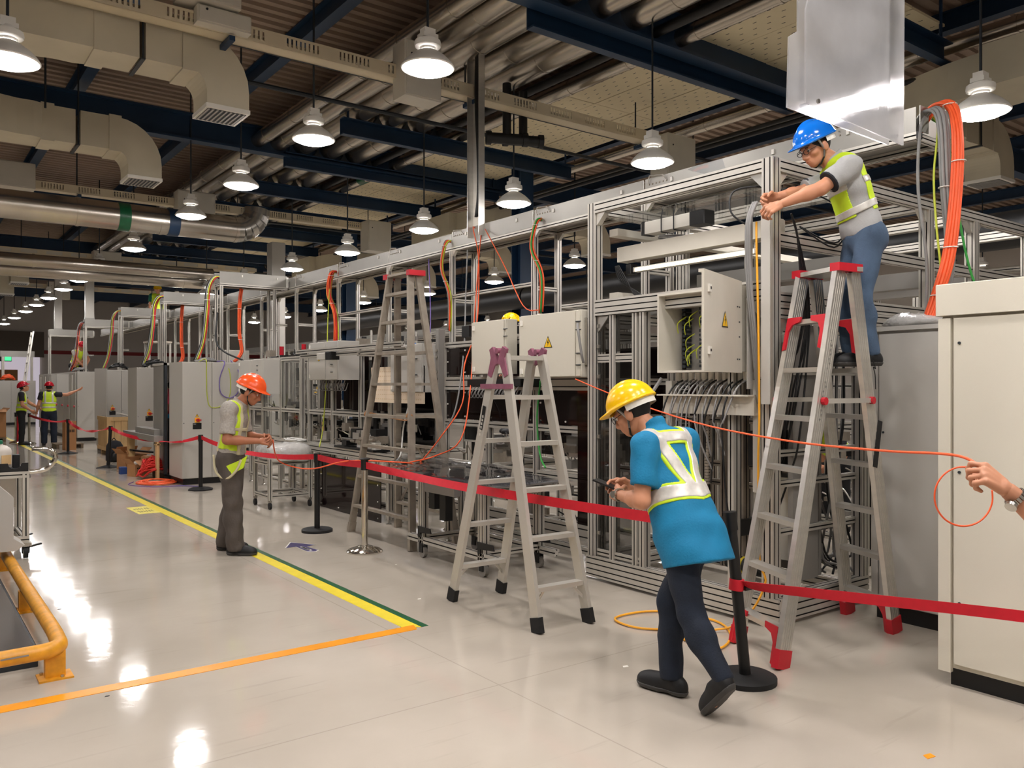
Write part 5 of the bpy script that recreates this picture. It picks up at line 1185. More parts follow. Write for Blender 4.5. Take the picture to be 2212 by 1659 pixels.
cable('loose_cable',[(3.2,14.9,.01),(3.05,14.5,.01),(3.3,14.0,.01),(3.7,13.85,.01),(3.9,13.6,.01)],.007,'purple_cable','thin purple cable lying on the floor in front of the open cabinet')
pk = T('plank','upright wooden plank leaning by the open cabinet','plank',(3.62,15.0,0)); MB().box(3.6,3.64,15.0,15.12,0,.66).build('board','wood',pk); MB().box(3.58,3.66,15.0,15.12,.6,.62).build('cross_batten','wood',pk)
gb = T('steel_channel','pair of grey channel beams lying across supports behind the red belt','beam',(3.9,16.4,.68)); MB().box(3.55,3.75,15.0,17.4,.66,.76).box(3.6,3.8,15.2,16.6,.76,.86).build('channel','grey_panel',gb); MB().box(3.6,3.7,17.1,17.3,0,.66).build('support','wood',gb)
pl = T('pallet','weathered wooden pallet on the floor beside the crate','pallet',(3.6,24.4,0))
for i in range(4): MB().box(3.3,3.95,24.0+i*.22,24.16+i*.22,.1,.12).build('plank','pallet',pl)
for x in (3.32,3.6,3.88): MB().box(x,x+.06,24.0,24.82,0,.1).build('bearer','pallet',pl)
p2 = T('pallet','dark pallet under the large brown carton','pallet',(2.1,28.6,0))
for i in range(5): MB().box(1.6,2.6,28.1+i*.22,28.24+i*.22,.09,.118).build('plank','pallet',p2)
for x in (1.62,2.05,2.5): MB().box(x,x+.08,28.1,29.15,0,.09).build('bearer','pallet',p2)
pl3 = T('pallet','small grey pallet stack behind the jug cart at the far left','pallet',(1.0,19.5,0))
for k in range(3):
    for i in range(4): MB().box(.4,1.35,19.1+i*.2,19.26+i*.2,.02+k*.11,.05+k*.11).build('plank','pallet',pl3)
    for x in (.45,.85,1.25): MB().box(x,x+.06,19.1,19.9,(k*.11)-.06 if k else 0,.02+k*.11).build('bearer','pallet',pl3)
gc = T('green_bin','lime green slatted bin at the far left edge','bin',(1.55,28.0,0))
MB().box(1.2,1.62,27.6,28.3,.12,1.05).build('body','lime_bin',gc)
for i in range(8): MB().box(1.19,1.63,27.59,27.6,.16+i*.11,.2+i*.11).build('slat','lime_bin',gc)
MB().box(1.15,1.7,27.6,28.3,0,.12).build('base','pallet',gc)
heap('cable_heap',3.75,40.2,.25,.15,.25,14,.03,'orange_cable','orange cable coil on top of the far end cabinet',8).location.z = 1.85
# exit sign, far doorway panel with its brightness put in as glow
es = T('exit_sign','green lit exit sign on the far wall','sign',(-1,51.9,3.0)); p = onz(10,775,2.9) if False else ony(11,775,51.9)
MB().box(p.x-.35,p.x+.3,51.86,51.92,p.z-.14,p.z+.16).build('housing','black',es); MB().box(p.x-.02,p.x+.28,51.85,51.86,p.z-.1,p.z+.12).build('lit_face','exit_green',es)
p = ony(45,800,51.9)
tag(MB().box(p.x-2.6,p.x+.9,51.9,51.98,0,3.2).build('door_1','doorway_glow'),kind='structure'); tag(MB().box(p.x-2.8,p.x+1.1,51.82,51.9,3.2,4.6).build('trim_2','wall_dark'),kind='structure')
wd_ = tag(MB().box(p.x-2.0,p.x-.2,51.4,51.8,0,2.5).build('brown_board','cardboard'),'brown board standing in the bright far doorway','board')
for i,(px,py,w_,h_) in enumerate([(20,660,3,2.4),(45,700,4,1.8)]): pass
# ---------------------------------------------------------------- cables hanging from the trunk
def bundle(name, path, n, r, spread, m, label, ties=()):
    t = T(name,label,'cable bundle',path[0]); g_ = random.Random(len(label))
    for i in range(n):
        a = 2*PI*i/n; o = Vector((math.cos(a)*spread,math.sin(a)*spread,0)) if n > 1 else Vector()
        cable('cable',[Vector(p)+o*g_.uniform(.6,1.1)+Vector((0,0,g_.uniform(-.01,.01))) for p in path],r,m if isinstance(m,str) else m[i%len(m)],par=t)
    Q = spline(path,6)
    for f in ties:
        c = Q[int(f*(len(Q)-1))]; MB().tube([c+Vector((math.cos(a)*(spread+r)*1.05,math.sin(a)*(spread+r)*1.05,0)) for a in np.linspace(0,2*PI,12)],.004,n=4).build('zip_tie','white',t)
    return t
bundle('orange_cables',[(6.08,3.1,3.5),(6.05,2.97,3.64),(5.95,2.8,3.6),(5.86,2.7,3.35),(5.83,2.7,2.95),(5.76,2.72,2.5),(5.7,2.78,2.2),(5.62,2.8,2.04)],9,.012,.032,'orange_cable','thick bundle of orange cables arching from the trunk end down to the dull grey cabinet',(.3,.5,.7,.85))
bundle('grey_cables',[(6.02,3.1,3.48),(5.97,2.97,3.6),(5.86,2.82,3.5),(5.84,2.78,3.0),(5.86,2.76,2.5),(5.8,2.8,2.12),(5.75,2.8,2.03)],6,.013,.03,'grey_cable','bundle of grey cables hanging beside the orange ones from the trunk end',(.5,.75))
cable('loose_cable',[(6.1,3.0,3.6),(5.9,2.86,3.45),(5.82,2.85,3.1),(5.75,2.8,2.75),(5.74,2.76,2.4),(5.8,2.75,2.04)],.008,'lime_cable','thin yellow-green cable hanging next to the orange bundle')
cable('loose_cable',[(6.1,3.0,3.58),(5.98,2.84,3.4),(5.96,2.76,2.9),(6.05,2.7,2.4),(6.2,2.6,2.04)],.008,'green_cable','thin green cable slanting down right of the orange bundle')
cable('loose_cable',[(6.0,3.0,3.6),(5.82,2.95,3.4),(5.8,2.95,3.0),(5.82,2.9,2.5),(5.8,2.9,2.04)],.012,'grey_cable','single grey cable hanging left of the orange bundle')
def drop(px, pyt, pyb, X, m, label, n=3, r=.01, sp=.02, sway=.06, ties=(.4,.7)):
    a = onx(px,pyt,X); b = onx(px+sway*60,pyb,X)
    return bundle('hanging_cables',[a+Vector((.12,0,-.06)),a+Vector((.02,0,.03)),a+Vector((-.06,0,-.05)),a+(b-a)*.3+Vector((-.07,sway,0)),a+(b-a)*.6+Vector((-.03,-sway,0)),b],n,r,sp,m,label,ties)
drop(1165,478,675,5.86,['orange_cable','grey_cable','orange_cable','green_cable'],'orange and green cables dropping from the trunk behind the large pale switch box',5)
drop(968,525,715,5.86,['orange_cable','lime_cable','grey_cable'],'orange and grey cables dropping from the trunk to the grey button post',5)
drop(722,590,740,5.86,['orange_cable','orange_cable','red_cable','lime_cable'],'loop of orange cables dropping from the trunk above the grey switch box',8,.012,.04)
for k,(y,x) in enumerate(BR[:4]):
    a = Vector((x,y+.1,3.5)); r_ = ['orange_cable','red_cable','grey_cable','grey_cable','black_cable','grey_cable','lime_cable','red_cable']
    bundle('hanging_cables',[a+Vector((.15,0,0)),a+Vector((-.04,0,.06)),a+Vector((-.16,.02,-.15)),a+Vector((-.2,.0,-.6)),a+Vector((-.28,-.06,-1.1)),a+Vector((-.4,-.1,-1.42))],8-k,.01,.042,r_[k%3:]+r_[:k%3],'mixed cables falling from the '+ORD[k]+' trunk branch onto the cabinet top',(.5,))
    if k in (0,1): bundle('orange_cables',[a+Vector((.45,0.1,-.1)),a+Vector((.42,.1,-.4)),a+Vector((.42,.1,-.9)),a+Vector((.44,.05,-1.25)),a+Vector((.3,0,-1.44))],6,.012,.03,'orange_cable','straight orange cable bundle inside the '+ORD[k]+' trunk branch',(.3,.6))
heap('cable_heap',4.3,14.5,.2,.12,.08,10,.01,'grey_cable','tangle of grey cables on top of the double-door cabinet',11).location.z = 2.02
heap('cable_heap',4.35,18.3,.25,.15,.18,14,.014,'black_cable','tangle of black cables on top of the second aisle cabinet',12).location.z = 2.0
heap('cable_heap',4.5,22.6,.25,.15,.18,14,.014,'black_cable','tangle of black cables on top of the third aisle cabinet',13).location.z = 2.02
heap('cable_heap',4.55,28.2,.2,.4,.15,14,.014,'grey_cable','tangle of cables on top of the long cabinet bank',14).location.z = 2.05
f = 13.975
cable('loose_cable',[(4.1,14.3,2.03),(4.12,f,2.06),(4.13,f,1.8),(4.14,f,1.45),(4.2,f,1.27),(4.4,f,1.3),(4.52,f,1.5),(4.5,f,1.9),(4.42,14.2,2.05)],.007,'lime_cable','yellow-green cable looped down the front of the double-door cabinet')
cable('loose_cable',[(4.4,14.3,2.04),(4.42,f-.02,2.02),(4.34,f-.02,1.75),(4.36,f-.02,1.5),(4.52,f-.02,1.42),(4.66,f-.02,1.55),(4.66,f-.02,1.85),(4.6,14.2,2.06)],.009,'purple_cable','purple cable loop hanging on the double-door cabinet')
cable('loose_cable',[(4.5,14.6,2.9),(4.42,14.4,2.4),(4.5,14.2,2.2),(4.75,13.98,2.05),(4.8,13.95,1.95)],.016,'black_cable','thick black cable drooping onto the double-door cabinet')
# long loose orange lines
o1 = onx(1030,505,5.85)
cable('loose_cable',[o1+Vector((.1,0,-.1)),onx(1022,490,5.85),onx(1034,560,5.7),onx(1030,700,5.2),onx(1003,790,4.72),onx(999,870,4.6),onx(955,940,4.4),onx(905,1000,4.28),(4.0,7.1,.87),(3.7,7.7,.86),(3.58,8.3,.74),(3.55,8.8,.72),(3.25,8.5,.84),(2.97,7.9,1.09)],.007,'orange_cable','orange line hanging from the trunk to the hands of the orange-helmeted man')
cable('loose_cable',[onx(1040,500,5.87),onx(1036,540,5.8),onx(1024,700,5.2),onx(1016,840,4.68),onx(995,950,4.4),onx(940,985,4.3),(4.0,7.0,.88)],.007,'orange_cable','second orange line falling behind the dull ladder onto the clear sheets')
cable('loose_cable',[onx(1048,495,5.87),onx(1090,575,5.5),onx(1130,660,5.1),(4.95,6.2,2.35)],.006,'orange_cable','straight orange line slanting down to the large pale switch box')
hand_pt = Vector((2.42,1.05,1.42))
LN = [(4.64,5.3,1.68),onx(1330,855,4.55),ond(1500,912,5.0),ond(1700,952,4.1),ond(1900,973,3.6),ond(2030,980,3.1),ond(2088,990,2.87),ond(2118,1012,2.82)]
cable('loose_cable',LN,.0055,'orange_cable','taut orange line pulled through the air by the hand at the right edge')
C_ = ond(2092,1075,2.8); U = Vector((0,0,1)); S_ = Vector((RT[0],RT[1],0))
cable('loose_cable',[C_+S_*(.1*math.cos(a))+U*(.102*math.sin(a))+Vector((FW[0],FW[1],0))*(.03) for a in np.linspace(1.4,6.5,14)],.0032,'orange_cable','loop of orange line hanging from the hand at the right edge')
cable('loose_cable',[onx(926,560,5.6),onx(930,700,5.2),onx(918,800,4.9)],.007,'purple_cable','thin purple cable hanging behind the top of the dull ladder')
cable('loose_cable',[onx(1010,540,5.86),onx(1006,640,5.7),onx(1002,760,5.0),onx(985,880,4.7),onx(960,930,4.6),onx(940,965,4.45)],.009,'grey_cable','grey cable hanging between the orange lines')
cable('loose_cable',[onx(890,850,4.7),onx(872,920,4.6),onx(866,980,4.4),onx(850,1000,4.32)],.009,'white_cable','white cable hanging in front of the pegboard')
cable('loose_cable',[onx(1168,820,4.9),onx(1160,900,4.9),onx(1166,980,4.85),onx(1178,1010,4.75)],.009,'green_cable','green cable hanging behind the near step ladder')
cable('loose_cable',[onx(712,620,5.8),onx(708,700,5.4),onx(706,800,4.75),onx(698,920,4.6),onx(690,965,4.4)],.008,'lime_cable','yellow-green cable hanging beside the pegboard')
heap('cable_heap',4.71,11.6,.1,.3,.05,10,.008,'white_cable','coil of white cable lying on the far end of the conveyor',21).location.z = .81
# yellow hose down the corner post, black loops the worker handles
cable('loose_cable',[onx(1634,480,4.63),onx(1634,520,4.6),onx(1638,700,4.6),onx(1640,900,4.6),onx(1638,1000,4.6),onx(1640,1200,4.6),(4.6,3.36,.3),(4.42,3.45,.05),(4.15,3.7,.012),(3.95,3.9,.012),(4.0,4.15,.012),(4.35,4.1,.012),(4.5,3.7,.012),(4.3,3.4,.012),(4.0,3.3,.012),(4.05,3.75,.012)],.008,'yellow_cable','yellow hose running down the corner post and coiled on the floor')
cd_ = T('corner_duct','grey cable duct plate fixed along the corner post with cables behind','cable duct',(4.62,3.42,1.6)); MB().box(4.6,4.606,3.32,3.39,1.5,2.83).build('plate','cabinet_grey',cd_); MB().box(4.6,4.66,3.5,3.505,1.6,2.83).build('side','cabinet_grey',cd_)
for i in range(3): cable('cable',[(4.64,3.45+.015*i,2.86),(4.58,3.46+.015*i,2.7),(4.59,3.46+.015*i,2.3),(4.62,3.44+.015*i,1.9),(4.64,3.44,1.5)],.011,'grey_cable',par=cd_)
bc = T('black_cables','black cables hanging down behind the corner post that the worker pulls','cable bundle',(4.8,3.3,2.8))
g_ = random.Random(9)
for i in range(7):
    d = g_.uniform(-.04,.04); zb = g_.uniform(1.2,1.9)
    cable('cable',[(4.66,3.2,2.74),(4.8,3.25,2.62),(4.92+d,3.28,2.35),(4.98+d,3.3,2.1),(4.93+d*2,3.3,1.85),(4.86+d*2,3.32,zb),(4.98+d,3.45,zb-.25),(5.1,3.6,zb-.5)],.007,'black_cable',par=bc)
for i in range(2): cable('cable',[(4.9,3.3,2.7),(5.15,3.2,2.6-.03*i),(5.22,3.15,2.72),(5.18,3.2,2.86),(4.95,3.3,2.95),(4.8,3.36,2.9)],.006,'black_cable',par=bc)
cable('cable',[(4.62,3.5,2.7),(4.56,3.6,2.8),(4.6,3.62,2.95),(4.7,3.5,2.98),(4.9,3.45,2.97)],.007,'black_cable',par=bc)
bl = T('black_cables','thin black cables slung inside the left post of the nearest frame','cable bundle',(4.8,5.0,2.6))
for i in range(5): cable('cable',[(4.8,4.98-.01*i,2.62),(4.82,4.95-.02*i,2.5),(4.86,4.8,2.4-.01*i),(4.9,4.7-.03*i,2.32)],.006,'black_cable',par=bl)
wv = T('grey_cables','curtain of grey cables hanging inside the right end of the nearest frame','cable bundle',(5.75,3.5,1.6))
for i in range(16):
    x = 5.45+.035*i*.6+g_.uniform(-.02,.02); y = 3.46+g_.uniform(0,.15)
    cable('cable',[(x,y,2.0),(x+g_.uniform(-.03,.03),y,1.4),(x+g_.uniform(-.06,.06),y+.02,.9),(x+g_.uniform(-.15,.2),y,.4),(x+g_.uniform(-.3,.25),y-.05,g_.uniform(.22,.35))],.009,g_.choice(['grey_cable','grey_cable','black_cable']),par=wv)
# ---------------------------------------------------------------- acrylic plate hung close overhead
Yp = 1.62
def pp(px,py,dy=0): q = ony(px,py,Yp+dy); return q.x, q.z
ap = T('acrylic_sign','clear frosted double acrylic plate hanging overhead in front of the blue helmet','hanging plate',(2.7,Yp,2.7))
def plate2(poly, dy):
    f = [pp(a,b) for a,b in poly]; return MB().prism(f,'y',Yp+dy,Yp+dy+.006)
plate2([(1741,20),(1748,-10),(1748,-190),(1956,-300),(1952,314),(1741,222)],0).build('front_sheet','acrylic',ap)
plate2([(1722,72),(1741,60),(1741,-150),(1939,-250),(1937,309),(1718,226)],.03).build('rear_sheet','acrylic',ap)
for a,b in ((1746,232),(1939,300)):
    x,z = pp(a,b); MB().cyl((x,Yp,z+.012),(x,Yp+.03,z+.012),.006,n=10).build('spacer','clear_sheet',ap)
x,z = pp(1766,232); MB().cyl((x,Yp-.006,z+.02),(x,Yp+.0,z+.02),.008,n=10).build('screw','steel',ap)
for a in (1765,1940): x,z = pp(a,-180); MB().cyl((x,Yp,z),(x,Yp,ZC),.004,n=5).build('hanging_wire','steel',ap)
# ---------------------------------------------------------------- people: smooth distance-field bodies meshed with surface nets
def A_(p): return np.array(p, dtype=np.float32)
def smin(a, b, k): h = np.clip(.5+.5*(b-a)/k, 0, 1); return b*(1-h)+a*h-k*h*(1-h)
class Rc:
    def __init__(s, a, b, ra, rb): s.a = A_(a); s.b = A_(b); s.ra = ra; s.rb = rb
    def __call__(s, P):
        ba = s.b-s.a; t = np.clip(((P-s.a)@ba)/max(float(ba@ba),1e-9), 0, 1); q = P-s.a-t[:,None]*ba
        return np.sqrt((q*q).sum(1))-(s.ra+(s.rb-s.ra)*t)
    def bb(s): r = max(s.ra,s.rb); return np.minimum(s.a,s.b)-r, np.maximum(s.a,s.b)+r
class El:
    def __init__(s, c, r, R=None): s.c = A_(c); s.r = A_(r); s.R = np.eye(3,dtype=np.float32) if R is None else np.array(R,dtype=np.float32)
    def __call__(s, P):
        q = (P-s.c)@s.R; k0 = np.sqrt(((q/s.r)**2).sum(1)); k1 = np.sqrt(((q/s.r**2)**2).sum(1))+1e-9
        return np.where(k0 < .05, -s.r.min(), k0*(k0-1)/k1)
    def bb(s): m = float(s.r.max()); return s.c-m, s.c+m
class Un:
    def __init__(s, prims, k=.02): s.p = prims; s.k = k
    def __call__(s, P):
        d = s.p[0](P)
        for q in s.p[1:]: d = smin(d, q(P), s.k)
        return d
    def bb(s):
        l, h = zip(*[q.bb() for q in s.p]); return np.min(l,0), np.max(h,0)
class Fn:                                            # distance with offset, clip functions and cloth folds
    def __init__(s, base, off=0, clips=(), fold=0, seed=0, minus=()): s.base = base; s.off = off; s.clips = clips; s.fold = fold; s.seed = seed; s.minus = minus
    def __call__(s, P):
        d = s.base(P)-s.off
        if s.fold:
            g = np.random.RandomState(s.seed)
            wv = np.zeros(len(P),np.float32)
            for i in range(5):
                k = g.normal(size=3)*np.array([10,10,20]); ph = g.uniform(0,6); wv += np.sin(P@k.astype(np.float32)+ph+2.2*np.sin(P@(g.normal(size=3)*9).astype(np.float32)))
            d = d+wv*s.fold/3
        for m_ in s.minus: d = np.maximum(d, -m_(P))
        for c in s.clips: d = np.maximum(d, c(P))
        return d
    def bb(s): l, h = s.base.bb(); m_ = s.off+.012; return l-m_, h+m_
def halfp(n, o):                                     # keep the side where (p-o).n < 0
    n = A_(n)/np.linalg.norm(n); o = A_(o); return lambda P: (P-o)@n
def surfnet(f, h, pad=2):
    lo, hi = f.bb(); lo = lo-pad*h; hi = hi+pad*h
    n = np.ceil((hi-lo)/h).astype(int)+1; S = 6; nb = (n+S-1)//S; n = nb*S
    bc = np.stack(np.meshgrid(*[lo[i]+(np.arange(nb[i])*S+(S-1)/2)*h for i in range(3)],indexing='ij'),-1).reshape(-1,3).astype(np.float32)
    db = f(bc); act = np.abs(db) < S*h*1.15
    F = np.repeat(np.repeat(np.repeat(db.reshape(nb),S,0),S,1),S,2).astype(np.float32)
    idx = np.argwhere(act.reshape(nb)); off = np.stack(np.meshgrid(*[np.arange(S)]*3,indexing='ij'),-1).reshape(-1,3)
    if len(idx) == 0: return np.zeros((0,3)), []
    full = (idx[:,None,:]*S+off[None]).reshape(-1,3); F[full[:,0],full[:,1],full[:,2]] = f((lo+full*h).astype(np.float32))
    sgn = F < 0; c = np.zeros(np.array(F.shape)-1,np.int8); nz = F.shape
    for dx in (0,1):
        for dy in (0,1):
            for dz in (0,1): c += sgn[dx:nz[0]-1+dx,dy:nz[1]-1+dy,dz:nz[2]-1+dz]
    cell = (c > 0) & (c < 8); ci = np.argwhere(cell); vid = -np.ones(cell.shape,int); vid[cell] = np.arange(len(ci))
    acc = np.zeros((len(ci),3)); cnt = np.zeros(len(ci)); cor = [(a,b,d) for a in (0,1) for b in (0,1) for d in (0,1)]
    val = {k: F[ci[:,0]+k[0],ci[:,1]+k[1],ci[:,2]+k[2]] for k in cor}
    for k in cor:
        for ax in range(3):
            if k[ax] == 0:
                k2 = tuple(1 if i == ax else k[i] for i in range(3)); a, b = val[k], val[k2]; m_ = (a < 0) != (b < 0)
                t = np.where(m_, a/np.where(a-b == 0,1,a-b), 0); p = np.array(k,float)[None].repeat(len(ci),0); p[:,ax] += t; acc[m_] += p[m_]; cnt[m_] += 1
    V = lo+(ci+acc/np.maximum(cnt,1)[:,None])*h; quads = []
    for ax in range(3):
        u, v = (ax+1)%3, (ax+2)%3; sl0 = [slice(1,-1)]*3; sl0[ax] = slice(0,-1); sl1 = [slice(1,-1)]*3; sl1[ax] = slice(1,None)
        a = sgn[tuple(sl0)]; b = sgn[tuple(sl1)]; e = np.argwhere(a != b)
        if len(e) == 0: continue
        s_ = a[tuple(e.T)]; e2 = e.copy(); e2[:,u] += 1; e2[:,v] += 1
        def at_(du,dv): q = e2.copy(); q[:,u] += du; q[:,v] += dv; return vid[q[:,0],q[:,1],q[:,2]]
        Q = np.stack([at_(-1,-1),at_(0,-1),at_(0,0),at_(-1,0)],1); Q[~s_] = Q[~s_][:,::-1]; quads.append(Q)
    Q = np.concatenate(quads); Q = Q[(Q >= 0).all(1)]
    return V, Q
def sdf_obj(name, fs, m, parent, kind=None, label=None):
    vs = []; qs = []; n = 0
    for f,h in fs:
        V, Q = surfnet(f,h)
        if len(V): vs.append(V); qs.append(np.array(Q)+n); n += len(V)
    if not vs: return None
    V = np.concatenate(vs); Q = np.concatenate(qs); me = bpy.data.meshes.new(name)
    me.from_pydata(V.tolist(), [], Q.tolist()); me.materials.append(M[m]); me.polygons.foreach_set('use_smooth',[True]*len(me.polygons)); me.update()
    o = bpy.data.objects.new(name, me); COL.objects.link(o); o.parent = parent; W[o.name] = ident(parent)
    if label: o['label'] = label
    return o
def rotm(axis, a): return Matrix.Rotation(a,3,axis)
def frame(yaw=0, pitch=0, roll=0): return np.array(rotm('Z',yaw)@rotm('X',pitch)@rotm('Y',roll))  # columns right, forward, up
def nv(v): v = np.array(v,float); return v/np.linalg.norm(v)
def hand(wrist, d, back, side, curl, spread=.0, sc=1.0, thumb=(.5,.3), lens=None):
    """wrist -> knuckle direction d, back-of-hand normal, thumb side; curl = joint bends per finger"""
    w = np.array(wrist,float); d = nv(d); b = nv(np.array(back)-d*np.dot(back,d)); s = nv(np.cross(d,b)); s = s if np.dot(s,side) > 0 else -s
    P = []; kn = []
    for i,o in enumerate((.034,.011,-.012,-.033)):
        k = w+d*(.092-.004*abs(i-1)-.004*i)*sc+s*o*sc; kn.append(k); P.append(Rc(w+s*o*.55*sc+d*.012,k,.0165*sc,.0125*sc))
    P.append(El(w+d*.05*sc+s*.002,(.036*sc,.05*sc,.015*sc),np.stack([s,d,b],1)))
    L = [(.042,.026,.02),(.047,.03,.022),(.043,.028,.021),(.034,.021,.018)]
    for i,k in enumerate(kn):
        c = curl[i] if hasattr(curl[0],'__len__') else curl; p = k; ang = 0; dd = nv(d+s*(.06*(1.5-i)*spread))
        for j in range(3):
            ang += c[j]; v = dd*math.cos(ang)-b*math.sin(ang); q = p+v*L[i][j]*sc; P.append(Rc(p,q,(.0098,.009,.008)[j]*sc,(.009,.008,.0068)[j]*sc)); p = q
    t0 = w+d*.022*sc+s*.024*sc; v1 = nv(d*.7+s*.75-b*thumb[0]); t1 = t0+v1*.04*sc; v2 = nv(d*1.0+s*.15-b*(thumb[0]+thumb[1])); t2 = t1+v2*.03*sc; t3 = t2+nv(v2-b*.25-s*.3)*.024*sc
    P += [Rc(t0-s*.008,t1,.0165*sc,.0125*sc),Rc(t1,t2,.0115*sc,.0098*sc),Rc(t2,t3,.0098*sc,.0075*sc)]
    P.append(Rc(w-d*.05,w+d*.01,.026*sc,.025*sc))
    return Un(P,.006)
def head_parts(c, R, s=1.0):
    c = np.array(c,float); R = np.array(R)
    def q(x,y,z): return c+R@(np.array((x,y,z))*s)
    def e(p,r): return El(q(*p),np.array(r)*s,R)
    H = [e((0,-.012,.03),(.076,.095,.098)),e((0,.03,-.03),(.06,.066,.085)),e((0,.06,-.088),(.032,.033,.026)),e((0,.02,-.075),(.052,.06,.04)),
         Rc(q(0,.092,.012),q(0,.112,-.03),.009*s,.0145*s),e((-.012,.1,-.036),(.012,.012,.009)),e((.012,.1,-.036),(.012,.012,.009)),
         e((0,.083,.026),(.05,.018,.01)),e((.045,.06,-.02),(.022,.028,.022)),e((-.045,.06,-.02),(.022,.028,.022)),e((0,.09,-.058),(.024,.011,.008)),e((0,.087,-.07),(.021,.012,.009))]
    ears = [e((x*.083,-.002,-.014),(.014,.023,.035)) for x in (-1,1)]
    return Un([Un(H,.018),Un(ears,.004)],.008), q
def person(label, loc, rz, J, st, hb=.009, cat='person'):
    """J: joints in the person's own frame (x right, y forward, z up); st: clothes"""
    t = T('person',label,cat,loc,rz); g = lambda k: np.array(J[k],float); fine = hb < .012; fold = .006 if fine else .002
    pel, chest, neck = g('pelvis'), g('chest'), g('neck'); up = nv(neck-pel); rt = nv(np.array(J.get('right',(1,0,0)))-up*np.dot(J.get('right',(1,0,0)),up)); fw = np.cross(up,rt); TR = np.stack([rt,fw,up],1); TL = np.linalg.norm(neck-pel)
    HR = frame(*J['head_rot']); HC = g('head'); head, hq = head_parts(HC,HR,J.get('head_s',1.0))
    lim = []; hands = []
    for s in 'LR':
        sh, el_, wr = g('sh'+s), g('el'+s), g('wr'+s)
        lim += [Rc(sh,el_,.05,.042),Rc(el_,el_+(wr-el_)*.35,.043,.044),Rc(el_+(wr-el_)*.3,wr,.044,.027)]
        hd = J.get('hand'+s)
        if hd:
            d = nv(hd.get('d',wr-el_)); hands.append((hand(wr+d*.01,d,hd['back'],hd['side'],hd['curl'],hd.get('spread',.4),hd.get('sc',1.0),hd.get('thumb',(.5,.3))),.0038 if fine else .009))
    mid = pel*.55+chest*.45
    torso = lambda k=0: [El(chest,(.165+k,.108+k,.19+k),TR),El(mid,(.145+k,.105+k,.17+k),TR),El(pel+up*.03,(.16+k,.115+k,.14+k),TR),Rc(neck-up*.045,g('shL')*.93+neck*.07,.05+k,.058+k),Rc(neck-up*.045,g('shR')*.93+neck*.07,.05+k,.058+k),El(chest+up*.12-fw*.015,(.15+k,.085+k,.09+k),TR)]
    legs = []; tro = []; tw = st.get('loose',.012)
    for s in 'LR':
        hp, kn, an = g('hip'+s), g('kn'+s), g('an'+s)
        legs += [Rc(hp,kn,.08,.056),Rc(kn,kn+(an-kn)*.35,.056,.056),Rc(kn+(an-kn)*.3,an,.055,.036)]
        tro += [Rc(hp,kn,.094+tw*.4,.066+tw*.7),Rc(kn,kn+(an-kn)*.4,.066+tw*.7,.064+tw*.8),Rc(kn+(an-kn)*.35,an,.064+tw*.8,.05+tw*1.3)]
    feet = []
    for s in 'LR': feet.append(Rc(g('an'+s),g('to'+s)*.6+g('an'+s)*.4-np.array((0,0,.02)),.03,.02))
    nk = [Rc(neck-up*.06,HC-HR@np.array((0,.02,.06)),.056,.052)]
    body = Un(torso(-.02)+lim+legs+feet+nk,.02)
    fs = [(body,hb),(Un([head,Rc(neck,HC-HR@np.array((0,.015,.05)),.05,.05)],.02),.0045 if fine else hb*.8)]+hands
    sdf_obj('body',fs,st.get('skin','skin'),t)
    # trousers
    hipz = Un([El(pel,(.168,.122,.12),TR),El(pel-up*.06,(.16,.12,.1),TR)]+tro,.03)
    clips = [halfp(up,pel+up*.1)]
    cuts = [(g('an'+s),nv(g('an'+s)-g('kn'+s))) for s in 'LR']
    def ankle(P):                                   # cut every leg square at its own hem
        r = -np.ones(len(P),np.float32)*9
        for a,n in cuts:
            q = (P-A_(a)); near = np.sqrt((q*q).sum(1)); r = np.maximum(r, np.where(near < .2, q@A_(n)-st.get('hem',.035), -9))
        return r
    sdf_obj('trousers',[(Fn(hipz,0,clips+[ankle],fold*1.5,3),hb*.8)],st['trousers'],t)
    # shirt
    sl = []
    for s in 'LR':
        sh, el_ = g('sh'+s), g('el'+s); f = st.get('sleeve',.62); e2 = sh+(el_-sh)*f; n = nv(el_-sh)
        sl.append(Fn(Rc(sh-n*.01,e2+n*.06,.07,.066),0,[halfp(n,e2)]))
    sh_t = Un(torso(.004),.035); shirt = Un([sh_t]+sl,.025); hemn = np.array(st.get('hem_n',(0,0,1)),float)
    if st.get('long'): shirt = Un([shirt,El(pel-up*.15+fw*.008,(.188,.176,.6),TR)],.05)
    collar = Rc(neck-up*.03,neck+up*.022-fw*.005,.068,.06)
    sdf_obj('shirt',[(Fn(Un([shirt,collar],.012),.004,[halfp(-hemn,pel+np.array((0,0,st.get('shirt_hem',.0)))),halfp(up+fw*.35,neck+up*.03)],fold,5),hb*.8)],st['shirt'],t)
    if st.get('lower_shirt'): sdf_obj('shirt_tail',[(Fn(Un([El(pel+up*.02,(.172,.128,.15),TR)],.02),.008,[halfp(up,pel+up*.1),halfp(-up,pel-up*.04)],fold,6),hb)],st['lower_shirt'],t)
    if st.get('cuff'):
        for s in 'LR':
            sh, el_ = g('sh'+s), g('el'+s); e2 = sh+(el_-sh)*st.get('sleeve',.62); n = nv(el_-sh); sdf_obj('sleeve_cuff',[(Fn(Rc(e2-n*.03,e2+n*.03,.069,.068),.006,[halfp(n,e2+n*.004),halfp(-n,e2-n*.012)]),hb*.6)],st['cuff'],t)
    # hi-vis vest
    def tx(P): q = P-A_(pel); return q@A_(rt), q@A_(fw), q@A_(up)/TL
    off = {'n':0}
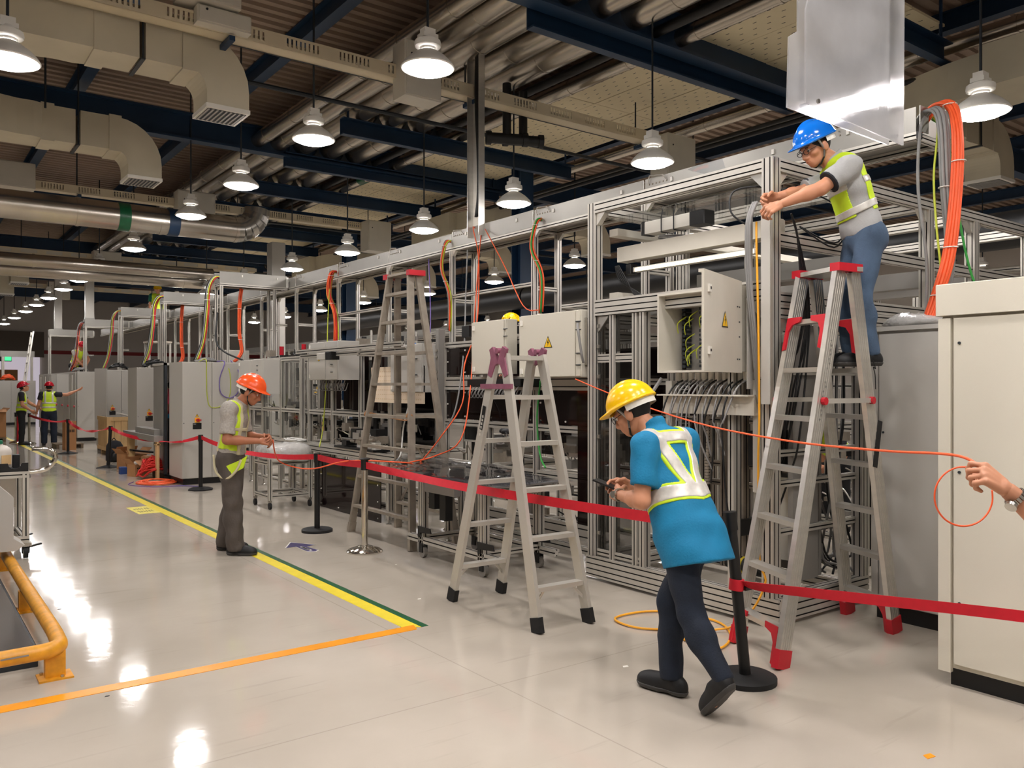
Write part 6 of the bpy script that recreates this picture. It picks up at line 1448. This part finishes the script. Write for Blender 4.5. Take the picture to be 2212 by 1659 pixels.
    def vest(name, m, reg, o, h=None): 
        bs = Un([sh_t,El(pel-up*.15+fw*.008,(.188,.176,.6),TR)],.05) if st.get('long') else sh_t; ob = sdf_obj(name,[(Fn(bs,o+.006,[reg],fold*.6,5,minus=(Fn(bs,o-.012),)),h or hb*.6)],m,t); return ob
    v = st.get('vest')
    if v:
        for nm,m,reg,o in v: vest(nm,m,(lambda r: (lambda P: r(*tx(P))))(reg),o)
    # shoes
    for s in 'LR':
        an, to = g('an'+s), g('to'+s); hl = np.array(J.get('he'+s, an+nv(np.array((an[0]-to[0],an[1]-to[1],0.0)))*.055-np.array((0,0,an[2]-to[2]))+np.array((0,0,.0)))) ; fdir = nv(to-hl); sn = np.array(J.get('sole'+s,(0,0,1)),float); sn = nv(sn-fdir*np.dot(sn,fdir)); base = to
        sd = nv(np.cross(fdir,sn)); ball = hl+(to-hl)*.74; FR = np.stack([sd,fdir,sn],1)
        shoe = Un([El(hl+sn*.035+fdir*.03,(.04,.058,.06),FR),El(ball+sn*.026+fdir*.012,(.05,.07,.05),FR),El(ball+sn*.024-fdir*.05,(.048,.08,.058),FR),Rc(an-nv(an-hl)*.01,hl+fdir*.08+sn*.06,.046,.042),Rc(hl+fdir*.06+sn*.05,ball+sn*.04,.046,.036)],.02)
        o = sdf_obj('shoe',[(Fn(shoe,0,[halfp(-sn,hl+sn*.0),halfp(nv(g('kn'+s)-an),an+nv(g('kn'+s)-an)*.02)]),hb*.6)],st.get('shoes','shoe'),t)
        if fine and o: sdf_obj('sole',[(Fn(shoe,.004,[halfp(-sn,hl-sn*.004),halfp(sn,hl+sn*.02)]),hb*.55)],'sole',o)
    # hair
    hs = J.get('head_s',1.0); hh = st.get('hair_low',-.05)
    sdf_obj('hair',[(Fn(El(hq(0,-.016,.03),np.array((.0795,.098,.101))*hs,HR),0,[halfp(HR@np.array((0,.55,-1)),hq(0,0,hh)),halfp(HR@np.array((0,1,.0)),hq(0,.062,0))]),.005 if fine else hb)],'hair',t)
    if fine:
        for x in (-.03,.03):
            e_ = MB().lathe([(0,-.012),(.0085,-.0085),(.012,0),(.0085,.0085),(0,.012)],tuple(hq(x,.083,.003)),12).build('eye','eye_white',t,smooth=True,local=True)
            MB().lathe([(0,-.006),(.0045,-.004),(.006,0),(.0045,.004),(0,.006)],tuple(hq(x,.091,.002)),10).build('pupil','black',e_,smooth=True,local=True)
            MB().tube([hq(x-.016,.094,.022),hq(x,.099,.026),hq(x+.016,.094,.022)],.0035,n=5).build('eyebrow','hair',t,local=True)
        MB().tube([hq(-.022,.099,-.0635),hq(0,.1035,-.063),hq(.022,.099,-.0635)],[.001,.004,.001],n=6).build('lips','lips',t,local=True)
    # helmet
    hm = st.get('helmet')
    if hm:
        tilt = np.array(rotm('X',st.get('hat_tilt',.06))); BR_ = HR@tilt; hc = hq(0,-.008,.045)
        def he(p,r): return El(hc+BR_@np.array(p),r,BR_)
        dome = Un([he((0,-.005,.0),(.119,.145,.125)),he((0,0,.01),(.024,.14,.128))],.015); fl_ = halfp(-(BR_@np.array((0,0,1))),hc+BR_@np.array((0,0,-.004)))
        brim = Un([he((0,-.002,.0),(.129,.155,.014)),he((0,.085,-.004),(.105,.112,.011))],.012)
        o = sdf_obj('helmet',[(Fn(Un([Fn(dome,0,[fl_]),brim],.012),0,[],minus=(he((0,-.005,-.004),(.109,.135,.115)),)),.0045 if fine else hb*.75)],hm,t)
        if fine:
            b0 = [hc+BR_@np.array((.108*math.cos(a),.134*math.sin(a)-.005,-.022)) for a in np.linspace(PI*1.0,2*PI,14)]
            MB().add([p+BR_@np.array((0,0,k)) for k in (-.018,.018) for p in b0]+[p+BR_@np.array((0,-.003,k)) for k in (-.018,.018) for p in b0],[(i,i+1,15+i,14+i) for i in range(13)]+[(28+i,42+i,43+i,29+i) for i in range(13)]).build('rear_band','white',o,local=True)
            for s in (-1,1):
                for y0_ in (.045,-.05): MB().tube([hc+BR_@np.array((s*.095,y0_,-.005)),hq(s*.082,.012,-.03),hq(s*.074,.03,-.075)],.0065,n=5).build('chin_strap','grey_panel' if y0_ > 0 else 'rubber',o,local=True)
            MB().tube([hq(-.074,.03,-.075),hq(-.05,.05,-.105),hq(0,.062,-.118),hq(.05,.05,-.105),hq(.074,.03,-.075)],.006,n=5).build('chin_strap','rubber',o,local=True)
    if st.get('glasses'):
        gl = MB()
        for x in (-.034,.034): gl.tube([hq(x+.025*math.cos(a),.112-.2*abs(x+.025*math.cos(a))**1.5,.002+.017*math.sin(a)) for a in np.linspace(0,2*PI,14)],.0022,n=4)
        gl.tube([hq(-.01,.112,.006),hq(.01,.112,.006)],.0022,n=4)
        for s in (-1,1): gl.tube([hq(s*.059,.104,.006),hq(s*.08,.05,.008),hq(s*.082,-.005,.006)],.0025,n=4)
        gl.build('glasses','black',t,local=True)
    return t, (HC,HR,hq,tx,sh_t)
AB, MX, MN = np.abs, np.maximum, np.minimum
# yellow helmet, blue polo, reflective brace vest: walking, head down over a phone
ST_A = dict(helmet='hat_yellow',shirt='shirt_blue',trousers='jeans_dark',glasses=True,loose=.004,hem=.02,shirt_hem=-.17,hem_n=(.05,.3,1),sleeve=.72,hat_tilt=.05)
def brace(w):
    def f(x,y,z):
        belt = MX(AB(z-.30-.05*AB(x)/.15)*.56-.035-w, -9+0*x)
        c = .028+(z-.36)*.19; strap = MX(AB(AB(x)-c)-.03-w, .30-z)
        bar = MX(MX(AB(z-.84)*.56-.028-w, AB(x)-.12), y)
        front = MX(MX(AB(AB(x)-.1)-.03-w, .3-z), -y)
        return MN(MN(belt,MX(strap,y-.0)),MN(bar,front))
    return f
ST_A['long'] = .2
ST_A['vest'] = [('vest_edging','lime',brace(.013),.004),('reflective_vest','reflective',brace(0),.0075)]
JA = dict(pelvis=(.03,-.03,.86),chest=(.035,.11,1.19),neck=(.03,.22,1.39),head=(-.02,.335,1.475),head_rot=(.42,-.5,0),shL=(-.145,.12,1.31),shR=(.2,.14,1.31),elL=(-.2,.09,1.03),elR=(.24,.2,1.05),wrL=(-.135,.31,1.03),wrR=(.04,.38,1.06),
  hipL=(-.05,-.03,.83),hipR=(.11,-.03,.83),knL=(-.05,-.1,.47),anL=(-.08,-.33,.21),toL=(-.07,-.235,.012),heL=(-.085,-.385,.17),soleL=(0,.75,.6),knR=(.03,.1,.47),anR=(-.0,.07,.1),toR=(-.03,.27,.012),heR=(.01,.0,.012),
  handL=dict(back=(-.8,.1,.5),side=(.3,.2,.9),curl=(.55,.6,.4),d=(.35,.9,.12)),handR=dict(back=(.85,.1,.3),side=(-.2,.2,.9),curl=(.6,.6,.4),d=(-.6,.75,.05)))
pa, ia = person('person in yellow helmet and blue polo with reflective braces walking with a phone',(3.27,2.9,0),0.0,JA,ST_A,.0085)
ph = MB(); ph.obox((-.105,.455,1.075),(.07,.145,.009),rotm('Z',.35)@rotm('X',.3)); 
m_ = Matrix.Translation((3.27,2.9,0)); o = ph.build('phone','black'); o.matrix_world = m_; W[o.name] = m_; tag(o,'dark phone held in the hands of the walking man in blue','phone')
def watch(par, c, d, r, label=None):
    d = Vector(d).normalized(); a = d.orthogonal().normalized(); b = d.cross(a); mb = MB(); n = 18
    for i in range(n):
        an = 2*PI*i/n; q = Vector(c)+(a*math.cos(an)+b*math.sin(an))*r; rad = (a*math.cos(an)+b*math.sin(an)); tn = d.cross(rad)
        mb.obox(q,(.0045,.009,.017),Matrix((rad,tn,d)).transposed())
    return mb, a, b
mb,_,_ = watch(pa,(-.13,.325,1.03),(.25,.93,.0),.034); wq = mb.build('wristwatch','steel',pa,local=True); MB().cyl((-.165,.33,1.035),(-.178,.33,1.036),.019,n=14).build('watch_face','steel',wq,local=True)
# orange helmet, grey shirt with harness, brown trousers
ST_B = dict(helmet='hat_orange',shirt='shirt_grey',trousers='trouser_brown',loose=.026,hem=.05,sleeve=.8,shirt_hem=.0,skin='skin_tan')
ST_B['vest'] = [('lime_strap','lime',lambda x,y,z: MX(AB(AB(x)-.125-.02*np.sin(z*6))-.026,.12-z),.005),('harness_strap','harness',lambda x,y,z: MN(MX(AB(AB(x)-.10)-.016,.05-z),AB(z-.52)*.52-.016),.009)]
JB = dict(pelvis=(0,-.02,.95),chest=(0,.02,1.27),neck=(0,.07,1.46),head=(0,.17,1.565),head_rot=(0,-.45,0),shL=(-.18,.03,1.40),shR=(.18,.02,1.40),elL=(-.22,.06,1.12),elR=(.23,.02,1.11),wrL=(-.05,.29,1.12),wrR=(.09,.28,1.09),
  hipL=(-.09,-.02,.92),hipR=(.09,-.02,.92),knL=(-.11,-.04,.5),anL=(-.12,-.12,.09),toL=(-.13,.1,.006),knR=(.1,.03,.5),anR=(.12,.06,.09),toR=(.13,.26,.006),
  handL=dict(back=(-.7,.2,.5),side=(.4,.1,.8),curl=(.7,.8,.5)),handR=dict(back=(.7,.2,.5),side=(-.4,.2,.8),curl=(.8,.9,.6)))
pb, ib = person('person in orange helmet, grey shirt and harness working a thin line in both hands',(2.63,8.05,0),math.radians(-126.8),JB,ST_B,.0095)
MB().tube(spline([(.1,-.15,.96),(.13,-.12,.8),(.19,.0,.74),(.2,.1,.82),(.19,.14,.92)],5),.012,n=7).build('harness_loop','harness',pb,local=True,smooth=True)
MB().prism([(.0,.86),(.14,.92),(.2,.96),(.16,.84),(.05,.78)],'x',.175,.19).build('loose_vest_flap','lime',pb,local=True)
# blue helmet on the ladder
ST_C = dict(helmet='hat_blue',shirt='shirt_light',trousers='jeans_blue',loose=.006,hem=.03,sleeve=.72,shirt_hem=-.02,cuff='shirt_dark',glasses=True,skin='skin',lower_shirt=None)
pan = lambda x,y,z: MX(MX(.055-AB(y)-.06*MX(z-.72,0)*4,.24-z),-9+0*x)
ST_C['vest'] = [('lime_panel','lime',lambda x,y,z: MX(pan(x,y,z),AB(x)-.19),.005),('reflective_band','reflective',lambda x,y,z: MN(MX(MX(AB(z-.62)*.5-.02,.05-AB(y)),AB(x)-.2),AB(z-.32+.1*y)*.5-.022),.010)]
JC = dict(pelvis=(0,-.1,.86),chest=(0,.0,1.17),neck=(0,.1,1.35),head=(.0,.215,1.435),head_rot=(.3,-.5,0),shL=(-.17,.07,1.26),shR=(.17,.07,1.26),elL=(-.19,.25,1.12),elR=(.15,.27,1.17),wrL=(-.115,.47,1.04),wrR=(.03,.45,1.12),
  hipL=(-.09,-.1,.83),hipR=(.09,-.1,.83),knL=(-.1,-.03,.45),anL=(-.09,-.1,.1),toL=(-.09,.1,.008),knR=(.1,-.0,.45),anR=(.09,-.06,.1),toR=(.09,.14,.008),
  handL=dict(back=(-.75,.0,.6),side=(.3,.4,.6),curl=(.8,.9,.5),d=(.1,.85,-.35)),handR=dict(back=(.7,.1,.6),side=(-.3,.4,.6),curl=(.8,.9,.5),d=(-.05,.9,-.2)))
pc_, ic = person('person in blue helmet and lime vest standing on the bright ladder wiring the frame',(4.98,2.99,1.745),math.radians(53.2),JC,ST_C,.0088)
# person beyond the right edge whose arm reaches in
ST_D = dict(helmet='hat_white',shirt='shirt_grey',trousers='trouser_black',sleeve=.75,shirt_hem=-.02)
rzD = math.atan2(RT[0],RT[1]) if False else math.atan2(.801,.599)
JD = dict(pelvis=(0,0,.93),chest=(0,.02,1.24),neck=(0,.04,1.45),head=(0,.08,1.57),head_rot=(0,-.1,0),shL=(-.18,.02,1.37),shR=(.18,.02,1.37),elL=(-.2,.36,1.11),elR=(.22,-.02,1.08),wrL=(-.17,.545,1.285),wrR=(.27,-.12,.84),
  hipL=(-.09,0,.9),hipR=(.09,0,.9),knL=(-.1,.02,.49),anL=(-.11,0,.09),toL=(-.12,.2,.006),knR=(.1,.02,.49),anR=(.11,0,.09),toR=(.12,.2,.006),
  handL=dict(back=(-.75,-.2,.65),side=(.3,.3,.8),curl=[(.75,1.2,.7),(1.0,1.3,.8),(1.1,1.3,.8),(1.15,1.3,.8)],d=(.1,.75,.6),sc=.97,thumb=(.75,.5)),handR=dict(back=(.9,0,.2),side=(0,.8,.4),curl=(.5,.5,.3)))
pd_, idd = person('person standing past the right edge, only a bare forearm with steel watch in view',(3.382,.966,0),rzD,JD,ST_D,.0085)
w0 = np.array(JD['wrL']); e0 = np.array(JD['elL']); dd = (w0-e0)/np.linalg.norm(w0-e0); cc = w0-dd*.03
mb,a,b = watch(pd_,cc,dd,.0335); wq = mb.build('wristwatch','steel',pd_,local=True,label='steel link wristwatch')
fdir = Vector((-.5,.55,-.75)); fdir = (fdir-Vector(dd)*fdir.dot(Vector(dd))).normalized(); q = Vector(cc)+fdir*.036; MB().cyl(q,q+fdir*.011,.019,.018,n=18).build('watch_case','steel',wq,local=True,smooth='angle')
# the distant people
def simple(label, loc, rz, st, J=None, hb=.02):
    base = dict(pelvis=(0,0,.93),chest=(0,.02,1.24),neck=(0,.03,1.46),head=(0,.06,1.58),head_rot=(0,-.1,0),shL=(-.18,.0,1.39),shR=(.18,.0,1.39),elL=(-.22,-.02,1.1),elR=(.22,-.02,1.1),wrL=(-.2,.12,.88),wrR=(.2,.12,.88),
      hipL=(-.09,0,.9),hipR=(.09,0,.9),knL=(-.11,.02,.49),anL=(-.12,0,.09),toL=(-.14,.2,.006),knR=(.11,.02,.49),anR=(.12,0,.09),toR=(.14,.2,.006),handL=dict(back=(-1,0,0),side=(0,1,0),curl=(.3,.3,.2)),handR=dict(back=(1,0,0),side=(0,1,0),curl=(.3,.3,.2)))
    base.update(J or {}); return person(label,loc,rz,base,st,hb)
full = [('lime_vest','lime',lambda x,y,z: MX(-.02-z,AB(x)-.2),.006),('reflective_band','reflective',lambda x,y,z: MN(MN(AB(z-.2)*.55-.024,AB(z-.42)*.55-.024),MX(AB(AB(x)-.09)-.024,.42-z)),.013)]
op = lambda x,y,z: MX(MX(-.02-z,AB(x)-.2),MN(.03-AB(x),.0-y) if False else MX(y-.06,-9+0*x)*0-1)
simple('person in red helmet and lime vest looking up, hand on hip, at the far left',onz(46,961),math.radians(-95),dict(helmet='hat_red',shirt='shirt_dark',trousers='trouser_black',vest=full,sleeve=.6),dict(head_rot=(0,.35,0),elR=(.24,.02,1.1),wrR=(.2,.22,.95),elL=(-.2,.2,1.15),wrL=(-.15,.45,1.0)),.017)
simple('person in red helmet and lime vest seen from the back, arm stretched to the cabinet',onz(106,962),math.radians(-10),dict(helmet='hat_red',shirt='shirt_dark',trousers='jeans_dark',vest=full,sleeve=.5,loose=.02),dict(elR=(.42,.1,1.38),wrR=(.68,.2,1.5),elL=(-.25,.0,1.1),wrL=(-.3,.12,.9)),.017)
crouch = dict(pelvis=(0,-.12,.22),chest=(0,.08,.52),neck=(0,.2,.7),head=(0,.28,.82),head_rot=(0,-.5,0),shL=(-.18,.16,.64),shR=(.18,.16,.64),elL=(-.2,.32,.42),elR=(.2,.32,.42),wrL=(-.1,.42,.28),wrR=(.1,.42,.28),hipL=(-.09,-.12,.22),hipR=(.09,-.12,.22),knL=(-.14,.28,.42),knR=(.14,.28,.42),anL=(-.13,.05,.1),anR=(.13,.05,.1),toL=(-.14,.26,.006),toR=(.14,.26,.006))
simple('person in red helmet crouching on top of the long cabinet bank among cables',(4.62,29.3,2.05),math.radians(200),dict(helmet='hat_red',shirt='shirt_grey',trousers='trouser_black',vest=full,sleeve=.6),crouch)
simple('person in yellow helmet and green shirt standing high behind the trunk branches',(6.45,26.8,2.99),math.radians(165),dict(helmet='hat_yellow',shirt='shirt_green',trousers='trouser_black',vest=[full[0]],sleeve=.6),dict(elL=(-.25,.1,1.15),wrL=(-.1,.28,1.3),head_rot=(0,-.3,0)))
wp = T('work_platform','aluminium work platform under the man in green shirt','platform',(6.45,26.8,0))
MB().box(6.1,6.8,26.5,27.1,2.94,2.99).build('deck','alu_dull',wp)
for x in (6.15,6.75):
    for y in (26.55,27.05): B(wp,'leg',(x,y,0),(x,y,2.94),.05)
simple('person in blue helmet and blue vest behind the frame, seen through the dull ladder',(8.1,14.2,.72),math.radians(-150),dict(helmet='hat_blue',shirt='shirt_light',trousers='trouser_black',vest=[('blue_vest','shirt_blue',full[0][2],.006)]),dict(head_rot=(0,-.5,0)))
MBp = T('step_box','low work step under the man in the blue vest','platform',(8.1,14.2,0)); MB().box(7.8,8.4,13.9,14.5,.66,.72).box(7.82,7.88,13.92,14.48,0,.66).box(8.32,8.38,13.92,14.48,0,.66).build('step','alu_dull',MBp)
p = onx(1112,690,7.2); simple('person in yellow helmet hidden behind the large pale switch box',(p.x,p.y,p.z-1.66),math.radians(60),dict(helmet='hat_yellow',shirt='shirt_grey',trousers='trouser_black'))
if p.z-1.66 > .06: tb_ = T('step_box','low work step hidden behind the pale switch box','platform',(p.x,p.y,0)); MB().box(p.x-.3,p.x+.3,p.y-.3,p.y+.3,p.z-1.72,p.z-1.66).box(p.x-.28,p.x-.2,p.y-.28,p.y+.28,0,p.z-1.72).box(p.x+.2,p.x+.28,p.y-.28,p.y+.28,0,p.z-1.72).build('step','alu_dull',tb_)
p = onx(712,845,6.5); simple('person in yellow helmet and lime vest inside the line beside the pegboard',(p.x,p.y,0),math.radians(75),dict(helmet='hat_yellow',shirt='shirt_grey',trousers='trouser_black',vest=full),dict(head=(0,.1,1.5),head_rot=(0,-.3,0)))
p = onx(1800,960,8.1); simple('person in lime vest bending behind the bright ladder inside the machine',(p.x,p.y,0),math.radians(100),dict(helmet='hat_blue',shirt='shirt_dark',trousers='trouser_black',vest=full),dict(pelvis=(0,-.1,.88),chest=(0,.16,1.08),neck=(0,.34,1.18),head=(0,.45,1.22),head_rot=(0,-.9,0),shL=(-.18,.28,1.14),shR=(.18,.28,1.14),elL=(-.22,.4,.9),elR=(.22,.4,.9),wrL=(-.15,.55,.8),wrR=(.15,.55,.8)))
simple('person in pink and teal half hidden in the open cabinet by the red cables',(4.0,15.25,.1),math.radians(10),dict(helmet='hat_white',shirt='shirt_pink',trousers='trouser_black',vest=[('yellow_band','yellow_line',lambda x,y,z: AB(z-.75)*.55-.03,.008),('teal_hem','shirt_blue',lambda x,y,z: MX(-.1-z,z-.2),.008)]),dict(chest=(0,.08,1.2),neck=(.0,.16,1.4),head=(0,.24,1.5),head_rot=(0,-.5,0)))
